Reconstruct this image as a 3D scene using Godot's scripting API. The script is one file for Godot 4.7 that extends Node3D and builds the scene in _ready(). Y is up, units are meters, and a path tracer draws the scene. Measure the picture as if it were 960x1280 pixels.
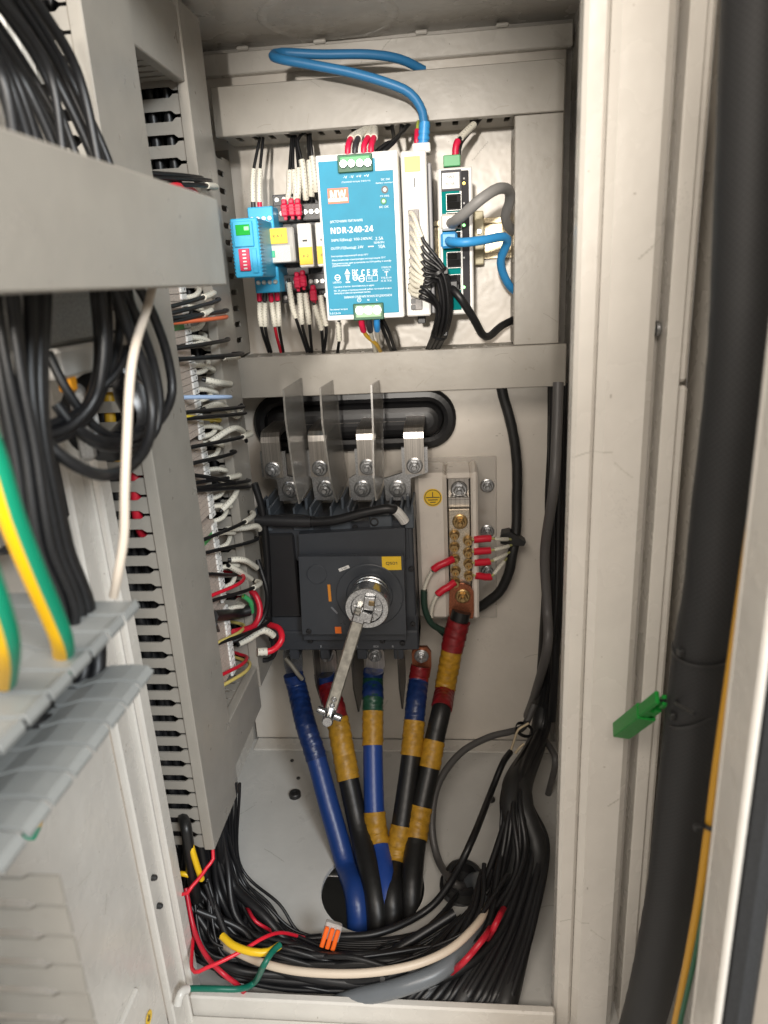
extends Node3D

var mats := {}
var tex := {}
var used := {}
var rng := RandomNumberGenerator.new()

# ---------------------------------------------------------------- materials
func noise_img(kind: String, freq: float, lo: float, hi: float, size := 512, sd := 3, oct := 4) -> Image:
	var n := FastNoiseLite.new()
	n.seed = sd
	n.frequency = freq
	n.fractal_octaves = oct
	n.noise_type = FastNoiseLite.TYPE_SIMPLEX_SMOOTH
	if kind == "cell":
		n.noise_type = FastNoiseLite.TYPE_CELLULAR
	var im := n.get_seamless_image(size, size)
	im.convert(Image.FORMAT_RGB8)
	for y in size:
		for x in size:
			var g: float = lerpf(lo, hi, im.get_pixel(x, y).r)
			im.set_pixel(x, y, Color(g, g, g))
	return im

func make_textures() -> void:
	# faint handling marks and uneven pigment (colour), uneven gloss, orange peel (relief), specks of dust
	var sm := noise_img("", 0.010, 0.95, 1.0, 512, 5, 5)
	var r := RandomNumberGenerator.new()
	r.seed = 77
	for i in 45:
		var x := r.randi_range(2, 508)
		var y := r.randi_range(2, 508)
		var g := r.randf_range(0.62, 0.82)
		var l := r.randi_range(1, 3)
		for k in l:
			sm.set_pixel(x + (k if i % 3 == 0 else 0), y + (k if i % 3 == 1 else 0), Color(g, g * 0.98, g * 0.95))
	for i in 16:                                  # hairline scratches and rubbed patches
		var p := Vector2(r.randf_range(20, 490), r.randf_range(20, 490))
		var dv := Vector2.from_angle(r.randf_range(0, TAU))
		var g := r.randf_range(0.80, 0.92)
		for k in r.randi_range(8, 46):
			p += dv
			dv = dv.rotated(r.randf_range(-0.06, 0.06))
			if p.x > 1 and p.y > 1 and p.x < 510 and p.y < 510:
				sm.set_pixel(int(p.x), int(p.y), Color(g, g, g * 0.98))
	for i in 10:                                  # finger marks: clusters of darker dots
		var c := Vector2(r.randf_range(20, 490), r.randf_range(20, 490))
		for k in 60:
			var q := c + Vector2(r.randfn(0, 5), r.randfn(0, 9))
			if q.x > 1 and q.y > 1 and q.x < 510 and q.y < 510:
				var old := sm.get_pixel(int(q.x), int(q.y)) * 0.95
				old.a = 1.0
				sm.set_pixel(int(q.x), int(q.y), old)
	tex.smudge = ImageTexture.create_from_image(sm)
	tex.gloss = ImageTexture.create_from_image(noise_img("", 0.012, 0.6, 1.0, 512, 9, 5))
	var pe := noise_img("", 0.05, 0.0, 1.0, 512, 15, 2)
	pe.bump_map_to_normal_map(1.2)
	tex.peel = ImageTexture.create_from_image(pe)
	tex.grain = ImageTexture.create_from_image(noise_img("", 0.06, 0.72, 1.0, 256, 21, 3))
	# lengthwise scratches of brushed metal
	var br := Image.create(256, 256, false, Image.FORMAT_RGB8)
	for x in 256:
		var g := r.randf_range(0.75, 1.0)
		for y in 256:
			var q: float = clampf(g + r.randf_range(-0.05, 0.05), 0, 1)
			br.set_pixel(x, y, Color(q, q, q))
	tex.brushed = ImageTexture.create_from_image(br)
	# stretched, creased tape: dirty streaks
	var tp := noise_img("", 0.03, 0.66, 1.0, 256, 31, 5)
	for i in 26:
		var x := r.randi_range(0, 255)
		var y := r.randi_range(0, 255)
		for k in r.randi_range(4, 26):
			tp.set_pixel((x + k) % 256, (y + int(k * 0.15)) % 256, Color(0.3, 0.27, 0.22))
	tex.tape = ImageTexture.create_from_image(tp)
	# woven sleeve of the conduit: crossed threads
	var wv := Image.create(64, 64, false, Image.FORMAT_RGB8)
	for y in 64:
		for x in 64:
			var over: bool = (int(x / 8) + int(y / 8)) % 2 == 0
			var q: float = 0.55 + 0.45 * (sin((x + y) * PI / 4.0) if over else sin((x - y) * PI / 4.0)) * 0.5 + 0.2
			wv.set_pixel(x, y, Color(q, q, q))
	tex.weave = ImageTexture.create_from_image(wv)
	# printed wire marker: short dark strokes in rows
	var sl := Image.create(64, 128, false, Image.FORMAT_RGB8)
	sl.fill(Color(0.95, 0.94, 0.9))
	for row in 4:
		var y := 6
		while y < 120:
			var h := r.randi_range(4, 9)
			sl.fill_rect(Rect2i(row * 16 + 4, y, r.randi_range(3, 8), 2), Color(0.60, 0.60, 0.60))
			sl.fill_rect(Rect2i(row * 16 + 4 + r.randi_range(0, 5), y, 2, h), Color(0.60, 0.60, 0.60))
			y += h + r.randi_range(9, 16)
	tex.sleeve = ImageTexture.create_from_image(sl)

func m(key: String, r: float, g: float, b: float, rough := 0.5, metal := 0.0, o := {}) -> StandardMaterial3D:
	if mats.has(key):
		return mats[key]
	var a := StandardMaterial3D.new()
	a.resource_name = key
	a.albedo_color = Color(r, g, b).linear_to_srgb()
	a.roughness = rough
	a.metallic = metal
	if o.has("spec"): a.metallic_specular = o.spec
	if o.has("tex"):
		a.albedo_texture = tex[o.tex]
		if not o.has("uv"):
			a.uv1_triplanar = true
			a.uv1_world_triplanar = true
		var s: float = o.get("scale", 4.0)
		a.uv1_scale = Vector3(s, s, s)
	if o.has("peel"):
		a.normal_enabled = true
		a.normal_texture = tex.peel
		a.normal_scale = o.peel
	if o.has("gloss"):
		a.roughness_texture = tex.gloss
	if o.has("coat"):
		a.clearcoat_enabled = true
		a.clearcoat = o.coat
		a.clearcoat_roughness = 0.12
	if o.has("alpha"):
		a.transparency = BaseMaterial3D.TRANSPARENCY_ALPHA
		a.albedo_color.a = o.alpha
	if o.has("glow"):
		a.emission_enabled = true
		a.emission = a.albedo_color
		a.emission_energy_multiplier = o.glow
	mats[key] = a
	return a

# ---------------------------------------------------------------- shapes
func ns() -> SurfaceTool:
	var st := SurfaceTool.new()
	st.begin(Mesh.PRIMITIVE_TRIANGLES)
	return st

func face(st: SurfaceTool, p: Array, n: Vector3) -> void:
	var w: Vector3 = (p[1] - p[0]).cross(p[2] - p[0])
	var flip := w.dot(n) > 0.0
	for i in range(1, p.size() - 1):
		var t := [p[0], p[i + 1], p[i]] if flip else [p[0], p[i], p[i + 1]]
		for q in t:
			st.set_normal(n)
			st.set_uv(Vector2(q.x + q.z, q.y))
			st.add_vertex(q)

func abox(st: SurfaceTool, c: Vector3, s: Vector3, bev := 0.0006, b := Basis()) -> void:
	var h := s * 0.5
	bev = minf(bev, minf(h.x, minf(h.y, h.z)) * 0.6)
	var i := h - Vector3.ONE * bev
	for ax in 3:
		var u := (ax + 1) % 3
		var v := (ax + 2) % 3
		for sg in [-1.0, 1.0]:
			var n := Vector3.ZERO
			n[ax] = sg
			var q := []
			for k in [[-1, -1], [1, -1], [1, 1], [-1, 1]]:
				var p := Vector3.ZERO
				p[ax] = h[ax] * sg
				p[u] = i[u] * k[0]
				p[v] = i[v] * k[1]
				q.append(c + b * p)
			face(st, q, b * n)
		for sv in [-1.0, 1.0]:
			for sw in [-1.0, 1.0]:
				var q := []
				for k in [[-1, 0], [1, 0], [1, 1], [-1, 1]]:
					var p := Vector3.ZERO
					p[ax] = i[ax] * k[0]
					p[u] = (h[u] if k[1] == 0 else i[u]) * sv
					p[v] = (i[v] if k[1] == 0 else h[v]) * sw
					q.append(c + b * p)
				var n := Vector3.ZERO
				n[u] = sv
				n[v] = sw
				face(st, q, b * n.normalized())
	for x in [-1.0, 1.0]:
		for y in [-1.0, 1.0]:
			for z in [-1.0, 1.0]:
				var sg := Vector3(x, y, z)
				face(st, [c + b * Vector3(h.x * x, i.y * y, i.z * z), c + b * Vector3(i.x * x, h.y * y, i.z * z), c + b * Vector3(i.x * x, i.y * y, h.z * z)], b * sg.normalized())

func curve(p: Array, step := 0.006) -> PackedVector3Array:
	var out := PackedVector3Array()
	if p.size() == 2:
		var nn := maxi(2, int(p[0].distance_to(p[1]) / step))
		for k in nn + 1:
			out.append(p[0].lerp(p[1], float(k) / nn))
		return out
	for i in p.size() - 1:
		var a: Vector3 = p[i - 1] if i > 0 else p[0] * 2.0 - p[1]
		var d: Vector3 = p[i + 2] if i + 2 < p.size() else p[i + 1] * 2.0 - p[i]
		var b: Vector3 = p[i]
		var c: Vector3 = p[i + 1]
		var n := maxi(2, int(b.distance_to(c) / step))
		for k in n:
			var t := float(k) / n
			out.append(0.5 * (2.0 * b + (c - a) * t + (2.0 * a - 5.0 * b + 4.0 * c - d) * t * t + (3.0 * b - a - 3.0 * c + d) * t * t * t))
	out.append(p[p.size() - 1])
	return out

func cut(p: PackedVector3Array, t0: float, t1: float) -> PackedVector3Array:
	var total := 0.0
	for i in p.size() - 1:
		total += p[i].distance_to(p[i + 1])
	var out := PackedVector3Array()
	var run := 0.0
	for i in p.size() - 1:
		var l := p[i].distance_to(p[i + 1])
		var a := run / total
		var b := (run + l) / total
		if b > t0 and a < t1:
			if out.is_empty():
				out.append(p[i].lerp(p[i + 1], clampf((t0 - a) / maxf(b - a, 1e-9), 0, 1)))
			out.append(p[i].lerp(p[i + 1], clampf((t1 - a) / maxf(b - a, 1e-9), 0, 1)))
		run += l
	return out

# a round tube along points; rough > 0 makes its radius uneven (wound tape), flat < 1 squashes it
func atube(st: SurfaceTool, p: PackedVector3Array, r: float, sides := 10, rough := 0.0, r_end := -1.0, flat := 1.0) -> void:
	if p.size() < 2:
		return
	var t := (p[1] - p[0]).normalized()
	var u := t.cross(Vector3.UP if absf(t.y) < 0.9 else Vector3.RIGHT).normalized()
	var rings := []
	var norms := []
	var vs := []
	var run := 0.0
	for i in p.size():
		var tn := (p[mini(i + 1, p.size() - 1)] - p[maxi(i - 1, 0)]).normalized()
		if tn.length() < 0.5:
			tn = t
		u = (u - tn * u.dot(tn)).normalized()
		var v := tn.cross(u)
		if i > 0:
			run += p[i].distance_to(p[i - 1])
		vs.append(run)
		var rr: float = r if r_end < 0.0 else lerpf(r, r_end, float(i) / (p.size() - 1))
		var ring := []
		var nm := []
		for k in sides:
			var an := TAU * k / sides
			var d := u * cos(an) + v * sin(an)
			var q: float = rr
			if rough > 0.0:
				var wrap := fposmod(run / 0.0085 + an / TAU, 1.0)
				q *= 1.0 + rough * ((wrap - 0.5) * 1.1 + rng.randf_range(-0.35, 0.35))
			ring.append(p[i] + u * cos(an) * q + v * sin(an) * q * flat)
			nm.append(d)
		rings.append(ring)
		norms.append(nm)
		t = tn
	if rough > 0.0:
		for i in p.size():
			for k in sides:
				var e1: Vector3 = rings[i][(k + 1) % sides] - rings[i][(k + sides - 1) % sides]
				var e2: Vector3 = rings[mini(i + 1, p.size() - 1)][k] - rings[maxi(i - 1, 0)][k]
				var nn := e1.cross(e2).normalized()
				if nn.length() > 0.5:
					norms[i][k] = nn if nn.dot(norms[i][k]) > 0.0 else -nn
	for i in p.size() - 1:
		for k in sides:
			var k2 := (k + 1) % sides
			for c in [[i, k, 0], [i + 1, k, 0], [i + 1, k2, 1], [i, k, 0], [i + 1, k2, 1], [i, k2, 1]]:
				st.set_normal(norms[c[0]][c[1]])
				st.set_uv(Vector2(float(k + c[2]) / sides, vs[c[0]] / (TAU * r)))
				st.add_vertex(rings[c[0]][c[1]])
	face(st, rings[0], (p[0] - p[1]).normalized())
	face(st, rings[p.size() - 1], (p[p.size() - 1] - p[p.size() - 2]).normalized())

# turned shape: profile of (radius, height) along axis from c
func alathe(st: SurfaceTool, c: Vector3, axis: Vector3, prof: Array, seg := 20, turn := 0.0) -> void:
	var w := axis.normalized()
	var u := w.cross(Vector3.UP if absf(w.y) < 0.9 else Vector3.RIGHT).normalized()
	var v := w.cross(u)
	for i in prof.size() - 1:
		var a: Vector2 = prof[i]
		var b: Vector2 = prof[i + 1]
		var d := b - a
		if d.length() < 1e-7:
			continue
		for k in seg:
			var a0 := TAU * k / seg + turn
			var a1 := TAU * (k + 1) / seg + turn
			var am := (a0 + a1) * 0.5
			var smooth := seg > 8
			var n2 := Vector2(d.y, -d.x).normalized()
			var fn := func(an: float) -> Vector3: return ((u * cos(an) + v * sin(an)) * n2.x + w * n2.y).normalized()
			var at := func(q: Vector2, an: float) -> Vector3: return c + (u * cos(an) + v * sin(an)) * q.x + w * q.y
			var pts := [at.call(a, a0), at.call(a, a1), at.call(b, a1), at.call(b, a0)]
			var nn := [fn.call(a0), fn.call(a1), fn.call(a1), fn.call(a0)] if smooth else [fn.call(am), fn.call(am), fn.call(am), fn.call(am)]
			var cr: Vector3 = (pts[1] - pts[0]).cross(pts[2] - pts[0]) + (pts[2] - pts[0]).cross(pts[3] - pts[0])
			var order := [0, 2, 1, 0, 3, 2] if cr.dot(nn[0] + nn[1]) > 0.0 else [0, 1, 2, 0, 2, 3]
			for o in order:
				st.set_normal(nn[o])
				st.set_uv(Vector2(float(k) / seg, float(i) / prof.size()))
				st.add_vertex(pts[o])

# polygon in the plane (ex, ey) at c, thickness d along ez (towards -ez)
func aprism(st: SurfaceTool, c: Vector3, poly: PackedVector2Array, d: float, ex := Vector3.RIGHT, ey := Vector3.UP) -> void:
	var ez := ex.cross(ey).normalized()
	var tri := Geometry2D.triangulate_polygon(poly)
	for off in [0.0, -d]:
		var n := ez if off == 0.0 else -ez
		for i in range(0, tri.size(), 3):
			var q := []
			for k in 3:
				var p: Vector2 = poly[tri[i + k]]
				q.append(c + ex * p.x + ey * p.y + ez * off)
			face(st, q, n)
	var cw := Geometry2D.is_polygon_clockwise(poly)
	for i in poly.size():
		var a: Vector2 = poly[i]
		var b: Vector2 = poly[(i + 1) % poly.size()]
		var e := b - a
		var n2 := Vector2(-e.y, e.x) if cw else Vector2(e.y, -e.x)
		var pa := c + ex * a.x + ey * a.y
		var pb := c + ex * b.x + ey * b.y
		face(st, [pa, pb, pb - ez * d, pa - ez * d], (ex * n2.x + ey * n2.y).normalized())

func oval(rx: float, ry: float, n := 24, cx := 0.0, cy := 0.0) -> PackedVector2Array:
	var o := PackedVector2Array()
	for i in n:
		o.append(Vector2(cx + cos(TAU * i / n) * rx, cy + sin(TAU * i / n) * ry))
	return o

func slot_shape(w: float, h: float, r: float, n := 8) -> PackedVector2Array:
	var o := PackedVector2Array()
	for q in [[1, 1, 0], [-1, 1, 1], [-1, -1, 2], [1, -1, 3]]:
		for i in n + 1:
			var an: float = PI / 2 * (q[2] + float(i) / n)
			o.append(Vector2(q[0] * (w / 2 - r) + cos(an) * r, q[1] * (h / 2 - r) + sin(an) * r))
	return o

# ---------------------------------------------------------------- scene tree
func numbered(called: String) -> String:
	if not used.has(called):
		used[called] = 0
		return called
	used[called] += 1
	return "%s_%03d" % [called, used[called]]

func wpos(n: Node) -> Vector3:
	var p := Vector3.ZERO
	while n != null and n != self:
		p += n.position
		n = n.get_parent()
	return p

func tag(o: Node, label: String, category: String, group := "") -> Node:
	o.set_meta("label", label)
	o.set_meta("category", category)
	if group != "":
		o.set_meta("group", group)
	return o

func thing(called: String, label: String, category: String, at: Vector3, group := "") -> Node3D:
	var o := Node3D.new()
	o.name = numbered(called)
	add_child(o)
	o.position = at
	tag(o, label, category, group)
	return o

func part(parent: Node, called: String, st: SurfaceTool, mat: Material) -> MeshInstance3D:
	var o := MeshInstance3D.new()
	o.name = called
	o.mesh = st.commit()
	o.mesh.surface_set_material(0, mat)
	o.cast_shadow = GeometryInstance3D.SHADOW_CASTING_SETTING_ON
	parent.add_child(o, true)
	o.position = -wpos(parent)
	return o

func put(parent: Node, called: String, mesh: Mesh, at: Vector3, b := Basis()) -> MeshInstance3D:
	var o := MeshInstance3D.new()
	o.name = called
	o.mesh = mesh
	parent.add_child(o, true)
	o.transform = Transform3D(b, at - wpos(parent))
	return o

func box(parent: Node, called: String, c: Vector3, s: Vector3, mat: Material, bev := 0.0006, b := Basis()) -> MeshInstance3D:
	var st := ns()
	abox(st, c, s, bev, b)
	return part(parent, called, st, mat)

func mesh_of(st: SurfaceTool, mat: Material) -> ArrayMesh:
	var me: ArrayMesh = st.commit()
	me.surface_set_material(0, mat)
	return me

func single(called: String, st: SurfaceTool, mat: Material, at: Vector3, label: String, category: String, group := "") -> MeshInstance3D:
	# a thing of one mesh: vertices are re-based on its own origin
	var me: ArrayMesh = st.commit()
	var arr := me.surface_get_arrays(0)
	var vs: PackedVector3Array = arr[Mesh.ARRAY_VERTEX]
	for i in vs.size():
		vs[i] -= at
	arr[Mesh.ARRAY_VERTEX] = vs
	var m2 := ArrayMesh.new()
	m2.add_surface_from_arrays(Mesh.PRIMITIVE_TRIANGLES, arr)
	m2.surface_set_material(0, mat)
	var o := MeshInstance3D.new()
	o.name = numbered(called)
	o.mesh = m2
	add_child(o)
	o.position = at
	tag(o, label, category, group)
	return o

# a wire; bits = [[from, to, part name, material, radius factor], ...] along its length
func wire(called: String, label: String, group: String, pts: Array, r: float, mat: Material, bits := [], category := "wire", sides := 8) -> Node3D:
	var p := curve(pts, maxf(0.004, r * 1.2))
	var st := ns()
	atube(st, p, r, sides)
	if bits.is_empty():
		return single(called, st, mat, p[0], label, category, group)
	var t := thing(called, label, category, p[0], group)
	part(t, "insulation", st, mat)
	for b in bits:
		var s2 := ns()
		atube(s2, cut(p, b[0], b[1]), r * b[4], sides + 2)
		part(t, b[2], s2, b[3])
	return t

func text(parent: Node, words: String, c: Vector3, w: float, h: float, mat: Material, bold := false, called := "lettering", ex := Vector3.RIGHT, ey := Vector3.UP) -> MeshInstance3D:
	var tm := TextMesh.new()
	var f := SystemFont.new()
	f.font_names = PackedStringArray(["Droid Sans"])
	f.font_weight = 700 if bold else 400
	tm.font = f
	tm.text = words
	tm.font_size = 24
	tm.pixel_size = 0.001
	tm.depth = 0.004
	tm.curve_step = 2.0
	tm.material = mat
	var bb := tm.get_aabb()
	var o := MeshInstance3D.new()
	o.name = called
	o.mesh = tm
	parent.add_child(o, true)
	var sx: float = w / maxf(bb.size.x, 1e-5)
	var sy: float = h / maxf(bb.size.y, 1e-5)
	var ez := ex.cross(ey)
	o.transform = Transform3D(Basis(ex * sx, ey * sy, ez * 0.06), c - wpos(parent) - ex * sx * bb.get_center().x - ey * sy * bb.get_center().y)
	return o

# hexagon bolt with washer and a threaded end, axis towards +z unless given
func abolt(st: SurfaceTool, c: Vector3, r: float, axis := Vector3.BACK) -> void:
	alathe(st, c, axis, [Vector2(r * 1.5, 0), Vector2(r * 1.5, r * 0.2), Vector2(r * 1.25, r * 0.32), Vector2(r * 1.25, r * 0.5), Vector2(0, r * 0.5)], 20)
	alathe(st, c + axis * r * 0.5, axis, [Vector2(r, 0), Vector2(r, r * 0.65), Vector2(r * 0.86, r * 0.8), Vector2(r * 0.5, r * 0.8)], 6)
	alathe(st, c + axis * r * 0.5, axis, [Vector2(r * 0.52, 0), Vector2(r * 0.52, r * 1.5), Vector2(r * 0.4, r * 1.65), Vector2(0, r * 1.65)], 14)

# pan head screw with a slot
func ascrew(st: SurfaceTool, c: Vector3, r: float, axis := Vector3.BACK) -> void:
	alathe(st, c, axis, [Vector2(r, 0), Vector2(r, r * 0.35), Vector2(r * 0.8, r * 0.6), Vector2(r * 0.35, r * 0.62), Vector2(r * 0.3, r * 0.3), Vector2(0, r * 0.3)], 14)

# one finger of a slotted trunking wall, standing on y = 0 and reaching to y = len; width along x is the pitch
func finger_mesh(pitch: float, length: float, slot: float, foot: float, thick: float, mat: Material) -> ArrayMesh:
	var a := pitch / 2
	var s := slot / 2
	var neck := slot * 0.16
	var q := PackedVector2Array([Vector2(-a, 0), Vector2(a, 0)])
	for i in 5:                                # rounded slot end, right half
		var an := PI / 2 * i / 4.0
		q.append(Vector2(a - s * sin(an), foot + s - s * cos(an)))
	q.append(Vector2(a - s, length - 0.0135))
	q.append(Vector2(a - neck, length - 0.0105))
	q.append(Vector2(a - neck, length))
	q.append(Vector2(-a + neck, length))
	q.append(Vector2(-a + neck, length - 0.0105))
	q.append(Vector2(-a + s, length - 0.0135))
	for i in range(4, -1, -1):
		var an := PI / 2 * i / 4.0
		q.append(Vector2(-a + s * sin(an), foot + s - s * cos(an)))
	var clean := PackedVector2Array()
	for v in q:
		if clean.is_empty() or clean[clean.size() - 1].distance_to(v) > 1e-6:
			clean.append(v)
	var st := ns()
	aprism(st, Vector3(0, 0, thick / 2), clean, thick)
	return mesh_of(st, mat)

# slotted trunking along 'run' from o; 'out' points from its base to its cover, 'side' across. lens: length, width w, depth h
func duct(called: String, label: String, group: String, o: Vector3, run: Vector3, out: Vector3, side: Vector3, length: float, w: float, h: float, pitch: float, slots: Array, slot_w := 0.0046, foot := 0.022, covered := true) -> Node3D:
	var body := m("duct", 0.325, 0.302, 0.265, 0.55, 0.0, {"tex": "smudge", "scale": 7.0, "peel": 0.12})
	var lid := m("duct_cover", 0.325, 0.302, 0.265, 0.42, 0.0, {"tex": "smudge", "scale": 5.0, "peel": 0.1, "gloss": 1})
	var t := thing(called, label, "wiring duct", o, group)
	var b := Basis(run, out, side)
	box(t, "base", o + run * length / 2 + out * 0.001, Vector3(length, 0.002, w - 0.004), body, 0.0003, b)
	if covered:
		var st := ns()
		abox(st, o + run * length / 2 + out * (h - 0.001), Vector3(length, 0.0022, w), 0.0009, b)
		for s in [-1, 1]:
			abox(st, o + run * length / 2 + out * (h - 0.0045) + side * s * (w / 2 - 0.0006), Vector3(length, 0.0068, 0.0014), 0.0004, b)
		part(t, "cover", st, lid)
	var fm := finger_mesh(pitch, h - 0.004, slot_w, foot, 0.0014, body)
	for s in [-1, 1]:
		var at: Vector3 = o + side * s * (w / 2 - 0.0022)
		if slots.has(s):
			var n := int(length / pitch)
			for i in n:
				put(t, "finger", fm, at + run * (pitch * (i + 0.5)) + out * 0.002, Basis(run, out, run.cross(out)))
		else:
			box(t, "side", at + run * length / 2 + out * h / 2, Vector3(length, h - 0.006, 0.0014), body, 0.0003, b)
	return t

# ================================================================ the scene
func _ready() -> void:
	rng.seed = 11
	# ---- camera
	var cam := Camera3D.new()
	cam.name = "camera"
	cam.position = Vector3(0, 0.530, 0.725)
	cam.rotation_degrees = Vector3(-18.12, 6.02, -3.15)
	cam.fov = 71.75
	cam.near = 0.01
	cam.far = 60.0
	var at := CameraAttributesPhysical.new()
	at.frustum_focal_length = 16.594
	at.frustum_focus_distance = 0.62
	at.frustum_near = 0.01
	at.frustum_far = 60.0
	at.exposure_aperture = 6.2
	cam.attributes = at
	add_child(cam)
	cam.fov = 71.75
	cam.current = true
	# ---- surroundings and lamps
	var env := Environment.new()
	env.background_mode = Environment.BG_COLOR
	env.background_color = Color(0.60, 0.545, 0.485).linear_to_srgb()
	env.tonemap_mode = Environment.TONE_MAPPER_LINEAR
	env.tonemap_exposure = 1.0
	env.sdfgi_enabled = true
	env.ssao_enabled = true
	env.ssil_enabled = true
	var we := WorldEnvironment.new()
	we.name = "surroundings"
	we.environment = env
	add_child(we)
	# bright work lamp above the photographer's shoulder, aimed into the upper half of the cabinet
	var lamp := SpotLight3D.new()
	lamp.name = "work_lamp"
	add_child(lamp)
	lamp.look_at_from_position(Vector3(-0.09, 0.69, 1.70), Vector3(-0.068, 0.560, 0.0))
	lamp.light_energy = 2.7
	lamp.light_color = Color(1.0, 0.97, 0.93)
	lamp.light_size = 0.03
	lamp.spot_angle = 8.0
	lamp.spot_angle_attenuation = 1.0
	lamp.spot_range = 6.0
	lamp.spot_attenuation = 2.0
	lamp.shadow_enabled = true
	# the room's ceiling panel, in front of the open cabinet
	var panel := AreaLight3D.new()
	panel.name = "ceiling_panel_light"
	add_child(panel)
	panel.look_at_from_position(Vector3(0.72, 1.10, 1.45), Vector3(-0.10, 0.40, 0.20))
	panel.area_size = Vector2(0.5, 0.3)
	panel.light_energy = 2.3
	panel.light_color = Color(0.95, 0.98, 1.0)
	panel.area_range = 8.0
	panel.shadow_enabled = true
	# wide soft room light in front of and above the cabinet
	var soft := AreaLight3D.new()
	soft.name = "room_light"
	add_child(soft)
	soft.look_at_from_position(Vector3(-0.02, 0.98, 1.12), Vector3(-0.02, 0.45, 0.20))
	soft.area_size = Vector2(0.8, 0.3)
	soft.light_energy = 1.0
	soft.light_color = Color(1.0, 0.955, 0.905)
	soft.area_range = 8.0
	soft.shadow_enabled = true
	make_textures()
	build_cabinet()
	build_ducts()
	build_terminals()
	build_upper()
	build_switch()
	build_cables()
	build_doors()
	print("done")

func build_cabinet() -> void:
	var paint := m("cabinet_paint", 0.68, 0.648, 0.595, 0.34, 0.0, {"tex": "smudge", "scale": 3.0, "peel": 0.25, "gloss": 1})
	var plate := m("plate_paint", 0.72, 0.67, 0.60, 0.45, 0.0, {"tex": "smudge", "scale": 2.6, "peel": 0.3, "gloss": 1})
	var cab := thing("electrical_cabinet", "off-white painted steel cabinet standing open around all the wiring", "cabinet", Vector3(-0.07, -0.218, 0.17))
	box(cab, "mounting_plate", Vector3(-0.0715, 0.367, -0.001), Vector3(0.355, 0.73, 0.002), plate, 0.0006)
	box(cab, "back_wall", Vector3(-0.069, 0.36, -0.012), Vector3(0.37, 0.80, 0.004), paint)
	box(cab, "side_wall", Vector3(-0.256, 0.36, 0.16), Vector3(0.008, 0.80, 0.35), paint)
	box(cab, "side_wall", Vector3(0.116, 0.36, 0.16), Vector3(0.008, 0.80, 0.35), paint)
	# ceiling with a round knockout
	var roof := box(cab, "roof_panel", Vector3(-0.07, 0.741, 0.16), Vector3(0.376, 0.006, 0.35), paint)
	var st := ns()
	alathe(st, Vector3(-0.0947, 0.7380, 0.0517), Vector3.DOWN, [Vector2(0.058, 0), Vector2(0.057, 0.0007), Vector2(0.055, 0.0009), Vector2(0.053, 0.0007), Vector2(0.050, 0.0003), Vector2(0, 0.0003)], 48)
	part(roof, "knockout", st, paint)
	# rail welded along the top of the back wall
	st = ns()
	abox(st, Vector3(-0.07, 0.722, 0.004), Vector3(0.36, 0.018, 0.008), 0.001)
	for x in [-0.18, -0.11, -0.02, 0.05]:
		abox(st, Vector3(x, 0.7332, 0.007), Vector3(0.011, 0.0035, 0.004), 0.0012)
	part(cab, "back_rail", st, paint)
	# floor plate with the cable hole and a grommet hole cut out
	var fl := CSGCombiner3D.new()
	fl.name = "floor_plate"
	cab.add_child(fl, true)
	fl.position = -wpos(cab)
	var slab := CSGBox3D.new()
	slab.size = Vector3(0.366, 0.004, 0.335)
	slab.position = Vector3(-0.07, -0.002, 0.1675)
	slab.material = m("floor_paint", 0.60, 0.59, 0.56, 0.4, 0.0, {"tex": "smudge", "scale": 3.0, "peel": 0.2, "gloss": 1})
	fl.add_child(slab)
	for h in [[Vector3(-0.0828, 0.0000, 0.2194), 0.0475], [Vector3(-0.0008, 0.0000, 0.2145), 0.019]]:
		var c := CSGCylinder3D.new()
		c.radius = h[1]
		c.height = 0.05
		c.sides = 48
		c.operation = CSGShape3D.OPERATION_SUBTRACTION
		c.position = h[0]
		fl.add_child(c)
	box(cab, "floor_rail", Vector3(-0.07, 0.0012, 0.012), Vector3(0.355, 0.0024, 0.022), paint, 0.0006)
	# dim plinth below the floor, seen through the hole
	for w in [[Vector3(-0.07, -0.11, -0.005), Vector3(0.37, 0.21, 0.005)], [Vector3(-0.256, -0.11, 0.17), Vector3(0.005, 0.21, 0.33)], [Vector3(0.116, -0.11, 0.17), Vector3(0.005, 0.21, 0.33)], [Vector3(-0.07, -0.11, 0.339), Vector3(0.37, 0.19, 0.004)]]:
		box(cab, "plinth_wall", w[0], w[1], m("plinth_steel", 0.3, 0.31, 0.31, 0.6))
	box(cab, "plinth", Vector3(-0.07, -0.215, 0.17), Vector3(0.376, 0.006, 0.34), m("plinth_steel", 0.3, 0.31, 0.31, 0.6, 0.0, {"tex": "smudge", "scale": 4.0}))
	# front frame: a folded lip, a groove and a flat face on each side
	for s in [[0.0645, 1.0]]:
		st = ns()
		abox(st, Vector3(0.0705, 0.36, 0.329), Vector3(0.012, 0.82, 0.016), 0.0022)
		part(cab, "frame_lip", st, paint)
		st = ns()
		abox(st, Vector3(0.091, 0.36, 0.331), Vector3(0.0285, 0.82, 0.018), 0.004)
		part(cab, "frame_post", st, paint)
		box(cab, "frame_return", Vector3(0.092, 0.36, 0.316), Vector3(0.04, 0.80, 0.004), paint)
	st = ns()
	abox(st, Vector3(-0.233, 0.36, 0.329), Vector3(0.046, 0.82, 0.014), 0.0015)
	part(cab, "frame_post", st, paint)
	# bottom and top members
	st = ns()
	abox(st, Vector3(-0.073, 0.006, 0.3405), Vector3(0.2745, 0.026, 0.007), 0.0014)
	part(cab, "frame_lip", st, paint)
	box(cab, "frame_sill", Vector3(-0.073, -0.018, 0.368), Vector3(0.30, 0.04, 0.047), paint, 0.002)
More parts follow.
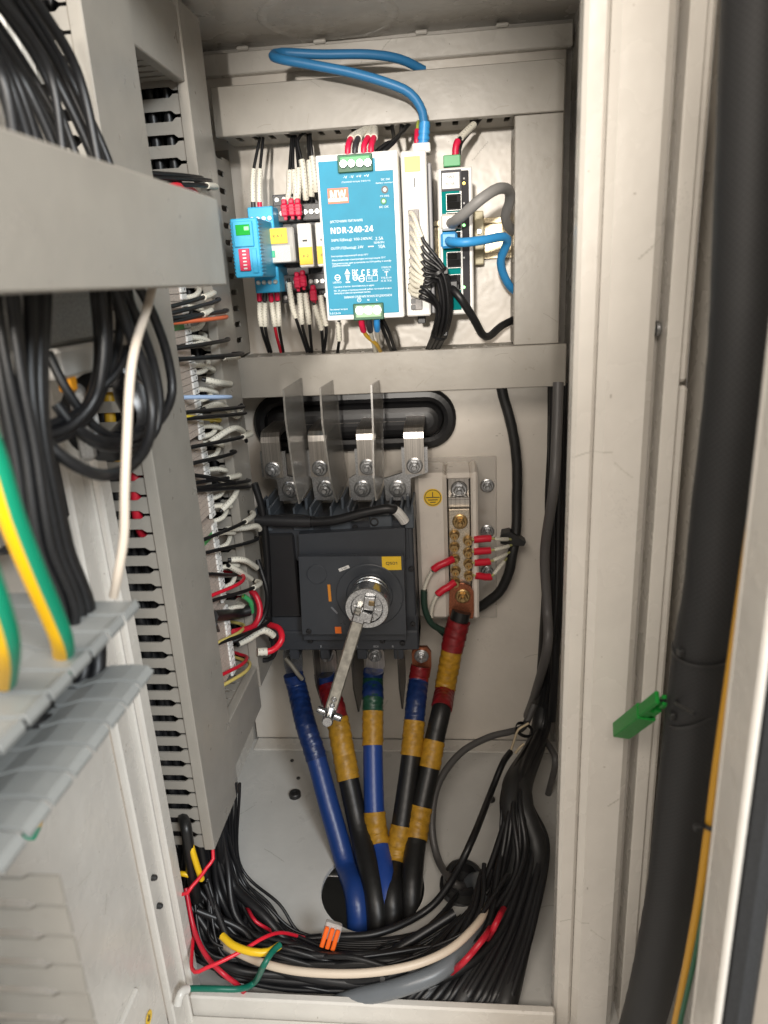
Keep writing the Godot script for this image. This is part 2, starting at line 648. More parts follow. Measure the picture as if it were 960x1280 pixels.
	box(cab, "frame_lintel", Vector3(-0.073, 0.752, 0.33), Vector3(0.40, 0.03, 0.02), paint, 0.002)
	var sc := m("zinc", 0.62, 0.63, 0.64, 0.32, 0.9, {"tex": "grain", "scale": 30.0})
	var dark := m("black_oxide", 0.05, 0.05, 0.05, 0.45, 0.6)
	for p in [Vector3(0.1054, 0.5493, 0.3220), Vector3(0.1091, 0.4975, 0.3220)]:
		st = ns()
		ascrew(st, p + Vector3(0, 0, 0), 0.0042, Vector3.RIGHT)
		alathe(st, p - Vector3(0.004, 0, 0), Vector3.RIGHT, [Vector2(0.002, -0.006), Vector2(0.002, 0.004)], 10)
		part(cab, "hinge_screw", st, sc)
	# floor fixings: plastic plug and screw heads
	st = ns()
	alathe(st, Vector3(-0.1805, 0.0000, 0.1000), Vector3.UP, [Vector2(0.0065, 0), Vector2(0.0065, 0.004), Vector2(0.0056, 0.005), Vector2(0.0036, 0.005), Vector2(0.0032, 0.003), Vector2(0, 0.003)], 18)
	part(cab, "floor_plug", st, dark)
	for p in [Vector3(-0.1828, 0.0000, 0.0713), Vector3(-0.1958, 0.0024, 0.0439)]:
		st = ns()
		ascrew(st, p, 0.0022, Vector3.UP)
		part(cab, "floor_screw", st, dark)
	st = ns()
	ascrew(st, Vector3(0.0307, 0.0000, 0.1006), 0.005, Vector3.UP)
	part(cab, "floor_screw", st, dark)

func build_ducts() -> void:
	var U := Vector3.UP
	var R := Vector3.RIGHT
	var F := Vector3.BACK
	duct("wiring_duct", "tall grey slotted duct on left side wall, nearest the front", "grey wiring ducts", Vector3(-0.246, 0.122, 0.2715), U, R, F, 0.61, 0.067, 0.057, 0.0129, [1], 0.0060, 0.019)
	duct("wiring_duct", "tall grey slotted duct on left side wall, behind the terminal blocks", "grey wiring ducts", Vector3(-0.246, 0.165, 0.122), U, R, F, 0.565, 0.048, 0.057, 0.0158, [1], 0.0072, 0.010)
	duct("wiring_duct", "short grey duct joining the two left side ducts at their top", "grey wiring ducts", Vector3(-0.246, 0.700, 0.1465), F, R, Vector3.DOWN, 0.091, 0.048, 0.0555, 0.0129, [1])
	duct("wiring_duct", "short grey duct joining the two left side ducts near the floor", "grey wiring ducts", Vector3(-0.246, 0.166, 0.1465), F, R, U, 0.091, 0.044, 0.0555, 0.0129, [1])
	duct("wiring_duct", "horizontal grey duct running below the cabinet roof, above the power supply", "grey wiring ducts", Vector3(-0.198, 0.673, 0.0), R, F, U, 0.2945, 0.038, 0.06, 0.0147, [-1], 0.005, 0.024)
	duct("wiring_duct", "horizontal grey duct between power supply and main switch", "grey wiring ducts", Vector3(-0.203, 0.448, 0.0), R, F, U, 0.3065, 0.038, 0.06, 0.0147, [1], 0.005, 0.024)
	duct("wiring_duct", "vertical grey duct right of the network switch", "grey wiring ducts", Vector3(0.0765, 0.4675, 0.0), U, F, R, 0.186, 0.04, 0.0585, 0.0147, [-1], 0.005, 0.024)
	duct("wiring_duct", "vertical grey duct left of the blue signal module", "grey wiring ducts", Vector3(-0.2225, 0.4675, 0.0), U, F, R, 0.186, 0.04, 0.0585, 0.0147, [1], 0.005, 0.024)
	# wires lying in the side ducts, seen through the slots
	var bk := m("black_pvc", 0.008, 0.008, 0.009, 0.42)
	var rd := m("red_pvc", 0.5, 0.012, 0.03, 0.4)
	var yl := m("yellow_pvc", 0.72, 0.42, 0.03, 0.45)
	for i in 26:
		var x: float = -0.2425 + (i % 7) * 0.0072
		var z: float = 0.297 - int(i / 7) * 0.0085
		var c: Material = rd if i == 5 else (yl if i == 4 else bk)
		var la := "black wire lying inside the front left side duct"
		if i == 5: la = "red wire seen through the slots of the front left side duct"
		if i == 4: la = "yellow wire seen through the upper slots of the front left side duct"
		var q := []
		for k in 15:
			var y: float = 0.125 + k * 0.043
			var zz := z
			if i == 5: zz = 0.2952 if y > 0.36 and y < 0.43 else 0.268
			if i == 4: zz = 0.2952 if y > 0.42 and y < 0.50 else 0.268
			q.append(Vector3(x + rng.randf_range(-0.003, 0.003), y, zz + rng.randf_range(-0.0012, 0.0012)))
		wire("duct_wire", la, "wires inside the front left duct", q, 0.0036, c)
	for i in 8:
		var q := []
		for k in 6:
			q.append(Vector3(-0.238 + (i % 4) * 0.009 + rng.randf_range(-0.003, 0.003), 0.168 + k * 0.11, 0.137 - int(i / 4) * 0.012))
		wire("duct_wire", "black wire lying inside the rear left side duct", "wires inside the rear left duct", q, 0.0038, bk)

func build_terminals() -> void:
	var beige := m("terminal_beige", 0.74, 0.62, 0.53, 0.55, 0.0, {"tex": "grain", "scale": 40.0})
	var white := m("marker_white", 0.82, 0.81, 0.78, 0.5)
	var steel := m("zinc", 0.62, 0.63, 0.64, 0.32, 0.9)
	var grn := m("earth_green", 0.1, 0.4, 0.12, 0.5)
	var t := thing("terminal_strip", "long column of beige terminal blocks with white number tags beside the front left duct", "terminal strip", Vector3(-0.225, 0.20, 0.19))
	box(t, "mounting_rail", Vector3(-0.249, 0.435, 0.195), Vector3(0.006, 0.5, 0.035), steel, 0.0005)
	# one block: stepped profile in the x-z plane, 5 mm thick
	var prof := PackedVector2Array([Vector2(-0.043, -0.028), Vector2(-0.012, -0.030), Vector2(-0.006, -0.022), Vector2(-0.001, -0.020), Vector2(0, -0.012), Vector2(0, 0.034), Vector2(-0.012, 0.040), Vector2(-0.043, 0.040)])
	var st := ns()
	aprism(st, Vector3(0, 0.0024, 0), prof, 0.0047, R_(), Vector3.BACK)
	var bm := mesh_of(st, beige)
	st = ns()
	aprism(st, Vector3(0, 0.0024, 0), prof, 0.0047, R_(), Vector3.BACK)
	var gm := mesh_of(st, grn)
	st = ns()
	abox(st, Vector3.ZERO, Vector3(0.0024, 0.0042, 0.011), 0.0004)
	var wm := mesh_of(st, white)
	st = ns()
	abox(st, Vector3.ZERO, Vector3(0.0003, 0.0018, 0.0011), 0.0)
	var tm := mesh_of(st, m("print_black", 0.05, 0.05, 0.05, 0.6))
	var y := 0.205
	var i := 0
	while y < 0.572:
		var gap := [13, 27, 39, 52, 61].has(i)
		if gap:
			y += 0.005
		var b := put(t, "terminal_block", gm if i == 54 or i == 24 else bm, Vector3(-0.2005, y, 0.199))
		var k := put(b, "marker", wm, Vector3(-0.2003, y, 0.183))
		if i % 3 != 2:
			put(k, "number", tm, Vector3(-0.1991, y + 0.0003, 0.183 + (i % 4) * 0.001 - 0.002), Basis(R_(), 0.3 * (i % 5 - 2)))
		y += 0.0051
		i += 1
	# wires: from below the front duct's cover edge, bowing out and back into the rear duct
	var bk := m("black_pvc", 0.012, 0.012, 0.013, 0.38)
	var slv := m("sleeve", 0.80, 0.79, 0.75, 0.5, 0.0, {"tex": "sleeve", "uv": 1, "scale": 1.0})
	var gr := "control wires at the terminal strip"
	var lb := "thin black control wire looping from the terminal strip to the rear duct"
	# [start py, end px, end py, bow, kind]
	var rows := [
		[Vector3(-0.2000, 0.5988, 0.2360), Vector3(-0.1970, 0.5988, 0.2240), Vector3(-0.1800, 0.6024, 0.1762), Vector3(-0.1777, 0.6050, 0.1427), Vector3(-0.1870, 0.6061, 0.1284), Vector3(-0.2050, 0.6031, 0.1144)],
		[Vector3(-0.2000, 0.6027, 0.2360), Vector3(-0.1970, 0.6027, 0.2240), Vector3(-0.1820, 0.6060, 0.1794), Vector3(-0.1795, 0.6084, 0.1482), Vector3(-0.1870, 0.6094, 0.1349), Vector3(-0.2050, 0.6064, 0.1209)],
		[Vector3(-0.2000, 0.6056, 0.2360), Vector3(-0.1970, 0.6056, 0.2240), Vector3(-0.1860, 0.6078, 0.1868), Vector3(-0.1831, 0.6093, 0.1608), Vector3(-0.1870, 0.6099, 0.1496), Vector3(-0.2050, 0.6069, 0.1356)],
		[Vector3(-0.2000, 0.5198, 0.2360), Vector3(-0.1970, 0.5198, 0.2240), Vector3(-0.1880, 0.5236, 0.1881), Vector3(-0.1849, 0.5263, 0.1629), Vector3(-0.1870, 0.5274, 0.1521), Vector3(-0.2050, 0.5244, 0.1381)],
		[Vector3(-0.2000, 0.5155, 0.2360), Vector3(-0.1970, 0.5155, 0.2240), Vector3(-0.1860, 0.5189, 0.1830), Vector3(-0.1831, 0.5213, 0.1542), Vector3(-0.1870, 0.5223, 0.1419), Vector3(-0.2050, 0.5193, 0.1279)],
		[Vector3(-0.2000, 0.5122, 0.2360), Vector3(-0.1970, 0.5122, 0.2240), Vector3(-0.1840, 0.5125, 0.1752), Vector3(-0.1813, 0.5128, 0.1410), Vector3(-0.1870, 0.5129, 0.1264), Vector3(-0.2050, 0.5099, 0.1124)],
		[Vector3(-0.2000, 0.5089, 0.2360), Vector3(-0.1970, 0.5089, 0.2240), Vector3(-0.1880, 0.5117, 0.1946), Vector3(-0.1849, 0.5137, 0.1740), Vector3(-0.1870, 0.5146, 0.1652), Vector3(-0.2050, 0.5116, 0.1512)],
		[Vector3(-0.2000, 0.4912, 0.2360), Vector3(-0.1970, 0.4912, 0.2240), Vector3(-0.1860, 0.4905, 0.1765), Vector3(-0.1831, 0.4899, 0.1433), Vector3(-0.1870, 0.4897, 0.1291), Vector3(-0.2050, 0.4867, 0.1151)],
		[Vector3(-0.2000, 0.4834, 0.2360), Vector3(-0.1970, 0.4834, 0.2240), Vector3(-0.1760, 0.4799, 0.1699), Vector3(-0.1741, 0.4775, 0.1321), Vector3(-0.1870, 0.4765, 0.1159), Vector3(-0.2050, 0.4735, 0.1019)],
		[Vector3(-0.2000, 0.4839, 0.2360), Vector3(-0.1970, 0.4839, 0.2240), Vector3(-0.1860, 0.4784, 0.1658), Vector3(-0.1831, 0.4745, 0.1251), Vector3(-0.1870, 0.4729, 0.1076), Vector3(-0.2050, 0.4699, 0.0936)],
		[Vector3(-0.2000, 0.4452, 0.2360), Vector3(-0.1970, 0.4452, 0.2240), Vector3(-0.1820, 0.4379, 0.1695), Vector3(-0.1795, 0.4328, 0.1314), Vector3(-0.1870, 0.4306, 0.1151), Vector3(-0.2050, 0.4276, 0.1011)],
		[Vector3(-0.2000, 0.4405, 0.2360), Vector3(-0.1970, 0.4405, 0.2240), Vector3(-0.1820, 0.4324, 0.1683), Vector3(-0.1795, 0.4268, 0.1293), Vector3(-0.1870, 0.4244, 0.1126), Vector3(-0.2050, 0.4214, 0.0986)],
		[Vector3(-0.2000, 0.4188, 0.2360), Vector3(-0.1970, 0.4188, 0.2240), Vector3(-0.1780, 0.4126, 0.1668), Vector3(-0.1759, 0.4083, 0.1268), Vector3(-0.1870, 0.4064, 0.1096), Vector3(-0.2050, 0.4034, 0.0956)],
		[Vector3(-0.2000, 0.4065, 0.2360), Vector3(-0.1970, 0.4065, 0.2240), Vector3(-0.1860, 0.4022, 0.1861), Vector3(-0.1831, 0.3992, 0.1595), Vector3(-0.1870, 0.3979, 0.1481), Vector3(-0.2050, 0.3949, 0.1341)],
		[Vector3(-0.2000, 0.3978, 0.2360), Vector3(-0.1970, 0.3978, 0.2240), Vector3(-0.1880, 0.3845, 0.1891), Vector3(-0.1849, 0.3752, 0.1647), Vector3(-0.1870, 0.3712, 0.1543), Vector3(-0.2050, 0.3682, 0.1403)],
		[Vector3(-0.2000, 0.3915, 0.2360), Vector3(-0.1970, 0.3915, 0.2240), Vector3(-0.1880, 0.3833, 0.1835), Vector3(-0.1849, 0.3776, 0.1551), Vector3(-0.1870, 0.3752, 0.1429), Vector3(-0.2050, 0.3722, 0.1289)],
		[Vector3(-0.2000, 0.3871, 0.2360), Vector3(-0.1970, 0.3871, 0.2240), Vector3(-0.1860, 0.3753, 0.1704), Vector3(-0.1831, 0.3670, 0.1328), Vector3(-0.1870, 0.3634, 0.1167), Vector3(-0.2050, 0.3604, 0.1027)],
		[Vector3(-0.2000, 0.3852, 0.2360), Vector3(-0.1970, 0.3852, 0.2240), Vector3(-0.1880, 0.3709, 0.1691), Vector3(-0.1849, 0.3609, 0.1306), Vector3(-0.1870, 0.3566, 0.1141), Vector3(-0.2050, 0.3536, 0.1001)],
		[Vector3(-0.2000, 0.3449, 0.2360), Vector3(-0.1970, 0.3449, 0.2240), Vector3(-0.1820, 0.3399, 0.1736), Vector3(-0.1795, 0.3364, 0.1383), Vector3(-0.1870, 0.3348, 0.1232), Vector3(-0.2050, 0.3318, 0.1092)],
		[Vector3(-0.2000, 0.3342, 0.2360), Vector3(-0.1970, 0.3342, 0.2240), Vector3(-0.1840, 0.3201, 0.1683), Vector3(-0.1813, 0.3102, 0.1294), Vector3(-0.1870, 0.3059, 0.1127), Vector3(-0.2050, 0.3029, 0.0987)],
		[Vector3(-0.2000, 0.3165, 0.2360), Vector3(-0.1970, 0.3165, 0.2240), Vector3(-0.1952, 0.3002, 0.1870), Vector3(-0.1955, 0.2887, 0.1611), Vector3(-0.1973, 0.2838, 0.1500), Vector3(-0.2153, 0.2808, 0.1360)],
		[Vector3(-0.2000, 0.2929, 0.2360), Vector3(-0.1970, 0.2929, 0.2240), Vector3(-0.1800, 0.2818, 0.1786), Vector3(-0.1777, 0.2740, 0.1468), Vector3(-0.1870, 0.2707, 0.1332), Vector3(-0.2050, 0.2677, 0.1192)],
		[Vector3(-0.2000, 0.2541, 0.2360), Vector3(-0.1970, 0.2541, 0.2240), Vector3(-0.1800, 0.2393, 0.1704), Vector3(-0.1777, 0.2289, 0.1328), Vector3(-0.1870, 0.2245, 0.1167), Vector3(-0.2050, 0.2215, 0.1027)]]
	for k in rows.size():
		wire("control_wire", lb, gr, rows[k], 0.0016, bk, [[0.55, 0.80, "marker_sleeve", slv, 1.5]] if k % 3 == 0 else [])
	var odd := [
		[[Vector3(-0.2000, 0.5089, 0.2360), Vector3(-0.1970, 0.5089, 0.2240), Vector3(-0.1840, 0.5084, 0.1773), Vector3(-0.1813, 0.5081, 0.1446), Vector3(-0.1870, 0.5079, 0.1306), Vector3(-0.2050, 0.5049, 0.1166)], "orange", Color(0.75, 0.16, 0.06), "orange control wire under the topmost black loops of the terminal strip"],
		[[Vector3(-0.2000, 0.4564, 0.2360), Vector3(-0.1970, 0.4564, 0.2240), Vector3(-0.1780, 0.4513, 0.1941), Vector3(-0.1759, 0.4478, 0.1732), Vector3(-0.1870, 0.4463, 0.1643), Vector3(-0.2050, 0.4433, 0.1503)], "light_blue", Color(0.42, 0.56, 0.8), "pale blue control wire at the terminal strip beside the middle duct"],
		[[Vector3(-0.2000, 0.4422, 0.2360), Vector3(-0.1970, 0.4422, 0.2240), Vector3(-0.1910, 0.4335, 0.1870), Vector3(-0.1916, 0.4275, 0.1611), Vector3(-0.1970, 0.4248, 0.1500), Vector3(-0.2150, 0.4218, 0.1360)], "yellow", Color(0.78, 0.6, 0.06), "yellow control wire under a black loop of the terminal strip"],
		[[Vector3(-0.2000, 0.2971, 0.2360), Vector3(-0.1970, 0.2971, 0.2240), Vector3(-0.1840, 0.2917, 0.1870), Vector3(-0.1877, 0.2879, 0.1611), Vector3(-0.2030, 0.2862, 0.1500), Vector3(-0.2210, 0.2832, 0.1360)], "red", Color(0.6, 0.01, 0.03), "red control wire curling out of the terminal strip beside the main switch"],
		[[Vector3(-0.2000, 0.2250, 0.2360), Vector3(-0.1970, 0.2250, 0.2240), Vector3(-0.1905, 0.2140, 0.1870), Vector3(-0.1939, 0.2064, 0.1611), Vector3(-0.2039, 0.2031, 0.1500), Vector3(-0.2219, 0.2001, 0.1360)], "red", Color(0.6, 0.01, 0.03), "lowest red control wire of the terminal strip, by the short lower duct"],
		[[Vector3(-0.2000, 0.2151, 0.2360), Vector3(-0.1970, 0.2151, 0.2240), Vector3(-0.1884, 0.2065, 0.1870), Vector3(-0.1919, 0.2005, 0.1611), Vector3(-0.2038, 0.1980, 0.1500), Vector3(-0.2218, 0.1950, 0.1360)], "yellow", Color(0.62, 0.5, 0.15), "lowest yellow control wire of the terminal strip, by the short lower duct"],
		[[Vector3(-0.2000, 0.2548, 0.2360), Vector3(-0.1970, 0.2548, 0.2240), Vector3(-0.1891, 0.2456, 0.1870), Vector3(-0.1932, 0.2392, 0.1611), Vector3(-0.2053, 0.2365, 0.1500), Vector3(-0.2233, 0.2335, 0.1360)], "yellow", Color(0.62, 0.5, 0.15), "thin yellow control wire behind a black loop, beside the main switch"]]
	for r in odd:
		wire("control_wire", r[3], gr, r[0], 0.0016, m("wire_" + r[1] + str(r[2]), r[2].r, r[2].g, r[2].b, 0.4))
	# loose white sleeves on wires running out towards the main switch
	var out := [
		[[Vector3(-0.1960, 0.4634, 0.1782), Vector3(-0.1862, 0.4593, 0.1700), Vector3(-0.1883, 0.4532, 0.1350), Vector3(-0.1903, 0.4511, 0.1200)], "white sleeved wire above the pale blue one at the terminal strip"],
		[[Vector3(-0.1970, 0.4405, 0.1844), Vector3(-0.1892, 0.4398, 0.1600), Vector3(-0.1831, 0.4265, 0.1400), Vector3(-0.1839, 0.4327, 0.1200)], "white sleeved wire with a black end hook beside the middle duct"],
		[[Vector3(-0.1970, 0.4120, 0.1841), Vector3(-0.1822, 0.4196, 0.1600), Vector3(-0.1822, 0.4105, 0.1300), Vector3(-0.1834, 0.3998, 0.1200)], "white sleeved wire bending down left of the busbar grommet"],
		[[Vector3(-0.1970, 0.3516, 0.1731), Vector3(-0.1881, 0.3601, 0.1600), Vector3(-0.1922, 0.3629, 0.1300)], "cream wire curving up from the terminal strip below the crossed black wires"],
		[[Vector3(-0.1970, 0.3344, 0.1689), Vector3(-0.1854, 0.3288, 0.1500), Vector3(-0.1790, 0.3231, 0.1300), Vector3(-0.1806, 0.3117, 0.1200)], "white sleeved wire pointing at the left edge of the main switch"],
		[[Vector3(-0.1970, 0.3063, 0.1688), Vector3(-0.1857, 0.3025, 0.1600), Vector3(-0.1822, 0.2806, 0.1300)], "upper of two slanting white sleeved wires left of the main switch"],
		[[Vector3(-0.1970, 0.3032, 0.1724), Vector3(-0.1906, 0.2911, 0.1600), Vector3(-0.1888, 0.2693, 0.1300)], "lower of two slanting white sleeved wires left of the main switch"]]
	for r in out:
		wire("sleeved_wire", r[1], gr, r[0], 0.0017, bk, [[0.05, 0.86, "marker_sleeve", slv, 1.55]])
	# short sleeved wires packed between the blocks and the rear duct
	var packed := [[Vector3(-0.2030, 0.5250, 0.1760), Vector3(-0.1970, 0.5258, 0.1680), Vector3(-0.1970, 0.5290, 0.1560), Vector3(-0.2030, 0.5310, 0.1420), Vector3(-0.2190, 0.5310, 0.1260)], [Vector3(-0.2030, 0.5185, 0.1760), Vector3(-0.1970, 0.5173, 0.1680), Vector3(-0.1930, 0.5125, 0.1560), Vector3(-0.2030, 0.5095, 0.1420), Vector3(-0.2190, 0.5095, 0.1260)], [Vector3(-0.2030, 0.5011, 0.1760), Vector3(-0.1970, 0.5019, 0.1680), Vector3(-0.1970, 0.5051, 0.1560), Vector3(-0.2030, 0.5071, 0.1420), Vector3(-0.2190, 0.5071, 0.1260)], [Vector3(-0.2030, 0.4956, 0.1760), Vector3(-0.1970, 0.4944, 0.1680), Vector3(-0.1930, 0.4896, 0.1560), Vector3(-0.2030, 0.4866, 0.1420), Vector3(-0.2190, 0.4866, 0.1260)], [Vector3(-0.2030, 0.4895, 0.1760), Vector3(-0.1970, 0.4903, 0.1680), Vector3(-0.1970, 0.4935, 0.1560), Vector3(-0.2030, 0.4955, 0.1420), Vector3(-0.2190, 0.4955, 0.1260)], [Vector3(-0.2030, 0.4740, 0.1760), Vector3(-0.1970, 0.4728, 0.1680), Vector3(-0.1930, 0.4680, 0.1560), Vector3(-0.2030, 0.4650, 0.1420), Vector3(-0.2190, 0.4650, 0.1260)], [Vector3(-0.2030, 0.4678, 0.1760), Vector3(-0.1970, 0.4686, 0.1680), Vector3(-0.1970, 0.4718, 0.1560), Vector3(-0.2030, 0.4738, 0.1420), Vector3(-0.2190, 0.4738, 0.1260)], [Vector3(-0.2030, 0.4551, 0.1760), Vector3(-0.1970, 0.4539, 0.1680), Vector3(-0.1930, 0.4491, 0.1560), Vector3(-0.2030, 0.4461, 0.1420), Vector3(-0.2190, 0.4461, 0.1260)], [Vector3(-0.2030, 0.4461, 0.1760), Vector3(-0.1970, 0.4469, 0.1680), Vector3(-0.1970, 0.4501, 0.1560), Vector3(-0.2030, 0.4521, 0.1420), Vector3(-0.2190, 0.4521, 0.1260)], [Vector3(-0.2030, 0.4253, 0.1760), Vector3(-0.1970, 0.4241, 0.1680), Vector3(-0.1930, 0.4193, 0.1560), Vector3(-0.2030, 0.4163, 0.1420), Vector3(-0.2190, 0.4163, 0.1260)], [Vector3(-0.2030, 0.4167, 0.1760), Vector3(-0.1970, 0.4175, 0.1680), Vector3(-0.1970, 0.4207, 0.1560), Vector3(-0.2030, 0.4227, 0.1420), Vector3(-0.2190, 0.4227, 0.1260)], [Vector3(-0.2030, 0.4114, 0.1760), Vector3(-0.1970, 0.4102, 0.1680), Vector3(-0.1930, 0.4054, 0.1560), Vector3(-0.2030, 0.4024, 0.1420), Vector3(-0.2190, 0.4024, 0.1260)], [Vector3(-0.2030, 0.3986, 0.1760), Vector3(-0.1970, 0.3994, 0.1680), Vector3(-0.1970, 0.4026, 0.1560), Vector3(-0.2030, 0.4046, 0.1420), Vector3(-0.2190, 0.4046, 0.1260)], [Vector3(-0.2030, 0.3890, 0.1760), Vector3(-0.1970, 0.3878, 0.1680), Vector3(-0.1930, 0.3830, 0.1560), Vector3(-0.2030, 0.3800, 0.1420), Vector3(-0.2190, 0.3800, 0.1260)], [Vector3(-0.2030, 0.3641, 0.1760), Vector3(-0.1970, 0.3649, 0.1680), Vector3(-0.1970, 0.3681, 0.1560), Vector3(-0.2030, 0.3701, 0.1420), Vector3(-0.2190, 0.3701, 0.1260)], [Vector3(-0.2030, 0.3570, 0.1760), Vector3(-0.1970, 0.3558, 0.1680), Vector3(-0.1930, 0.3510, 0.1560), Vector3(-0.2030, 0.3480, 0.1420), Vector3(-0.2190, 0.3480, 0.1260)], [Vector3(-0.2030, 0.3442, 0.1760), Vector3(-0.1970, 0.3450, 0.1680), Vector3(-0.1970, 0.3482, 0.1560), Vector3(-0.2030, 0.3502, 0.1420), Vector3(-0.2190, 0.3502, 0.1260)], [Vector3(-0.2030, 0.3326, 0.1760), Vector3(-0.1970, 0.3314, 0.1680), Vector3(-0.1930, 0.3266, 0.1560), Vector3(-0.2030, 0.3236, 0.1420), Vector3(-0.2190, 0.3236, 0.1260)], [Vector3(-0.2030, 0.3195, 0.1760), Vector3(-0.1970, 0.3203, 0.1680), Vector3(-0.1970, 0.3235, 0.1560), Vector3(-0.2030, 0.3255, 0.1420), Vector3(-0.2190, 0.3255, 0.1260)], [Vector3(-0.2030, 0.3016, 0.1760), Vector3(-0.1970, 0.3004, 0.1680), Vector3(-0.1930, 0.2956, 0.1560), Vector3(-0.2030, 0.2926, 0.1420), Vector3(-0.2190, 0.2926, 0.1260)], [Vector3(-0.2030, 0.2827, 0.1760), Vector3(-0.1970, 0.2835, 0.1680), Vector3(-0.1970, 0.2867, 0.1560), Vector3(-0.2030, 0.2887, 0.1420), Vector3(-0.2190, 0.2887, 0.1260)], [Vector3(-0.2030, 0.2619, 0.1760), Vector3(-0.1970, 0.2607, 0.1680), Vector3(-0.1930, 0.2559, 0.1560), Vector3(-0.2030, 0.2529, 0.1420), Vector3(-0.2190, 0.2529, 0.1260)]]
	for k in packed.size():
		wire("sleeved_wire", "short white sleeved wire packed between terminal strip and rear duct", "short sleeved wires at the terminal strip", packed[k], 0.0014, bk, [[0.0, 0.62 + 0.08 * (k % 3), "marker_sleeve", slv, 1.5]])
	wire("red_wire", "red wire under the topmost black loop, above the near grey duct", "", [Vector3(-0.1900, 0.5960, 0.2191), Vector3(-0.1871, 0.5999, 0.2000), Vector3(-0.1874, 0.6000, 0.1700), Vector3(-0.1908, 0.5995, 0.1500)], 0.0022, m("bright_red_pvc", 0.72, 0.015, 0.035, 0.36))
	# thick red wires and dark multicore below them, left of the switch
	var rd := m("bright_red_pvc", 0.72, 0.015, 0.035, 0.36)
	wire("red_wire", "thick bright red wire curving round the lower left corner of the main switch", "", [Vector3(-0.1867, 0.2056, 0.1500), Vector3(-0.1743, 0.2044, 0.1450), Vector3(-0.1654, 0.2126, 0.1400), Vector3(-0.1694, 0.2192, 0.1300), Vector3(-0.1813, 0.2183, 0.1200)], 0.0031, rd, [[0.0, 0.16, "marker_sleeve", slv, 1.25]])
	wire("red_wire", "dark red wire in the curl of wires left of the main switch", "", [Vector3(-0.1950, 0.2445, 0.1840), Vector3(-0.1835, 0.2382, 0.1600), Vector3(-0.1796, 0.2493, 0.1500), Vector3(-0.1847, 0.2631, 0.1450), Vector3(-0.1950, 0.2642, 0.1400), Vector3(-0.2040, 0.2521, 0.1350)], 0.003, m("red_pvc", 0.5, 0.012, 0.03, 0.4))
	wire("black_wire", "black wire hooked round the red curl left of the main switch", "", [Vector3(-0.1950, 0.2738, 0.2257), Vector3(-0.2086, 0.2378, 0.1800), Vector3(-0.2027, 0.2275, 0.1700), Vector3(-0.1838, 0.2350, 0.1600), Vector3(-0.1757, 0.2444, 0.1500), Vector3(-0.1770, 0.2577, 0.1300), Vector3(-0.1872, 0.2842, 0.1150)], 0.0024, bk)
	wire("black_wire", "black wire with white sleeve ending under the red curve by the switch", "", [Vector3(-0.2004, 0.2215, 0.1650), Vector3(-0.1911, 0.2226, 0.1550), Vector3(-0.1782, 0.2281, 0.1500), Vector3(-0.1708, 0.2127, 0.1400), Vector3(-0.1796, 0.1881, 0.1300), Vector3(-0.1943, 0.1846, 0.1300)], 0.0024, bk, [[0.02, 0.45, "marker_sleeve", slv, 1.35]])
	wire("black_cable", "short flat black cable bundle crossing the terminal strip left of the switch", "", [Vector3(-0.1930, 0.2843, 0.2337), Vector3(-0.1994, 0.2546, 0.1700), Vector3(-0.1878, 0.2511, 0.1550)], 0.0052, bk)
	wire("black_cable", "dark cable running down between the rear duct and the main switch", "", [Vector3(-0.1864, 0.3556, 0.1000), Vector3(-0.1818, 0.3270, 0.1000), Vector3(-0.1829, 0.2771, 0.0980), Vector3(-0.1877, 0.2168, 0.0980), Vector3(-0.1915, 0.1910, 0.1000)], 0.0036, bk)
	wire("earth_wire", "short green and yellow wire inside the red curl left of the switch", "", [Vector3(-0.1904, 0.2678, 0.1600), Vector3(-0.1861, 0.2598, 0.1550), Vector3(-0.1874, 0.2470, 0.1500)], 0.0023, m("earth_green_short", 0.05, 0.36, 0.12, 0.45), [[0.0, 1.0, "stripe", m("yellow_stripe", 0.8, 0.68, 0.1, 0.45), 0.6]])

func R_() -> Vector3:
	return Vector3.RIGHT


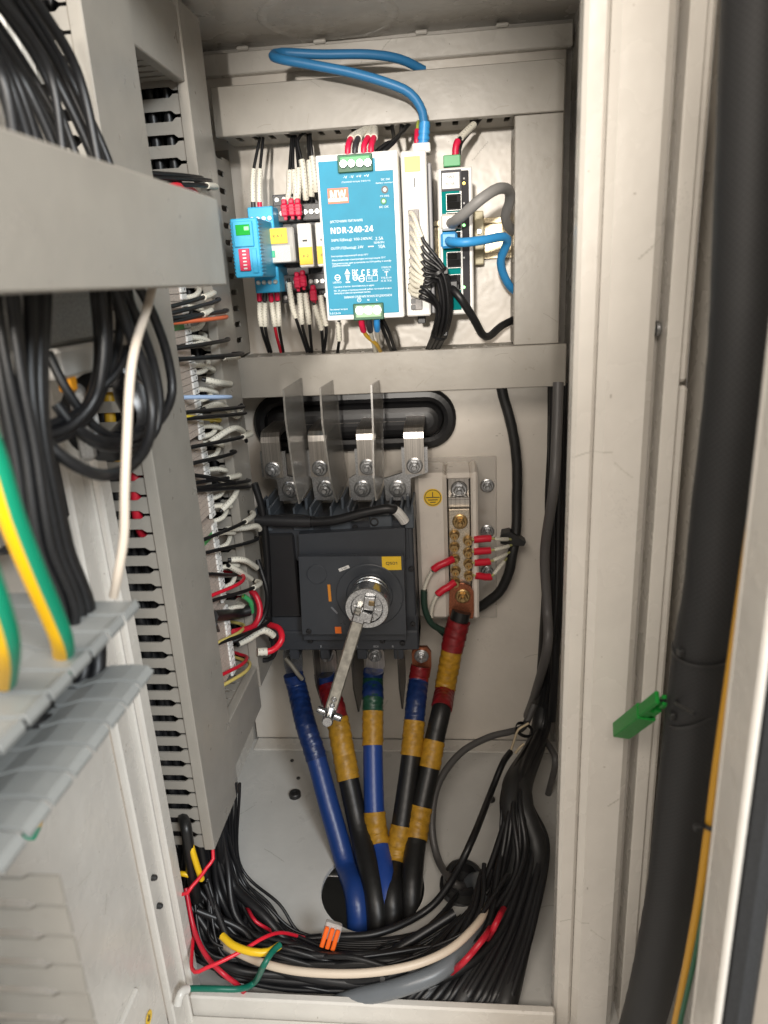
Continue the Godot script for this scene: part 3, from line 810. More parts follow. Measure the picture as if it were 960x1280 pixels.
func build_upper() -> void:
	var steel := m("zinc", 0.62, 0.63, 0.64, 0.32, 0.9)
	var yzinc := m("yellow_zinc", 0.66, 0.56, 0.38, 0.35, 0.85, {"tex": "grain", "scale": 30.0})
	var white := m("white_plastic", 0.80, 0.79, 0.76, 0.42, 0.0, {"tex": "smudge", "scale": 9.0})
	var wprint := m("print_white", 0.88, 0.90, 0.90, 0.55)
	var black := m("black_plastic", 0.022, 0.022, 0.024, 0.42, 0.0, {"tex": "grain", "scale": 30.0})
	var dgrey := m("dark_grey_plastic", 0.10, 0.10, 0.105, 0.45, 0.0, {"tex": "grain", "scale": 30.0})
	var tgreen := m("terminal_green", 0.07, 0.34, 0.13, 0.45)
	var yel := m("label_yellow", 0.86, 0.56, 0.03, 0.5)
	var ink := m("print_black", 0.05, 0.05, 0.05, 0.6)
	var bk := m("black_pvc", 0.012, 0.012, 0.013, 0.38)
	var slv := m("sleeve", 0.80, 0.79, 0.75, 0.5)
	var redf := m("ferrule_red", 0.62, 0.012, 0.06, 0.4)
	var blkf := m("ferrule_black", 0.03, 0.03, 0.035, 0.4)
	var st: SurfaceTool

	# ---- mounting rail behind the devices
	st = ns()
	abox(st, Vector3(-0.055, 0.562, 0.0015), Vector3(0.27, 0.027, 0.0012), 0.0003)
	for s in [-1, 1]:
		abox(st, Vector3(-0.055, 0.562 + s * 0.0135, 0.0042), Vector3(0.27, 0.0012, 0.0066), 0.0003)
		abox(st, Vector3(-0.055, 0.562 + s * 0.0158, 0.0072), Vector3(0.27, 0.0046, 0.0012), 0.0003)
	single("mounting_rail", st, yzinc, Vector3(-0.055, 0.54, 0.001), "yellowish metal mounting rail showing right of the network switch", "rail")
	st = ns()
	abox(st, Vector3(0.0275, 0.562, 0.017), Vector3(0.0085, 0.046, 0.018), 0.001)
	abox(st, Vector3(0.0275, 0.5645, 0.030), Vector3(0.0085, 0.026, 0.01), 0.001)
	var es := thing("rail_end_stop", "beige clamp on the rail beside the network switch", "end stop", Vector3(0.0275, 0.54, 0.008))
	part(es, "clamp", st, m("end_stop_beige", 0.62, 0.56, 0.38, 0.5))
	st = ns()
	ascrew(st, Vector3(0.0275, 0.567, 0.035), 0.0026)
	part(es, "screw", st, steel)

	# ---- power supply
	var ps := thing("power_supply", "tall power supply with a bright blue printed front and white housing", "power supply", Vector3(-0.0705, 0.5, 0.06))
	var al := m("psu_housing", 0.78, 0.78, 0.76, 0.35, 0.0, {"tex": "smudge", "scale": 8.0})
	box(ps, "housing", Vector3(-0.0705, 0.5625, 0.0635), Vector3(0.0645, 0.1252, 0.109), al, 0.0008)
	st = ns()
	abox(st, Vector3(-0.0715, 0.5622, 0.1183), Vector3(0.0585, 0.1165, 0.0012), 0.0003)
	var lab := part(ps, "front_label", st, m("label_blue", 0.008, 0.26, 0.42, 0.6, 0.0, {"tex": "smudge", "scale": 10.0}))
	# sockets cut proud: dark recess frames with green screw terminals
	var tb := part(ps, "output_terminals", box_st(Vector3(-0.0714, 0.6175, 0.1108), Vector3(0.0274, 0.0128, 0.0215)), m("terminal_dark_green", 0.02, 0.10, 0.05, 0.5))
	box(tb, "terminal_body", Vector3(-0.0711, 0.6196, 0.1167), Vector3(0.0240, 0.0055, 0.0135), tgreen)
	for i in 4:
		st = ns()
		alathe(st, [Vector3(-0.0803, 0.6173, 0.1215), Vector3(-0.0740, 0.6172, 0.1215), Vector3(-0.0674, 0.6171, 0.1215), Vector3(-0.0611, 0.6169, 0.1215)][i], Vector3.BACK, [Vector2(0.0031, 0), Vector2(0.0031, 0.0014), Vector2(0.0026, 0.002), Vector2(0.0006, 0.002), Vector2(0.0005, 0.001), Vector2(0, 0.001)], 16)
		part(tb, "screw", st, m("nickel", 0.75, 0.76, 0.74, 0.28, 0.85))
	tb = part(ps, "input_terminals", box_st(Vector3(-0.0674, 0.5059, 0.1108), Vector3(0.0252, 0.0133, 0.0215)), m("terminal_dark_green", 0.02, 0.10, 0.05, 0.5))
	box(tb, "terminal_body", Vector3(-0.0673, 0.5062, 0.1164), Vector3(0.0213, 0.0099, 0.0128), m("terminal_pale_green", 0.30, 0.50, 0.30, 0.45))
	for i in 3:
		st = ns()
		alathe(st, [Vector3(-0.0745, 0.5072, 0.1228), Vector3(-0.0672, 0.5071, 0.1228), Vector3(-0.0599, 0.5069, 0.1228)][i], Vector3.BACK, [Vector2(0.0033, 0), Vector2(0.0033, 0.0008), Vector2(0.0027, 0.0008), Vector2(0.0024, 0.0004), Vector2(0.0006, 0.0004), Vector2(0, 0.0002)], 16)
		part(tb, "screw", st, m("nickel", 0.75, 0.76, 0.74, 0.28, 0.85))
	box(ps, "paper_sticker", Vector3(-0.0480, 0.6172, 0.1191), Vector3(0.0159, 0.0123, 0.0010), m("paper_white", 0.84, 0.84, 0.82, 0.6))
	# adjuster and lamp
	st = ns()
	alathe(st, Vector3(-0.0493, 0.5974, 0.1189), Vector3.BACK, [Vector2(0.0028, 0), Vector2(0.0028, 0.0006), Vector2(0.0022, 0.0006), Vector2(0.002, 0.0002), Vector2(0, 0.0002)], 16)
	part(ps, "voltage_adjuster", st, dgrey)
	st = ns()
	alathe(st, Vector3(-0.0493, 0.5974, 0.1190), Vector3.BACK, [Vector2(0.0016, 0), Vector2(0.0014, 0.0006), Vector2(0, 0.0006)], 12)
	part(ps, "adjuster_screw", st, white)
	st = ns()
	alathe(st, Vector3(-0.0507, 0.5891, 0.1189), Vector3.BACK, [Vector2(0.0025, 0), Vector2(0.0024, 0.0006), Vector2(0.0017, 0.0006), Vector2(0.0016, 0.0002), Vector2(0, 0.0002)], 16)
	part(ps, "lamp_ring", st, m("ring_green", 0.03, 0.2, 0.08, 0.5))
	st = ns()
	alathe(st, Vector3(-0.0506, 0.5891, 0.1191), Vector3.BACK, [Vector2(0.0014, 0), Vector2(0.001, 0.0007), Vector2(0, 0.0009)], 12)
	part(ps, "power_lamp", st, m("lamp_green_lit", 0.45, 0.9, 0.5, 0.4, 0.0, {"glow": 0.8}))
	# red maker's mark
	st = ns()
	abox(st, Vector3(-0.0866, 0.5952, 0.1190), Vector3(0.0165, 0.0112, 0.0005), 0.0001)
	var logo := part(lab, "red_emblem", st, m("emblem_red", 0.80, 0.16, 0.07, 0.45))
	text(logo, "MW", Vector3(-0.0865, 0.5965, 0.1193), 0.0128, 0.0056, wprint, true)
	box(logo, "emblem_bar", Vector3(-0.0868, 0.5923, 0.1192), Vector3(0.0152, 0.0024, 0.0005), wprint, 0.0001)
	# printed lines (what can be read, at its place and size)
	var z := 0.1190
	text(lab, "NDR-240-24", Vector3(-0.0772, 0.5697, 0.1190), 0.0345, 0.0046, wprint, true)
	text(lab, "(ИСТОЧНИК ПИТАНИЯ)", Vector3(-0.0813, 0.5762, 0.1190), 0.0262, 0.0022, wprint)
	text(lab, "-V  -V  +V  +V", Vector3(-0.0714, 0.6083, 0.1190), 0.0205, 0.0018, wprint)
	text(lab, "(Terminal torque 5.0Lb-in)", Vector3(-0.0717, 0.6046, 0.1190), 0.0225, 0.0015, wprint)
	text(lab, "DC OK", Vector3(-0.0483, 0.6048, 0.1190), 0.0070, 0.0014, wprint)
	text(lab, "Relay contact", Vector3(-0.0490, 0.6023, 0.1190), 0.0140, 0.0014, wprint)
	text(lab, "+V ADJ.", Vector3(-0.0495, 0.5928, 0.1190), 0.0078, 0.0015, wprint)
	text(lab, "DC OK", Vector3(-0.0506, 0.5850, 0.1190), 0.0072, 0.0015, wprint)
	text(lab, "INPUT(Вход): 100-240VAC", Vector3(-0.0777, 0.5622, 0.1190), 0.0335, 0.0024, wprint)
	text(lab, "2.5A", Vector3(-0.0556, 0.5619, 0.1190), 0.0062, 0.0024, wprint)
	text(lab, "50/60Hz", Vector3(-0.0558, 0.5589, 0.1190), 0.0085, 0.0016, wprint)
	text(lab, "OUTPUT(Выход): 24V", Vector3(-0.0820, 0.5561, 0.1190), 0.0265, 0.0024, wprint)
	text(lab, "10A", Vector3(-0.0540, 0.5558, 0.1190), 0.0055, 0.0026, wprint)
	box(lab, "dc_symbol", Vector3(-0.0627, 0.5562, 0.1190), Vector3(0.0045, 0.0007, 0.0005), wprint, 0.0)
	var lines := [["Температура окружающей среды 50°C", 413, 319.6, 461], ["Максимальная температура эксплуатации 70°C", 414, 324, 483], ["Предназначен для установки на DIN-рейку в шкафу", 414, 328, 490], ["управления и автоматики", 415, 332.5, 438], ["Сделано в Китае. Изготовитель и адрес", 416, 358, 469], ["No. 28, улица и промышленный район, почтовый индекс", 416, 362, 491], ["Импортёр и сервисная организация указаны", 417, 366, 464], ["ВНИМАНИЕ! ОТКЛЮЧИТЕ ПИТАНИЕ ПЕРЕД МОНТАЖОМ", 429, 370.5, 491]]
	var spots := [Vector3(-0.0804, 0.5502, 0.1190), Vector3(-0.0731, 0.5471, 0.1190), Vector3(-0.0710, 0.5445, 0.1190), Vector3(-0.0879, 0.5426, 0.1190), Vector3(-0.0784, 0.5263, 0.1190), Vector3(-0.0713, 0.5234, 0.1190), Vector3(-0.0801, 0.5213, 0.1190), Vector3(-0.0673, 0.5178, 0.1190)]
	for i in lines.size():
		text(lab, lines[i][0], spots[i], (lines[i][3] - lines[i][1]) * 0.000637, 0.0017 if i < 7 else 0.0021, wprint)
	text(lab, "EAC", Vector3(-0.0767, 0.5368, 0.1190), 0.0048, 0.0052, wprint, true)
	text(lab, "C E", Vector3(-0.0682, 0.5366, 0.1190), 0.0070, 0.0048, wprint, true)
	text(lab, "UK", Vector3(-0.0602, 0.5375, 0.1190), 0.0038, 0.0026, wprint, true)
	text(lab, "CA", Vector3(-0.0604, 0.5349, 0.1190), 0.0038, 0.0022, wprint, true)
	for e in [[Vector3(-0.0915, 0.5338, 0.1189), 0.0024], [Vector3(-0.0770, 0.5328, 0.1189), 0.0021], [Vector3(-0.0718, 0.5319, 0.1189), 0.0026]]:
		st = ns()
		alathe(st, e[0], Vector3.BACK, [Vector2(e[1], 0), Vector2(e[1], 0.0003), Vector2(e[1] * 0.72, 0.0003), Vector2(e[1] * 0.72, 0)], 20)
		abox(st, e[0] + Vector3(0, 0, 0.0001), Vector3(e[1] * 1.3, 0.0005, 0.0004), 0.0)
		part(lab, "approval_mark", st, wprint)
	st = ns()                                     # crossed bin, triangle and test boxes
	aprism(st, Vector3(-0.0832, 0.5381, 0.1192), PackedVector2Array([Vector2(-0.0024, -0.002), Vector2(0.0024, -0.002), Vector2(0, 0.0022)]), 0.0004)
	aprism(st, Vector3(-0.0832, 0.5334, 0.1192), PackedVector2Array([Vector2(-0.0016, 0.002), Vector2(-0.0008, -0.0022), Vector2(0.0008, -0.0022), Vector2(0.0016, 0.002)]), 0.0004)
	abox(st, Vector3(-0.0832, 0.5298, 0.1189), Vector3(0.0036, 0.0009, 0.0006), 0.0)
	part(lab, "symbol", st, wprint)
	st = ns()
	for q in [[0, 0.0021], [0, -0.0021]]:
		abox(st, Vector3(-0.0632, 0.5317, 0.1190) + Vector3(q[0], q[1], 0), Vector3(0.0094, 0.0003, 0.0004), 0.0)
	for q in [-0.0046, 0, 0.0046]:
		abox(st, Vector3(-0.0632, 0.5317, 0.1190) + Vector3(q, 0, 0), Vector3(0.0003, 0.0042, 0.0004), 0.0)
	part(lab, "symbol", st, wprint)
	text(lab, "TÜV", Vector3(-0.0652, 0.5321, 0.1190), 0.0030, 0.0018, wprint)
	for q in [["LISTED", Vector3(-0.0921, 0.5301, 0.1190), 0.0070], ["E183223", Vector3(-0.0510, 0.5397, 0.1190), 0.0075], ["Ind. Cont. Eq.", Vector3(-0.0511, 0.5376, 0.1190), 0.0062], ["II 3G Ex nA", Vector3(-0.0514, 0.5317, 0.1190), 0.0085], ["nC IIC T4 Gc", Vector3(-0.0515, 0.5294, 0.1190), 0.0088]]:
		text(lab, q[0], q[1], q[2], 0.0014, wprint)
	st = ns()
	abox(st, Vector3(-0.0512, 0.5348, 0.1189), Vector3(0.0006, 0.0038, 0.0004), 0.0)
	abox(st, Vector3(-0.0512, 0.5362, 0.1189), Vector3(0.0030, 0.0006, 0.0004), 0.0)
	part(lab, "symbol", st, wprint)
	text(lab, "N", Vector3(-0.0672, 0.5150, 0.1190), 0.0013, 0.0017, wprint)
	text(lab, "L", Vector3(-0.0599, 0.5149, 0.1190), 0.0012, 0.0017, wprint)
	st = ns()
	alathe(st, Vector3(-0.0748, 0.5154, 0.1189), Vector3.BACK, [Vector2(0.0017, 0), Vector2(0.0017, 0.0003), Vector2(0.0014, 0.0003), Vector2(0.0014, 0)], 18)
	abox(st, Vector3(-0.0748, 0.5154, 0.1189), Vector3(0.0018, 0.0003, 0.0006), 0.0)
	abox(st, Vector3(-0.0748, 0.5160, 0.1189), Vector3(0.0003, 0.0012, 0.0006), 0.0)
	part(lab, "earth_mark", st, wprint)
	text(lab, "Terminal torque", Vector3(-0.0923, 0.5086, 0.1190), 0.0148, 0.0017, wprint)
	text(lab, "5.0 Lb-in", Vector3(-0.0956, 0.5058, 0.1190), 0.0090, 0.0016, wprint)
	# its wires
	var g1 := "wires of the power supply outputs"
	var tops := [[Vector3(-0.0773, 0.6231, 0.1150), Vector3(-0.0768, 0.6305, 0.1150), Vector3(-0.0750, 0.6390, 0.1000), Vector3(-0.0676, 0.6489, 0.0700), Vector3(-0.0654, 0.6541, 0.0500)], [Vector3(-0.0716, 0.6228, 0.1150), Vector3(-0.0711, 0.6301, 0.1150), Vector3(-0.0692, 0.6392, 0.1000), Vector3(-0.0649, 0.6487, 0.0700), Vector3(-0.0640, 0.6552, 0.0500)], [Vector3(-0.0646, 0.6229, 0.1150), Vector3(-0.0642, 0.6302, 0.1150), Vector3(-0.0615, 0.6392, 0.1000), Vector3(-0.0622, 0.6491, 0.0700), Vector3(-0.0619, 0.6550, 0.0500)], [Vector3(-0.0590, 0.6225, 0.1150), Vector3(-0.0586, 0.6298, 0.1150), Vector3(-0.0571, 0.6389, 0.1000), Vector3(-0.0595, 0.6489, 0.0700), Vector3(-0.0598, 0.6549, 0.0500)]]
	for i in 4:
		wire("output_wire", ["leftmost white sleeved wire on top of the blue power supply", "white sleeved wire with black ferrule on top of the power supply", "third white sleeved wire on top of the blue power supply", "rightmost white sleeved wire on top of the blue power supply"][i], g1, tops[i], 0.0016, bk, [[0.0, 0.26, "ferrule", blkf if i == 1 else redf, 1.5], [0.27, 0.78, "marker_sleeve", slv, 1.9]])
	for q in [[Vector3(-0.0573, 0.6290, 0.0900), Vector3(-0.0496, 0.6351, 0.0850), Vector3(-0.0436, 0.6393, 0.0750), Vector3(-0.0462, 0.6540, 0.0500)], [Vector3(-0.0548, 0.6276, 0.0900), Vector3(-0.0457, 0.6337, 0.0850), Vector3(-0.0384, 0.6439, 0.0700), Vector3(-0.0379, 0.6552, 0.0500)], [Vector3(-0.0528, 0.6326, 0.0800), Vector3(-0.0409, 0.6409, 0.0750), Vector3(-0.0311, 0.6548, 0.0500)]]:
		wire("black_wire", "black wire rising behind the power supply to the roof duct", "black wires behind the power supply", q, 0.0017, bk)
	for q in [["input_wire", "wire with red ferrule and yellow sleeve under the power supply", [Vector3(-0.0741, 0.5017, 0.1150), Vector3(-0.0747, 0.4964, 0.1130), Vector3(-0.0734, 0.4862, 0.1000), Vector3(-0.0669, 0.4760, 0.0800), Vector3(-0.0654, 0.4665, 0.0550)], redf, m("wire_yellow_brown", 0.7, 0.42, 0.03, 0.45)], ["input_wire", "wire with dark ferrule under the middle of the power supply", [Vector3(-0.0681, 0.5014, 0.1150), Vector3(-0.0686, 0.4955, 0.1130), Vector3(-0.0685, 0.4860, 0.1000), Vector3(-0.0696, 0.4724, 0.0700), Vector3(-0.0700, 0.4652, 0.0550)], blkf, slv], ["input_wire", "wire with blue ferrule under the right of the power supply", [Vector3(-0.0613, 0.5017, 0.1150), Vector3(-0.0618, 0.4958, 0.1130), Vector3(-0.0629, 0.4871, 0.1000), Vector3(-0.0650, 0.4751, 0.0700), Vector3(-0.0662, 0.4658, 0.0550)], m("ferrule_blue", 0.03, 0.25, 0.62, 0.4), slv]]:
		wire(q[0], q[1], "wires of the power supply inputs", q[2], 0.0018, q[4], [[0.0, 0.22, "ferrule", q[3], 1.5]])
	for q in [[Vector3(-0.0591, 0.4977, 0.0900), Vector3(-0.0549, 0.4859, 0.0800), Vector3(-0.0519, 0.4673, 0.0550)], [Vector3(-0.0619, 0.4971, 0.0900), Vector3(-0.0579, 0.4826, 0.0800), Vector3(-0.0550, 0.4660, 0.0550)]]:
		wire("black_wire", "black wire under the right half of the power supply", "black wires under the power supply", q, 0.0017, bk)

	# ---- blue signal module
	var cy := m("module_cyan", 0.04, 0.42, 0.72, 0.42, 0.0, {"tex": "smudge", "scale": 10.0})
	var mo := thing("signal_module", "bright blue ribbed rail module with a green window and red switch bank", "signal module", Vector3(-0.168, 0.515, 0.05))
	st = ns()
	abox(st, Vector3(-0.1655, 0.5607, 0.065), Vector3(0.0225, 0.0455, 0.106), 0.0008)
	for i in 15:                                  # ribs along both front edges
		for s in [-1, 1]:
			abox(st, Vector3(-0.1655 + s * 0.0112, 0.5405 + i * 0.0028, 0.111), Vector3(0.0014, 0.0015, 0.012), 0.0002)
	part(mo, "housing", st, cy)
	var up := box(mo, "terminal_row", Vector3(-0.1635, 0.5845, 0.04), Vector3(0.0225, 0.0235, 0.056), cy, 0.0008)
	var lo := box(mo, "terminal_row", Vector3(-0.1635, 0.5355, 0.04), Vector3(0.0225, 0.022, 0.056), cy, 0.0008)
	for i in 4:
		for r in [[up, 0.5865], [lo, 0.5335]]:
			st = ns()
			ascrew(st, Vector3(-0.1712 + i * 0.0052, r[1], 0.068), 0.0021)
			part(r[0], "screw", st, m("nickel", 0.75, 0.76, 0.74, 0.28, 0.85))
	box(mo, "front_plate", Vector3(-0.1665, 0.5715, 0.1188), Vector3(0.0165, 0.0195, 0.0022), cy, 0.0005)
	box(mo, "window", Vector3(-0.1662, 0.5745, 0.1202), Vector3(0.0118, 0.0082, 0.001), m("window_green", 0.02, 0.36, 0.05, 0.15), 0.0003)
	box(mo, "display_lamp", Vector3(-0.163, 0.5755, 0.1208), Vector3(0.004, 0.003, 0.0006), m("glow_green", 0.25, 0.85, 0.3, 0.3, 0.0, {"glow": 0.7}), 0.0002)
	var sb := box(mo, "switch_bank", Vector3(-0.1675, 0.5517, 0.1187), Vector3(0.0088, 0.0172, 0.002), m("dip_red", 0.62, 0.03, 0.09, 0.45), 0.0003)
	for i in 6:
		box(sb, "slider", Vector3(-0.1672, 0.5449 + i * 0.0027, 0.1199), Vector3(0.003, 0.0012, 0.001), white, 0.0001)
	box(mo, "latch", Vector3(-0.1592, 0.5505, 0.1184), Vector3(0.0042, 0.019, 0.0014), cy, 0.0003)
	var gs := "wires above and below the blue signal module"
	for q in [["left of two white sleeved wires above the blue module", [Vector3(-0.1723, 0.5955, 0.0550), Vector3(-0.1714, 0.6098, 0.0550), Vector3(-0.1700, 0.6277, 0.0500), Vector3(-0.1639, 0.6550, 0.0400)], blkf], ["right of two white sleeved wires above the blue module", [Vector3(-0.1665, 0.5951, 0.0550), Vector3(-0.1657, 0.6095, 0.0550), Vector3(-0.1642, 0.6280, 0.0500), Vector3(-0.1610, 0.6548, 0.0400)], redf]]:
		wire("sleeved_wire", q[0], gs, q[1], 0.0014, bk, [[0.0, 0.1, "ferrule", q[2], 1.5], [0.1, 0.54, "marker_sleeve", slv, 1.75]])
	for q in [["sleeved wire with red ferrule under the left of the blue module", [Vector3(-0.1749, 0.5248, 0.0550), Vector3(-0.1772, 0.5041, 0.0520), Vector3(-0.1770, 0.4894, 0.0500), Vector3(-0.1767, 0.4694, 0.0350)], bk, redf], ["sleeved wire with black ferrule under the blue module", [Vector3(-0.1697, 0.5245, 0.0550), Vector3(-0.1729, 0.5017, 0.0520), Vector3(-0.1734, 0.4870, 0.0500), Vector3(-0.1743, 0.4693, 0.0350)], bk, blkf], ["red wire in a white sleeve under the blue module", [Vector3(-0.1645, 0.5243, 0.0550), Vector3(-0.1646, 0.5085, 0.0520), Vector3(-0.1641, 0.4881, 0.0500), Vector3(-0.1648, 0.4688, 0.0350)], m("red_pvc", 0.5, 0.012, 0.03, 0.4), redf], ["rightmost sleeved wire under the blue module", [Vector3(-0.1584, 0.5246, 0.0550), Vector3(-0.1593, 0.5083, 0.0520), Vector3(-0.1606, 0.4923, 0.0500), Vector3(-0.1624, 0.4687, 0.0350)], bk, redf]]:
		wire("sleeved_wire", q[0], gs, q[1], 0.0015, q[2], [[0.0, 0.12, "ferrule", q[3], 1.6], [0.14, 0.50, "marker_sleeve", slv, 1.7]])

	# ---- relays on black sockets
	var clear := m("clear_case", 0.75, 0.74, 0.70, 0.12, 0.0, {"alpha": 0.45})
	for i in 2:
		var x: float = [-0.1455, -0.1195][i]
		var w: float = [0.0285, 0.022][i]
		var sk := thing("relay_socket", ["wide dark screw socket under the clear relay", "narrow dark screw socket partly behind the blue power supply"][i], "relay socket", Vector3(x, 0.525, 0.03), "relay sockets on the rail")
		st = ns()
		abox(st, Vector3(x, 0.562, 0.02), Vector3(w, 0.075, 0.022), 0.0008)
		abox(st, Vector3(x, 0.5915, 0.032), Vector3(w, 0.014, 0.03), 0.0008)
		abox(st, Vector3(x, 0.5320, 0.032), Vector3(w, 0.014, 0.03), 0.0008)
		abox(st, Vector3(x, 0.603, 0.022), Vector3(w, 0.012, 0.02), 0.0008)
		abox(st, Vector3(x, 0.520, 0.022), Vector3(w, 0.012, 0.02), 0.0008)
		part(sk, "socket", st, dgrey)
		for r in [0.5915, 0.6045, 0.5320, 0.5190]:
			for k in 4:
				if w * (k - 1.5) * 0.25 > w * 0.5:
					continue
				st = ns()
				ascrew(st, Vector3(x + (k - 1.5) * w * 0.24, r, 0.047 if r > 0.525 and r < 0.60 else 0.032), 0.0024)
				part(sk, "screw", st, m("nickel", 0.75, 0.76, 0.74, 0.28, 0.85))
	var re := thing("relay", "clear cased relay with a yellow label and green flag", "relay", Vector3(-0.1455, 0.549, 0.05))
	box(re, "case", Vector3(-0.1455, 0.5635, 0.054), Vector3(0.0235, 0.029, 0.044), clear, 0.0012)
	box(re, "coil_block", Vector3(-0.1455, 0.5625, 0.05), Vector3(0.0185, 0.025, 0.034), m("relay_inside", 0.5, 0.47, 0.42, 0.5, 0.0, {"tex": "grain", "scale": 60.0}), 0.001)
	box(re, "face_plate", Vector3(-0.147, 0.5565, 0.0755), Vector3(0.0185, 0.0135, 0.001), white, 0.0003)
	var rl := box(re, "label", Vector3(-0.1478, 0.571, 0.0765), Vector3(0.0165, 0.0125, 0.0008), yel, 0.0002)
	text(rl, "K A 1", Vector3(-0.148, 0.571, 0.077), 0.008, 0.0022, ink)
	box(re, "test_flag", Vector3(-0.1535, 0.5565, 0.0764), Vector3(0.0035, 0.0055, 0.001), m("flag_green", 0.02, 0.42, 0.22, 0.4), 0.0006)
	for i in 2:
		var x: float = [-0.1243, -0.1085][i]
		var r2 := thing("slim_relay", ["white slim relay with yellow lower half beside the clear relay", "white and yellow slim relay half hidden by the power supply"][i], "relay", Vector3(x, 0.545, 0.05), "slim relays")
		box(r2, "case", Vector3(x, 0.562, 0.0535), Vector3(0.0125, 0.036, 0.046), white, 0.001)
		var l2 := box(r2, "label", Vector3(x, 0.5535, 0.0769), Vector3(0.0118, 0.0145, 0.0008), yel, 0.0002)
		text(l2, "K 2", Vector3(x, 0.5535, 0.0774), 0.005, 0.0022, ink)
		box(r2, "indicator", Vector3(x, 0.566, 0.0768), Vector3(0.0042, 0.0016, 0.0006), ink, 0.0001)
	var gr := "relay wires"
	for i in 3:
		wire("sleeved_wire", "black wire in a white sleeve plugged into the relay sockets from above", gr, [[Vector3(-0.1467, 0.5908, 0.0450), Vector3(-0.1402, 0.6084, 0.0500), Vector3(-0.1389, 0.6264, 0.0450), Vector3(-0.1361, 0.6552, 0.0350)], [Vector3(-0.1408, 0.5904, 0.0450), Vector3(-0.1341, 0.6048, 0.0500), Vector3(-0.1355, 0.6313, 0.0450), Vector3(-0.1347, 0.6551, 0.0350)], [Vector3(-0.1363, 0.5915, 0.0450), Vector3(-0.1316, 0.6079, 0.0500), Vector3(-0.1307, 0.6291, 0.0450), Vector3(-0.1332, 0.6563, 0.0350)]][i], 0.0015, bk, [[0.14, 0.55, "marker_sleeve", slv, 1.7], [0.0, 0.12, "ferrule", redf, 2.0]])
	for i in 3:
		wire("sleeved_wire", "black wire in a white sleeve falling behind the upper left of the power supply", gr, [[Vector3(-0.1269, 0.5940, 0.0400), Vector3(-0.1265, 0.6113, 0.0450), Vector3(-0.1270, 0.6308, 0.0450), Vector3(-0.1305, 0.6508, 0.0400), Vector3(-0.1229, 0.6581, 0.0350)], [Vector3(-0.1221, 0.5977, 0.0400), Vector3(-0.1205, 0.6142, 0.0450), Vector3(-0.1206, 0.6303, 0.0450), Vector3(-0.1216, 0.6574, 0.0350)], [Vector3(-0.1167, 0.6014, 0.0400), Vector3(-0.1167, 0.6172, 0.0450), Vector3(-0.1181, 0.6429, 0.0450), Vector3(-0.1200, 0.6585, 0.0350)]][i], 0.0016, bk, [[0.12, 0.58, "marker_sleeve", slv, 1.8]])
	for i in 3:                                   # red insulated forks above the sockets
		var fk := single("red_terminal_cap", prism_fork([Vector3(-0.1431, 0.5927, 0.0600), Vector3(-0.1367, 0.5929, 0.0600), Vector3(-0.1310, 0.5926, 0.0600)][i]), redf, [Vector3(-0.1431, 0.5927, 0.0600), Vector3(-0.1367, 0.5929, 0.0600), Vector3(-0.1310, 0.5926, 0.0600)][i], "red wire end cap on the upper screws of the clear relay's socket", "wire cap", "red caps over the relay")
		fk.set_meta("kind", "thing")
	for i in 3:
		single("red_terminal_cap", prism_fork([Vector3(-0.1383, 0.5320, 0.0550), Vector3(-0.1330, 0.5331, 0.0550), Vector3(-0.1254, 0.5200, 0.0500)][i]), redf, [Vector3(-0.1383, 0.5320, 0.0550), Vector3(-0.1330, 0.5331, 0.0550), Vector3(-0.1254, 0.5200, 0.0500)][i], ["left red wire end cap under the clear relay's socket", "right red wire end cap under the clear relay's socket", "lowest red wire end cap, touching the left edge of the power supply"][i], "wire cap", "red caps under the relays")
	for i in 6:
		wire("sleeved_wire", "black wire in a white sleeve hanging under the relay sockets", "wires under the relays", [[Vector3(-0.1479, 0.5360, 0.0500), Vector3(-0.1467, 0.5169, 0.0500), Vector3(-0.1453, 0.5045, 0.0480), Vector3(-0.1389, 0.4677, 0.0350)], [Vector3(-0.1384, 0.5257, 0.0500), Vector3(-0.1384, 0.5093, 0.0500), Vector3(-0.1387, 0.4926, 0.0480), Vector3(-0.1365, 0.4676, 0.0350)], [Vector3(-0.1332, 0.5254, 0.0500), Vector3(-0.1323, 0.5090, 0.0500), Vector3(-0.1319, 0.4923, 0.0480), Vector3(-0.1342, 0.4675, 0.0350)], [Vector3(-0.1259, 0.5137, 0.0500), Vector3(-0.1232, 0.5014, 0.0500), Vector3(-0.1208, 0.4888, 0.0480), Vector3(-0.1232, 0.4670, 0.0350)], [Vector3(-0.1201, 0.5218, 0.0450), Vector3(-0.1177, 0.5033, 0.0500), Vector3(-0.1162, 0.4886, 0.0480), Vector3(-0.1224, 0.4670, 0.0350)], [Vector3(-0.1032, 0.4968, 0.0500), Vector3(-0.1043, 0.4911, 0.0500), Vector3(-0.1047, 0.4793, 0.0480), Vector3(-0.1092, 0.4664, 0.0350)]][i], 0.0015, bk, [[0.05, 0.5, "marker_sleeve", slv, 1.8]])

	# ---- controller with the bundled inputs
	var ct := thing("controller", "slim white controller with a yellow sticker and a bundle of black wires", "controller", Vector3(-0.0265, 0.5, 0.05))
	box(ct, "housing", Vector3(-0.0268, 0.563, 0.053), Vector3(0.0205, 0.1275, 0.094), white, 0.0012)
	box(ct, "side_cover", Vector3(-0.0146, 0.5595, 0.048), Vector3(0.0030, 0.118, 0.084), m("grey_plastic", 0.28, 0.28, 0.29, 0.45), 0.0008)
	box(ct, "sticker", Vector3(-0.0278, 0.6168, 0.1001), Vector3(0.0127, 0.0113, 0.0010), m("sticker_pale_yellow", 0.85, 0.72, 0.22, 0.55), 0.0002)
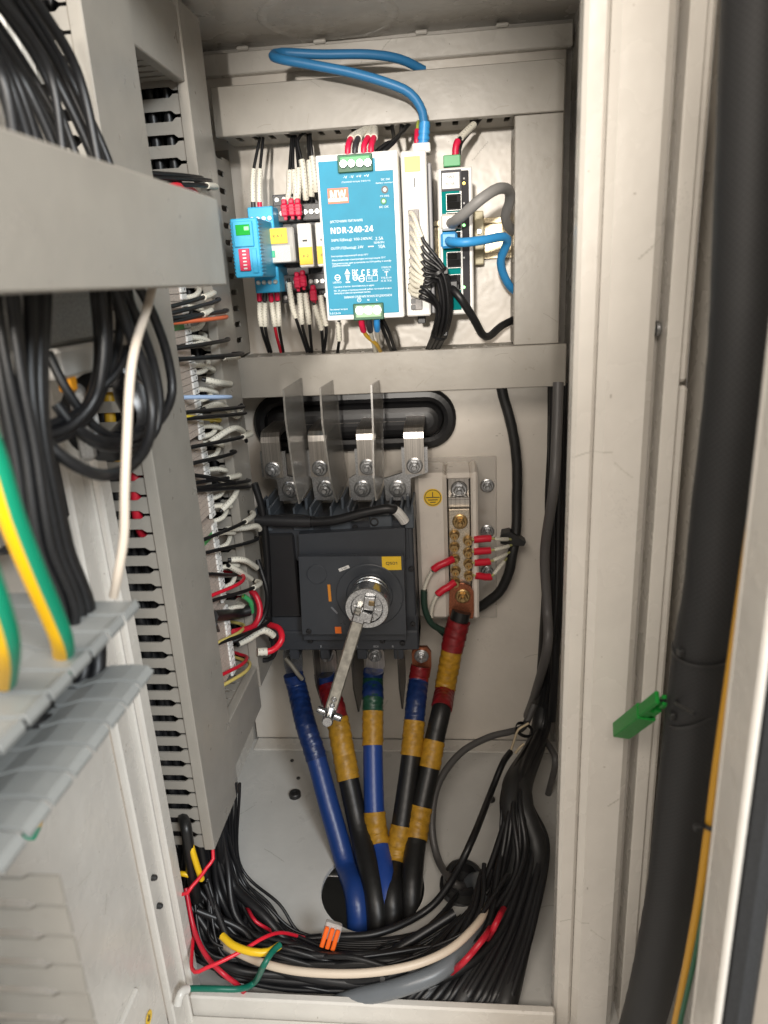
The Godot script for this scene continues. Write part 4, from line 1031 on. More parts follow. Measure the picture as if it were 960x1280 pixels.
	box(ct, "slot", Vector3(-0.0266, 0.6033, 0.1002), Vector3(0.0010, 0.0071, 0.0008), dgrey, 0.0001)
	var conn := box(ct, "terminal_connector", Vector3(-0.0280, 0.5439, 0.0965), Vector3(0.0089, 0.0786, 0.0130), m("connector_grey", 0.36, 0.34, 0.33, 0.5, 0.0, {"tex": "grain", "scale": 60.0}), 0.0005)
	for i in 3:
		box(conn, "screw_hole", [Vector3(-0.0309, 0.5172, 0.1030), Vector3(-0.0311, 0.5117, 0.1030), Vector3(-0.0313, 0.5069, 0.1030)][i], Vector3(0.004, 0.0035, 0.001), dgrey, 0.0002)
	box(ct, "foot_clip", Vector3(-0.0262, 0.4944, 0.0550), Vector3(0.0070, 0.0074, 0.0100), black, 0.0006)
	box(ct, "top_socket", Vector3(-0.0206, 0.6301, 0.0790), Vector3(0.0146, 0.0074, 0.0180), white, 0.0008)
	# bundle: eleven wires, sleeved where they enter
	for i in 11:
		var a: Vector3 = [Vector3(-0.0306, 0.5794, 0.1040), Vector3(-0.0303, 0.5715, 0.1040), Vector3(-0.0306, 0.5642, 0.1040), Vector3(-0.0309, 0.5569, 0.1040), Vector3(-0.0312, 0.5495, 0.1040), Vector3(-0.0315, 0.5426, 0.1040), Vector3(-0.0317, 0.5364, 0.1040), Vector3(-0.0319, 0.5320, 0.1040), Vector3(-0.0321, 0.5275, 0.1040), Vector3(-0.0329, 0.5231, 0.1040), Vector3(-0.0330, 0.5199, 0.1040)][i]
		var q := [a + Vector3(-0.001, 0.002, -0.004), a + Vector3(0.0035, -0.003, 0.006)]
		var mid: Vector3 = [Vector3(-0.0207, 0.5590, 0.1120), Vector3(-0.0209, 0.5517, 0.1130), Vector3(-0.0211, 0.5456, 0.1140), Vector3(-0.0200, 0.5394, 0.1150), Vector3(-0.0194, 0.5344, 0.1160), Vector3(-0.0189, 0.5306, 0.1160), Vector3(-0.0177, 0.5269, 0.1170), Vector3(-0.0184, 0.5244, 0.1180), Vector3(-0.0191, 0.5208, 0.1200), Vector3(-0.0205, 0.5183, 0.1200), Vector3(-0.0220, 0.5146, 0.1180)][i]
		q.append(mid)
		var o := Vector3((5 - i) * 0.0012, 0, (i % 3 - 1) * 0.0028)
		if i < 8:
			q.append(Vector3(-0.0086, 0.5301, 0.1130) + o * 0.9 + Vector3(0, (4 - i) * 0.001, 0))
		q.append(Vector3(-0.0053, 0.5051, 0.1060) + o)
		q.append(Vector3(-0.0095, 0.4845, 0.0900) + o)
		q.append(Vector3(-0.0170, 0.4673, 0.0550) + o * 0.9)
		wire("controller_wire", "black wire with white sleeve in the tied bundle of the controller", "controller wire bundle", q, 0.0015, bk, [[0.02, 0.18, "marker_sleeve", slv, 1.35]])
	for p in [[Vector3(-0.0091, 0.5332, 0.1130), 0.0075, Vector3(0.5, -1, 0)], [Vector3(-0.0102, 0.4824, 0.0880), 0.0068, Vector3(-0.3, -1, -0.6)]]:
		st = ns()
		alathe(st, p[0] , p[2], [Vector2(p[1], -0.0012), Vector2(p[1] + 0.0006, -0.0012), Vector2(p[1] + 0.0006, 0.0012), Vector2(p[1], 0.0012)], 18)
		abox(st, p[0] + Vector3(p[1] * 0.8, 0.001, 0.002), Vector3(0.004, 0.005, 0.004), 0.0006)
		single("cable_tie", st, bk, p[0], "black cable tie round the %s of the controller's wire bundle" % ("middle" if p[1] > 0.007 else "lower end"), "cable tie")
	wire("red_wire", "green, yellow and red wire end beside the blue network plug on the controller", "", [Vector3(-0.0245, 0.6346, 0.0780), Vector3(-0.0243, 0.6393, 0.0780), Vector3(-0.0236, 0.6489, 0.0700), Vector3(-0.0233, 0.6563, 0.0550)], 0.0014, m("wire_yellow_green", 0.45, 0.55, 0.08, 0.45), [[0.0, 0.35, "ferrule", redf, 1.7]])

	# ---- network switch
	var nw := thing("network_switch", "upright network switch with teal face, dark lamp column and five ports", "network switch", Vector3(0.006, 0.5, 0.04))
	box(nw, "housing", Vector3(0.006, 0.5562, 0.045), Vector3(0.0282, 0.1155, 0.086), white, 0.0012)
	var tl := m("teal_face", 0.0, 0.19, 0.185, 0.7, 0.0, {"spec": 0.2})
	box(nw, "face", Vector3(0.0021, 0.5572, 0.0885), Vector3(0.0148, 0.1098, 0.0020), tl, 0.0004)
	var col := box(nw, "lamp_column", Vector3(0.0141, 0.5565, 0.0887), Vector3(0.0059, 0.1090, 0.0025), m("column_grey", 0.045, 0.044, 0.048, 0.75, 0.0, {"spec": 0.2}), 0.0006)
	box(nw, "header", Vector3(0.0030, 0.6041, 0.0893), Vector3(0.0165, 0.0159, 0.0016), m("header_grey", 0.10, 0.10, 0.11, 0.75, 0.0, {"spec": 0.2}), 0.0004)
	var nl := box(nw, "name_label", Vector3(0.0026, 0.6039, 0.0902), Vector3(0.0140, 0.0119, 0.0009), m("paper_white", 0.84, 0.84, 0.82, 0.6), 0.0001)
	text(nl, "SW1", Vector3(0.0023, 0.6067, 0.0909), 0.0055, 0.0020, ink)
	text(nl, "192.168.1", Vector3(0.0022, 0.6017, 0.0909), 0.0095, 0.0019, ink)
	for l in [[Vector3(0.0132, 0.6014, 0.0902), "lamp_amber_lit", Color(1.0, 0.7, 0.15)], [Vector3(0.0127, 0.5696, 0.0902), "lamp_green_bright", Color(0.35, 1.0, 0.35)], [Vector3(0.0119, 0.5206, 0.0902), "lamp_green_bright", Color(0.35, 1.0, 0.35)]]:
		st = ns()
		alathe(st, l[0], Vector3.BACK, [Vector2(0.0013, -0.0005), Vector2(0.0011, 0.0004), Vector2(0, 0.0006)], 12)
		part(col, "indicator_lamp", st, m(l[1], l[2].r, l[2].g, l[2].b, 0.4, 0.0, {"glow": 2.0}))
	for p in [Vector3(0.0133, 0.6049, 0.0902), Vector3(0.0130, 0.5864, 0.0902), Vector3(0.0125, 0.5550, 0.0902), Vector3(0.0123, 0.5443, 0.0902)]:
		box(col, "lamp_hole", p, Vector3(0.0014, 0.0014, 0.0006), m("lamp_off", 0.3, 0.3, 0.3, 0.4), 0.0001)
	for i in 5:
		var c: Vector3 = [Vector3(0.0039, 0.5877, 0.0885), Vector3(0.0036, 0.5736, 0.0885), Vector3(0.0032, 0.5587, 0.0885), Vector3(0.0032, 0.5429, 0.0885), Vector3(0.0025, 0.5250, 0.0885)][i]
		st = ns()
		for k in [[-1, 0], [1, 0], [0, -1], [0, 1]]:
			abox(st, c + Vector3(0.0008 + k[0] * 0.0060, k[1] * 0.0062, 0.001), Vector3(0.0006 if k[0] != 0 else 0.0126, 0.0006 if k[1] != 0 else 0.0118, 0.004), 0.0002)
		var pt := part(nw, "port", st, m("port_steel", 0.36, 0.36, 0.35, 0.4, 0.8))
		box(pt, "socket", c + Vector3(0.0008, 0, 0.0008), Vector3(0.0114, 0.0118, 0.0012), m("socket_grey", 0.03, 0.03, 0.032, 0.8, 0.0, {"spec": 0.2}), 0.0001)
		st = ns()
		abox(st, c + Vector3(-0.001, 0.0028, 0.0018), Vector3(0.0085, 0.0042, 0.0014), 0.0002)
		abox(st, c + Vector3(0.0008, -0.0022, 0.0016), Vector3(0.0095, 0.0046, 0.001), 0.0002)
		part(pt, "contact_block", st, m("contact_black", 0.012, 0.012, 0.012, 0.8, 0.0, {"spec": 0.2}))
	var gp := thing("green_plug", "pale green screw plug on top of the network switch", "plug", Vector3(0.0036, 0.6177, 0.0700))
	box(gp, "body", Vector3(0.0038, 0.6202, 0.0700), Vector3(0.0139, 0.0086, 0.0200), tgreen, 0.0006)
	wire("red_wire", "red tipped wire in white sleeve running from the green plug to the roof duct", "", [Vector3(0.0068, 0.6254, 0.0700), Vector3(0.0076, 0.6325, 0.0700), Vector3(0.0110, 0.6383, 0.0660), Vector3(0.0200, 0.6474, 0.0550), Vector3(0.0301, 0.6573, 0.0400)], 0.0017, bk, [[0.0, 0.22, "ferrule", redf, 1.7], [0.30, 0.72, "marker_sleeve", slv, 1.8]])
	wire("red_wire", "second dark wire beside the red tipped one, entering the roof duct", "", [Vector3(0.0101, 0.6254, 0.0680), Vector3(0.0116, 0.6341, 0.0660), Vector3(0.0215, 0.6469, 0.0500), Vector3(0.0294, 0.6567, 0.0400)], 0.0015, bk)
	# network cables with their plugs
	network_cable("grey network cable bowing right from the second port", m("cable_grey", 0.24, 0.235, 0.23, 0.5), m("plug_clear", 0.6, 0.58, 0.54, 0.3), Vector3(0.0009, 0.5718, 0.0900), [Vector3(0.0021, 0.5708, 0.1050), Vector3(0.0090, 0.5731, 0.1250), Vector3(0.0242, 0.5839, 0.1350), Vector3(0.0381, 0.5919, 0.1250), Vector3(0.0485, 0.5928, 0.1000), Vector3(0.0504, 0.5858, 0.0850), Vector3(0.0482, 0.5761, 0.0700), Vector3(0.0532, 0.5675, 0.0500), Vector3(0.0641, 0.5634, 0.0300)], 0.0042)
	network_cable("blue network cable bending right from the third port", m("cable_blue", 0.035, 0.28, 0.62, 0.45), m("plug_blue", 0.04, 0.30, 0.66, 0.4), Vector3(0.0006, 0.5582, 0.0900), [Vector3(0.0005, 0.5568, 0.1080), Vector3(0.0119, 0.5551, 0.1180), Vector3(0.0280, 0.5563, 0.1120), Vector3(0.0451, 0.5585, 0.0950), Vector3(0.0485, 0.5538, 0.0850), Vector3(0.0445, 0.5442, 0.0750), Vector3(0.0452, 0.5339, 0.0650), Vector3(0.0526, 0.5200, 0.0500), Vector3(0.0611, 0.5124, 0.0350)], 0.0036)
	network_cable("black network cable dropping from the lowest port to the right duct", bk, black, Vector3(0.0011, 0.5212, 0.0900), [Vector3(0.0023, 0.5194, 0.1050), Vector3(0.0081, 0.5129, 0.1100), Vector3(0.0193, 0.4951, 0.1000), Vector3(0.0272, 0.4805, 0.0850), Vector3(0.0340, 0.4780, 0.0750), Vector3(0.0448, 0.4848, 0.0600), Vector3(0.0605, 0.4897, 0.0350)], 0.0034)
	# blue cable that loops along the roof duct
	var bl := thing("network_cable", "blue network cable looping left along the roof duct above the power supply", "network cable", Vector3(-0.0194, 0.6307, 0.0780))
	st = ns()
	atube(st, curve([Vector3(-0.0193, 0.6315, 0.0800), Vector3(-0.0182, 0.6426, 0.0800), Vector3(-0.0189, 0.6566, 0.0830), Vector3(-0.0279, 0.6696, 0.0860), Vector3(-0.0452, 0.6777, 0.0880), Vector3(-0.0734, 0.6870, 0.0880), Vector3(-0.1049, 0.6948, 0.0880), Vector3(-0.1293, 0.7010, 0.0860), Vector3(-0.1385, 0.7068, 0.0750), Vector3(-0.1333, 0.7115, 0.0640), Vector3(-0.1025, 0.7096, 0.0580), Vector3(-0.0633, 0.7082, 0.0520), Vector3(-0.0373, 0.7045, 0.0450), Vector3(-0.0179, 0.6973, 0.0350)], 0.005), 0.0036, 12)
	part(bl, "sheath", st, m("cable_blue_dark", 0.03, 0.19, 0.42, 0.42))
	st = ns()
	var bp := curve([Vector3(-0.0192, 0.6327, 0.0800), Vector3(-0.0173, 0.6499, 0.0810)], 0.002)
	for i in range(0, bp.size() - 1, 2):
		atube(st, PackedVector3Array([bp[i], bp[i + 1]]), 0.0052 - 0.0009 * i / bp.size(), 12)
	atube(st, bp, 0.0043, 12)
	part(bl, "strain_relief", st, m("plug_blue", 0.04, 0.30, 0.66, 0.4))

func box_st(c: Vector3, s: Vector3) -> SurfaceTool:
	var st := ns()
	abox(st, c, s)
	return st

func prism_fork(c: Vector3) -> SurfaceTool:
	# moulded end cap: shouldered body with a narrower collar and two ribs
	var st := ns()
	abox(st, c, Vector3(0.0062, 0.0105, 0.0058), 0.0012)
	abox(st, c + Vector3(0, 0.0068, 0), Vector3(0.0046, 0.0045, 0.0044), 0.001)
	abox(st, c + Vector3(0, -0.0062, -0.001), Vector3(0.0030, 0.0035, 0.0024), 0.0005)
	abox(st, c + Vector3(0, 0.002, 0.003), Vector3(0.0058, 0.0008, 0.0008), 0.0002)
	abox(st, c + Vector3(0, -0.001, 0.003), Vector3(0.0058, 0.0008, 0.0008), 0.0002)
	return st

func network_cable(label: String, sheath: Material, plug: Material, at: Vector3, pts: Array, r: float) -> void:
	var t := thing("network_cable", label, "network cable", at, "network cables of the switch")
	var st := ns()
	abox(st, at + Vector3(0, 0, 0.004), Vector3(0.0118, 0.0105, 0.018), 0.001)
	abox(st, at + Vector3(-0.0005, 0, 0.012), Vector3(0.0135, 0.0125, 0.006), 0.0022)
	abox(st, at + Vector3(0.0055, 0, 0.007), Vector3(0.002, 0.005, 0.014), 0.0006)
	part(t, "plug", st, plug)
	st = ns()
	atube(st, curve([at + Vector3(0, 0, 0.008)] + pts, 0.005), r, 12)
	part(t, "sheath", st, sheath)

func build_switch() -> void:
	var body := m("switch_grey", 0.040, 0.045, 0.054, 0.46, 0.0, {"tex": "smudge", "scale": 9.0, "gloss": 1})
	var face_m := m("switch_face_grey", 0.047, 0.053, 0.063, 0.42, 0.0, {"tex": "smudge", "scale": 7.0, "gloss": 1})
	var dark := m("switch_black", 0.018, 0.018, 0.020, 0.4, 0.0, {"tex": "smudge", "scale": 9.0})
	var tin := m("tinned_copper", 0.66, 0.62, 0.57, 0.30, 0.92, {"tex": "brushed", "scale": 18.0})
	var zinc := m("zinc", 0.62, 0.63, 0.64, 0.32, 0.9)
	var chrome := m("chrome", 0.74, 0.75, 0.76, 0.2, 0.95, {"tex": "grain", "scale": 25.0})
	var rubber := m("rubber", 0.012, 0.012, 0.013, 0.36)
	var white := m("white_plastic", 0.80, 0.79, 0.76, 0.42)
	var yel := m("label_yellow", 0.86, 0.56, 0.03, 0.5)
	var ink := m("print_black", 0.05, 0.05, 0.05, 0.6)
	var orange := m("signal_orange", 0.85, 0.18, 0.02, 0.45)
	var bk := m("black_pvc", 0.012, 0.012, 0.013, 0.38)
	var st: SurfaceTool

	# ---- rubber grommet the busbars pass through
	var gl := thing("cable_grommet", "long black oval rubber grommet in the back plate behind the busbars", "grommet", Vector3(-0.1025, 0.36, 0.001))
	var gc := Vector3(-0.1025, 0.3925, 0.0)
	st = ns()
	ring_stack(st, gc, 0.2115, 0.0625, [Vector2(0, 0.0), Vector2(0, 0.005), Vector2(0.003, 0.008), Vector2(0.008, 0.009), Vector2(0.012, 0.007), Vector2(0.0125, 0.003)])
	part(gl, "flange", st, rubber)
	st = ns()
	ring_stack(st, gc, 0.1865, 0.0375, [Vector2(0, 0.002), Vector2(0.0004, 0.0045), Vector2(0.0022, 0.0085), Vector2(0.0055, 0.0115), Vector2(0.010, 0.0130), Vector2(0.0150, 0.0135), Vector2(0.0185, 0.0135)])
	part(gl, "membrane", st, rubber)

	# ---- busbars: bent bar from the grommet, down to a bolt, with a spreader to the switch
	var lug := [Vector3(-0.1610, 0.3386, 0.0660), Vector3(-0.1258, 0.3385, 0.0660), Vector3(-0.0894, 0.3375, 0.0660), Vector3(-0.0550, 0.3366, 0.0660)]
	for i in 4:
		var x: float = [-0.1755, -0.1290, -0.0825, -0.0373][i]
		var t := thing("busbar", ["first", "second", "third", "fourth"][i] + " bent tinned busbar from the left, above the main switch", "busbar", Vector3(x, 0.34, 0.06), "busbars above the main switch")
		var w := 0.0185
		var prof := PackedVector2Array()          # profile in z-y, swept along x
		var path := [Vector2(-0.008, 0.3975), Vector2(0.060, 0.3975), Vector2(0.0655, 0.3962), Vector2(0.0690, 0.3925), Vector2(0.0700, 0.3870), Vector2(0.0700, 0.3520)]
		for p in path:
			prof.append(p)
		for k in range(path.size() - 1, -1, -1):
			prof.append(path[k] + [Vector2(0, -0.005), Vector2(0, -0.005), Vector2(-0.002, -0.0042), Vector2(-0.0042, -0.002), Vector2(-0.005, 0), Vector2(-0.005, 0)][k])
		st = ns()
		aprism(st, Vector3(x - w / 2, 0, 0), prof, w, Vector3.BACK, Vector3.UP)
		part(t, "bar", st, tin)
		st = ns()
		var l: Vector3 = lug[i]
		var dx := l.x - x
		var dy := l.y
		aprism(st, Vector3(x, 0, 0.0648), PackedVector2Array([Vector2(-0.0125, 0.377), Vector2(-0.0125, 0.352), Vector2(dx - 0.013, dy + 0.010), Vector2(dx - 0.012, dy - 0.012), Vector2(dx + 0.012, dy - 0.012), Vector2(dx + 0.013, dy + 0.010), Vector2(0.0125, 0.352), Vector2(0.0125, 0.377)]), 0.004)
		part(t, "spreader", st, zinc)
		for b in [Vector3(x, 0.3605, 0.0702), Vector3(l.x, l.y, 0.0650)]:
			st = ns()
			abolt(st, b, 0.0052 if b.y > 0.35 else 0.0056)
			part(t, "bolt", st, zinc)

	# ---- interphase barriers (smoky clear plastic, each 1.5 mm thick)
	var smoky := m("smoky_clear", 0.40, 0.38, 0.345, 0.18, 0.0, {"alpha": 0.68, "tex": "grain", "scale": 12.0})
	var bars := [
		[[Vector3(-0.1415, 0.4469, 0.1369), Vector3(-0.1415, 0.4464, 0.0588), Vector3(-0.1415, 0.4261, 0.0640), Vector3(-0.1415, 0.4106, 0.0632), Vector3(-0.1415, 0.3424, 0.0527), Vector3(-0.1415, 0.3397, 0.1176), Vector3(-0.1415, 0.3639, 0.1281), Vector3(-0.1415, 0.4214, 0.1388)], "left"],
		[[Vector3(-0.1120, 0.4455, 0.1266), Vector3(-0.1120, 0.4425, 0.0383), Vector3(-0.1120, 0.4207, 0.0385), Vector3(-0.1120, 0.3971, 0.0394), Vector3(-0.1120, 0.3323, 0.0139), Vector3(-0.1120, 0.3308, 0.0872), Vector3(-0.1120, 0.3600, 0.1117), Vector3(-0.1120, 0.4149, 0.1288)], "middle"],
		[[Vector3(-0.0685, 0.4459, 0.1224), Vector3(-0.0685, 0.4384, 0.0208), Vector3(-0.0685, 0.4181, 0.0327), Vector3(-0.0685, 0.3967, 0.0453), Vector3(-0.0685, 0.3474, 0.0658), Vector3(-0.0685, 0.3470, 0.1370), Vector3(-0.0685, 0.3696, 0.1450), Vector3(-0.0685, 0.4131, 0.1274)], "right"]]
	for b in bars:
		var poly := PackedVector2Array()
		for p in b[0]:
			poly.append(Vector2(-p.z, p.y))
		st = ns()
		aprism(st, Vector3(b[0][0].x + 0.0008, 0, 0), poly, 0.0016, Vector3.FORWARD, Vector3.UP)
		single("phase_barrier", st, smoky, b[0][5], b[1] + " smoky clear barrier plate standing between the busbars", "barrier plate", "barrier plates above the switch")

	# ---- the switch
	var sw := thing("main_switch", "dark grey main load switch with a round metal rotary hub", "switch", Vector3(-0.115, 0.17, 0.04))
	box(sw, "base", Vector3(-0.1165, 0.2425, 0.036), Vector3(0.1515, 0.1240, 0.070), body, 0.002)
	# terminal shrouds on top
	for i in 5:
		st = ns()
		var x: float = [-0.1835, -0.1450, -0.1090, -0.0700, -0.0450][i]
		var w: float = [0.016, 0.020, 0.021, 0.022, 0.013][i]
		abox(st, Vector3(x, 0.3125, 0.068), Vector3(w, 0.014, 0.056), 0.0012)
		abox(st, Vector3(x - w * 0.40, 0.3225, 0.072), Vector3(0.0022, 0.012, 0.044), 0.0006)
		abox(st, Vector3(x + w * 0.40, 0.3225, 0.072), Vector3(0.0022, 0.012, 0.044), 0.0006)
		abox(st, Vector3(x, 0.3245, 0.054), Vector3(0.003, 0.014, 0.04), 0.0008)
		var sh := part(sw, "terminal_shroud", st, m("shroud_grey", 0.085, 0.10, 0.118, 0.45, 0.0, {"tex": "smudge", "scale": 9.0}))
		box(sh, "latch_slot", Vector3(x, 0.312, 0.0921), Vector3(0.0036, 0.0026, 0.0006), dark, 0.0001)
	box(sw, "upper_deck", Vector3(-0.1130, 0.2932, 0.0772), Vector3(0.1403, 0.0397, 0.0345), body, 0.0018)
	box(sw, "side_module", Vector3(-0.1702, 0.2590, 0.0738), Vector3(0.0312, 0.0890, 0.0475), dark, 0.0018)
	box(sw, "right_flange", Vector3(-0.0459, 0.2498, 0.0720), Vector3(0.0119, 0.1254, 0.0440), body, 0.0015)
	var lowd := box(sw, "lower_deck", Vector3(-0.1162, 0.1960, 0.0720), Vector3(0.1551, 0.0377, 0.0440), body, 0.0018)
	box(lowd, "lower_shroud", Vector3(-0.1135, 0.1875, 0.0733), Vector3(0.1497, 0.0214, 0.0465), body, 0.0015)
	st = ns()
	aprism(st, Vector3(0, 0, 0.104), poly_xy([Vector3(-0.1482, 0.3052, 0.1040), Vector3(-0.0468, 0.3095, 0.1040), Vector3(-0.0503, 0.1925, 0.1040), Vector3(-0.1528, 0.1930, 0.1040)]), 0.04)
	part(sw, "front_cover", st, body)
	st = ns()
	aprism(st, Vector3(0, 0, 0.112), poly_xy([Vector3(-0.1483, 0.2856, 0.1120), Vector3(-0.0489, 0.2847, 0.1120), Vector3(-0.0494, 0.2030, 0.1120), Vector3(-0.1518, 0.2035, 0.1120)]), 0.009)
	var fp := part(sw, "faceplate", st, face_m)
	# round recessed dial ring on the faceplate
	st = ns()
	alathe(st, Vector3(-0.0828, 0.2450, 0.1120), Vector3.BACK, [Vector2(0.0325, 0), Vector2(0.0325, 0.0008), Vector2(0.0315, 0.0012), Vector2(0.0225, 0.0012), Vector2(0.0218, 0.0005), Vector2(0, 0.0005)], 48)
	part(fp, "dial_ring", st, face_m)
	st = ns()
	alathe(st, Vector3(-0.1322, 0.2672, 0.1120), Vector3.BACK, [Vector2(0.0100, 0), Vector2(0.0100, 0.0006), Vector2(0.0094, 0.0008), Vector2(0.0090, 0.0003), Vector2(0, 0.0003)], 28)
	part(fp, "round_boss", st, face_m)
	var yl := box(fp, "yellow_label", Vector3(-0.0601, 0.2777, 0.1123), Vector3(0.0181, 0.0136, 0.0010), yel, 0.0001)
	text(yl, "QS01", Vector3(-0.0601, 0.2776, 0.1131), 0.0105, 0.0034, ink)
	st = ns()
	abox(st, Vector3(-0.1055, 0.2732, 0.1125), Vector3(0.0108, 0.0031, 0.0008), 0.0002, Basis(Vector3.BACK, 0.36))
	var tg := part(fp, "position_tag", st, white)
	text(tg, "1 on", Vector3(-0.1054, 0.2735, 0.1131), 0.005, 0.0018, ink, false, "lettering", Vector3(0.936, 0.352, 0), Vector3(-0.352, 0.936, 0))
	box(fp, "orange_pointer", Vector3(-0.1214, 0.2478, 0.1123), Vector3(0.0029, 0.0177, 0.0010), m("pointer_ochre", 0.72, 0.27, 0.03, 0.5), 0.0004)
	box(fp, "orange_square", Vector3(-0.1158, 0.2081, 0.1123), Vector3(0.0062, 0.0070, 0.0010), orange, 0.0002)
	st = ns()
	abox(st, Vector3(-0.1180, 0.2295, 0.1125), Vector3(0.009, 0.0018, 0.0006), 0.0002, Basis(Vector3.BACK, -0.9))
	part(fp, "worn_print", st, m("worn_print_grey", 0.2, 0.21, 0.23, 0.5))
	for p in [Vector3(-0.0948, 0.3080, 0.0946), Vector3(-0.1851, 0.2652, 0.0976), Vector3(-0.0432, 0.2641, 0.0942), Vector3(-0.0440, 0.2049, 0.0942), Vector3(-0.1451, 0.2070, 0.1121), Vector3(-0.1672, 0.1906, 0.0945), Vector3(-0.1480, 0.1883, 0.0970), Vector3(-0.0749, 0.1879, 0.0970), Vector3(-0.0550, 0.1852, 0.0970)]:
		st = ns()
		ascrew(st, p, 0.0028)
		part(sw, "screw", st, dark)
	st = ns()
	alathe(st, Vector3(-0.0761, 0.3132, 0.0946), Vector3.BACK, [Vector2(0.0045, 0), Vector2(0.0042, 0.002), Vector2(0.0028, 0.0022), Vector2(0.0026, 0.001), Vector2(0, 0.001)], 18)
	part(sw, "stud_hole", st, dark)
	for q in [["N", Vector3(-0.1747, 0.1906, 0.0943)], ["2", Vector3(-0.1379, 0.1818, 0.0968)], ["4", Vector3(-0.1012, 0.1816, 0.0968)], ["6", Vector3(-0.0648, 0.1815, 0.0968)], ["MCH", Vector3(-0.0818, 0.1816, 0.0968)]]:
		text(sw, q[0], q[1], 0.0016 * q[0].length(), 0.0022, m("print_pale", 0.5, 0.52, 0.55, 0.5))
	st = ns()
	for p in [Vector3(-0.1612, 0.1881, 0.0966), Vector3(-0.1283, 0.1898, 0.0966), Vector3(-0.0918, 0.1896, 0.0966)]:
		abox(st, p, Vector3(0.006, 0.0012, 0.0008), 0.0002)
	part(lowd, "rib", st, body)
	for x in [-0.1665, -0.1345, -0.0965, -0.0590]:        # walls between the lower terminals
		box(lowd, "terminal_wall", Vector3(x - 0.0005, 0.176, 0.066), Vector3(0.010, 0.022, 0.056), body, 0.001)
	# rotary hub: stacked turned discs
	var hub := thing("rotary_hub", "round turned metal coupling on the front of the main switch", "shaft coupling", Vector3(-0.0827, 0.2469, 0.1125))
	var hb := Vector3(-0.0815, 0.2478, 0.1125)
	st = ns()
	alathe(st, hb, Vector3.BACK, [Vector2(0.0185, 0), Vector2(0.0185, 0.004), Vector2(0.0168, 0.0048), Vector2(0.0168, 0.0075), Vector2(0.0190, 0.0082), Vector2(0.0190, 0.0120), Vector2(0.0175, 0.0128), Vector2(0.0175, 0.0160), Vector2(0.0198, 0.0168), Vector2(0.0202, 0.0176), Vector2(0.0202, 0.0330), Vector2(0.0194, 0.0342), Vector2(0.0150, 0.0342), Vector2(0.0140, 0.0328), Vector2(0, 0.0328)], 48)
	part(hub, "discs", st, chrome)
	for k in 9:
		var an := PI * 0.95 + k * PI * 1.1 / 8.0
		st = ns()
		abox(st, hb + Vector3(cos(an) * 0.0095, sin(an) * 0.0095, 0.0332), Vector3(0.007, 0.0012, 0.0010), 0.0003, Basis(Vector3.BACK, an))
		part(hub, "rib", st, chrome)
	st = ns()
	abox(st, hb + Vector3(0.003, 0.0065, 0.036), Vector3(0.0105, 0.0120, 0.0085), 0.0010, Basis(Vector3.BACK, -0.15))
	abox(st, hb + Vector3(-0.0005, -0.0045, 0.0395), Vector3(0.0125, 0.0090, 0.012), 0.0012, Basis(Vector3.BACK, -0.3))
	var sk := part(hub, "shaft_socket", st, chrome)
	st = ns()
	abox(st, hb + Vector3(0.0055, 0.0080, 0.0405), Vector3(0.0055, 0.0045, 0.0018), 0.0005, Basis(Vector3.BACK, -0.15))
	part(sk, "grub_screw", st, m("brass_dull", 0.30, 0.22, 0.12, 0.45, 0.8))
	# operating rod: square bar reaching forward and down to the left, cross pin at its end
	var rod := thing("operating_rod", "long square metal rod hanging from the rotary hub, cross pin at its end", "operating rod", Vector3(-0.0884, 0.2446, 0.1550))
	var ra := Vector3(-0.0873, 0.2447, 0.1520)
	var rb := Vector3(-0.1177, 0.1573, 0.1680)
	var dir := (rb - ra).normalized()
	var sx := Vector3.BACK.cross(dir).normalized()
	var bs := Basis(sx, dir, sx.cross(dir))
	st = ns()
	abox(st, ra.lerp(rb, 0.5) - dir * 0.002, Vector3(0.0112, ra.distance_to(rb) + 0.004, 0.0098), 0.0011, bs)
	part(rod, "bar", st, m("rod_zinc", 0.76, 0.73, 0.65, 0.3, 0.92, {"tex": "grain", "scale": 8.0}))
	st = ns()
	abox(st, ra + dir * 0.003, Vector3(0.0118, 0.008, 0.0118), 0.0012, bs)
	part(rod, "collar", st, chrome)
	st = ns()
	abox(st, rb + dir * 0.002, Vector3(0.0105, 0.014, 0.0105), 0.0025, bs)
	alathe(st, rb + dir * 0.006 - bs.z * 0.004, bs.z if bs.z.z > 0 else -bs.z, [Vector2(0.0052, -0.004), Vector2(0.0052, 0.012), Vector2(0.0042, 0.0135), Vector2(0, 0.0135)], 18)
	part(rod, "end_fitting", st, chrome)
	st = ns()
	var pin := (Vector3.RIGHT * 0.9 - Vector3.UP * 0.42).normalized()
	alathe(st, rb + dir * 0.006, pin, [Vector2(0, -0.0125), Vector2(0.0030, -0.0120), Vector2(0.0034, -0.0105), Vector2(0.0034, 0.0105), Vector2(0.0030, 0.0120), Vector2(0, 0.0125)], 14)
	part(rod, "cross_pin", st, chrome)
	for k in 2:
		st = ns()
		ascrew(st, rb - dir * (0.006 + k * 0.006) + Vector3(0, 0, 0.0048), 0.0026)
		part(rod, "grub_screw", st, chrome)

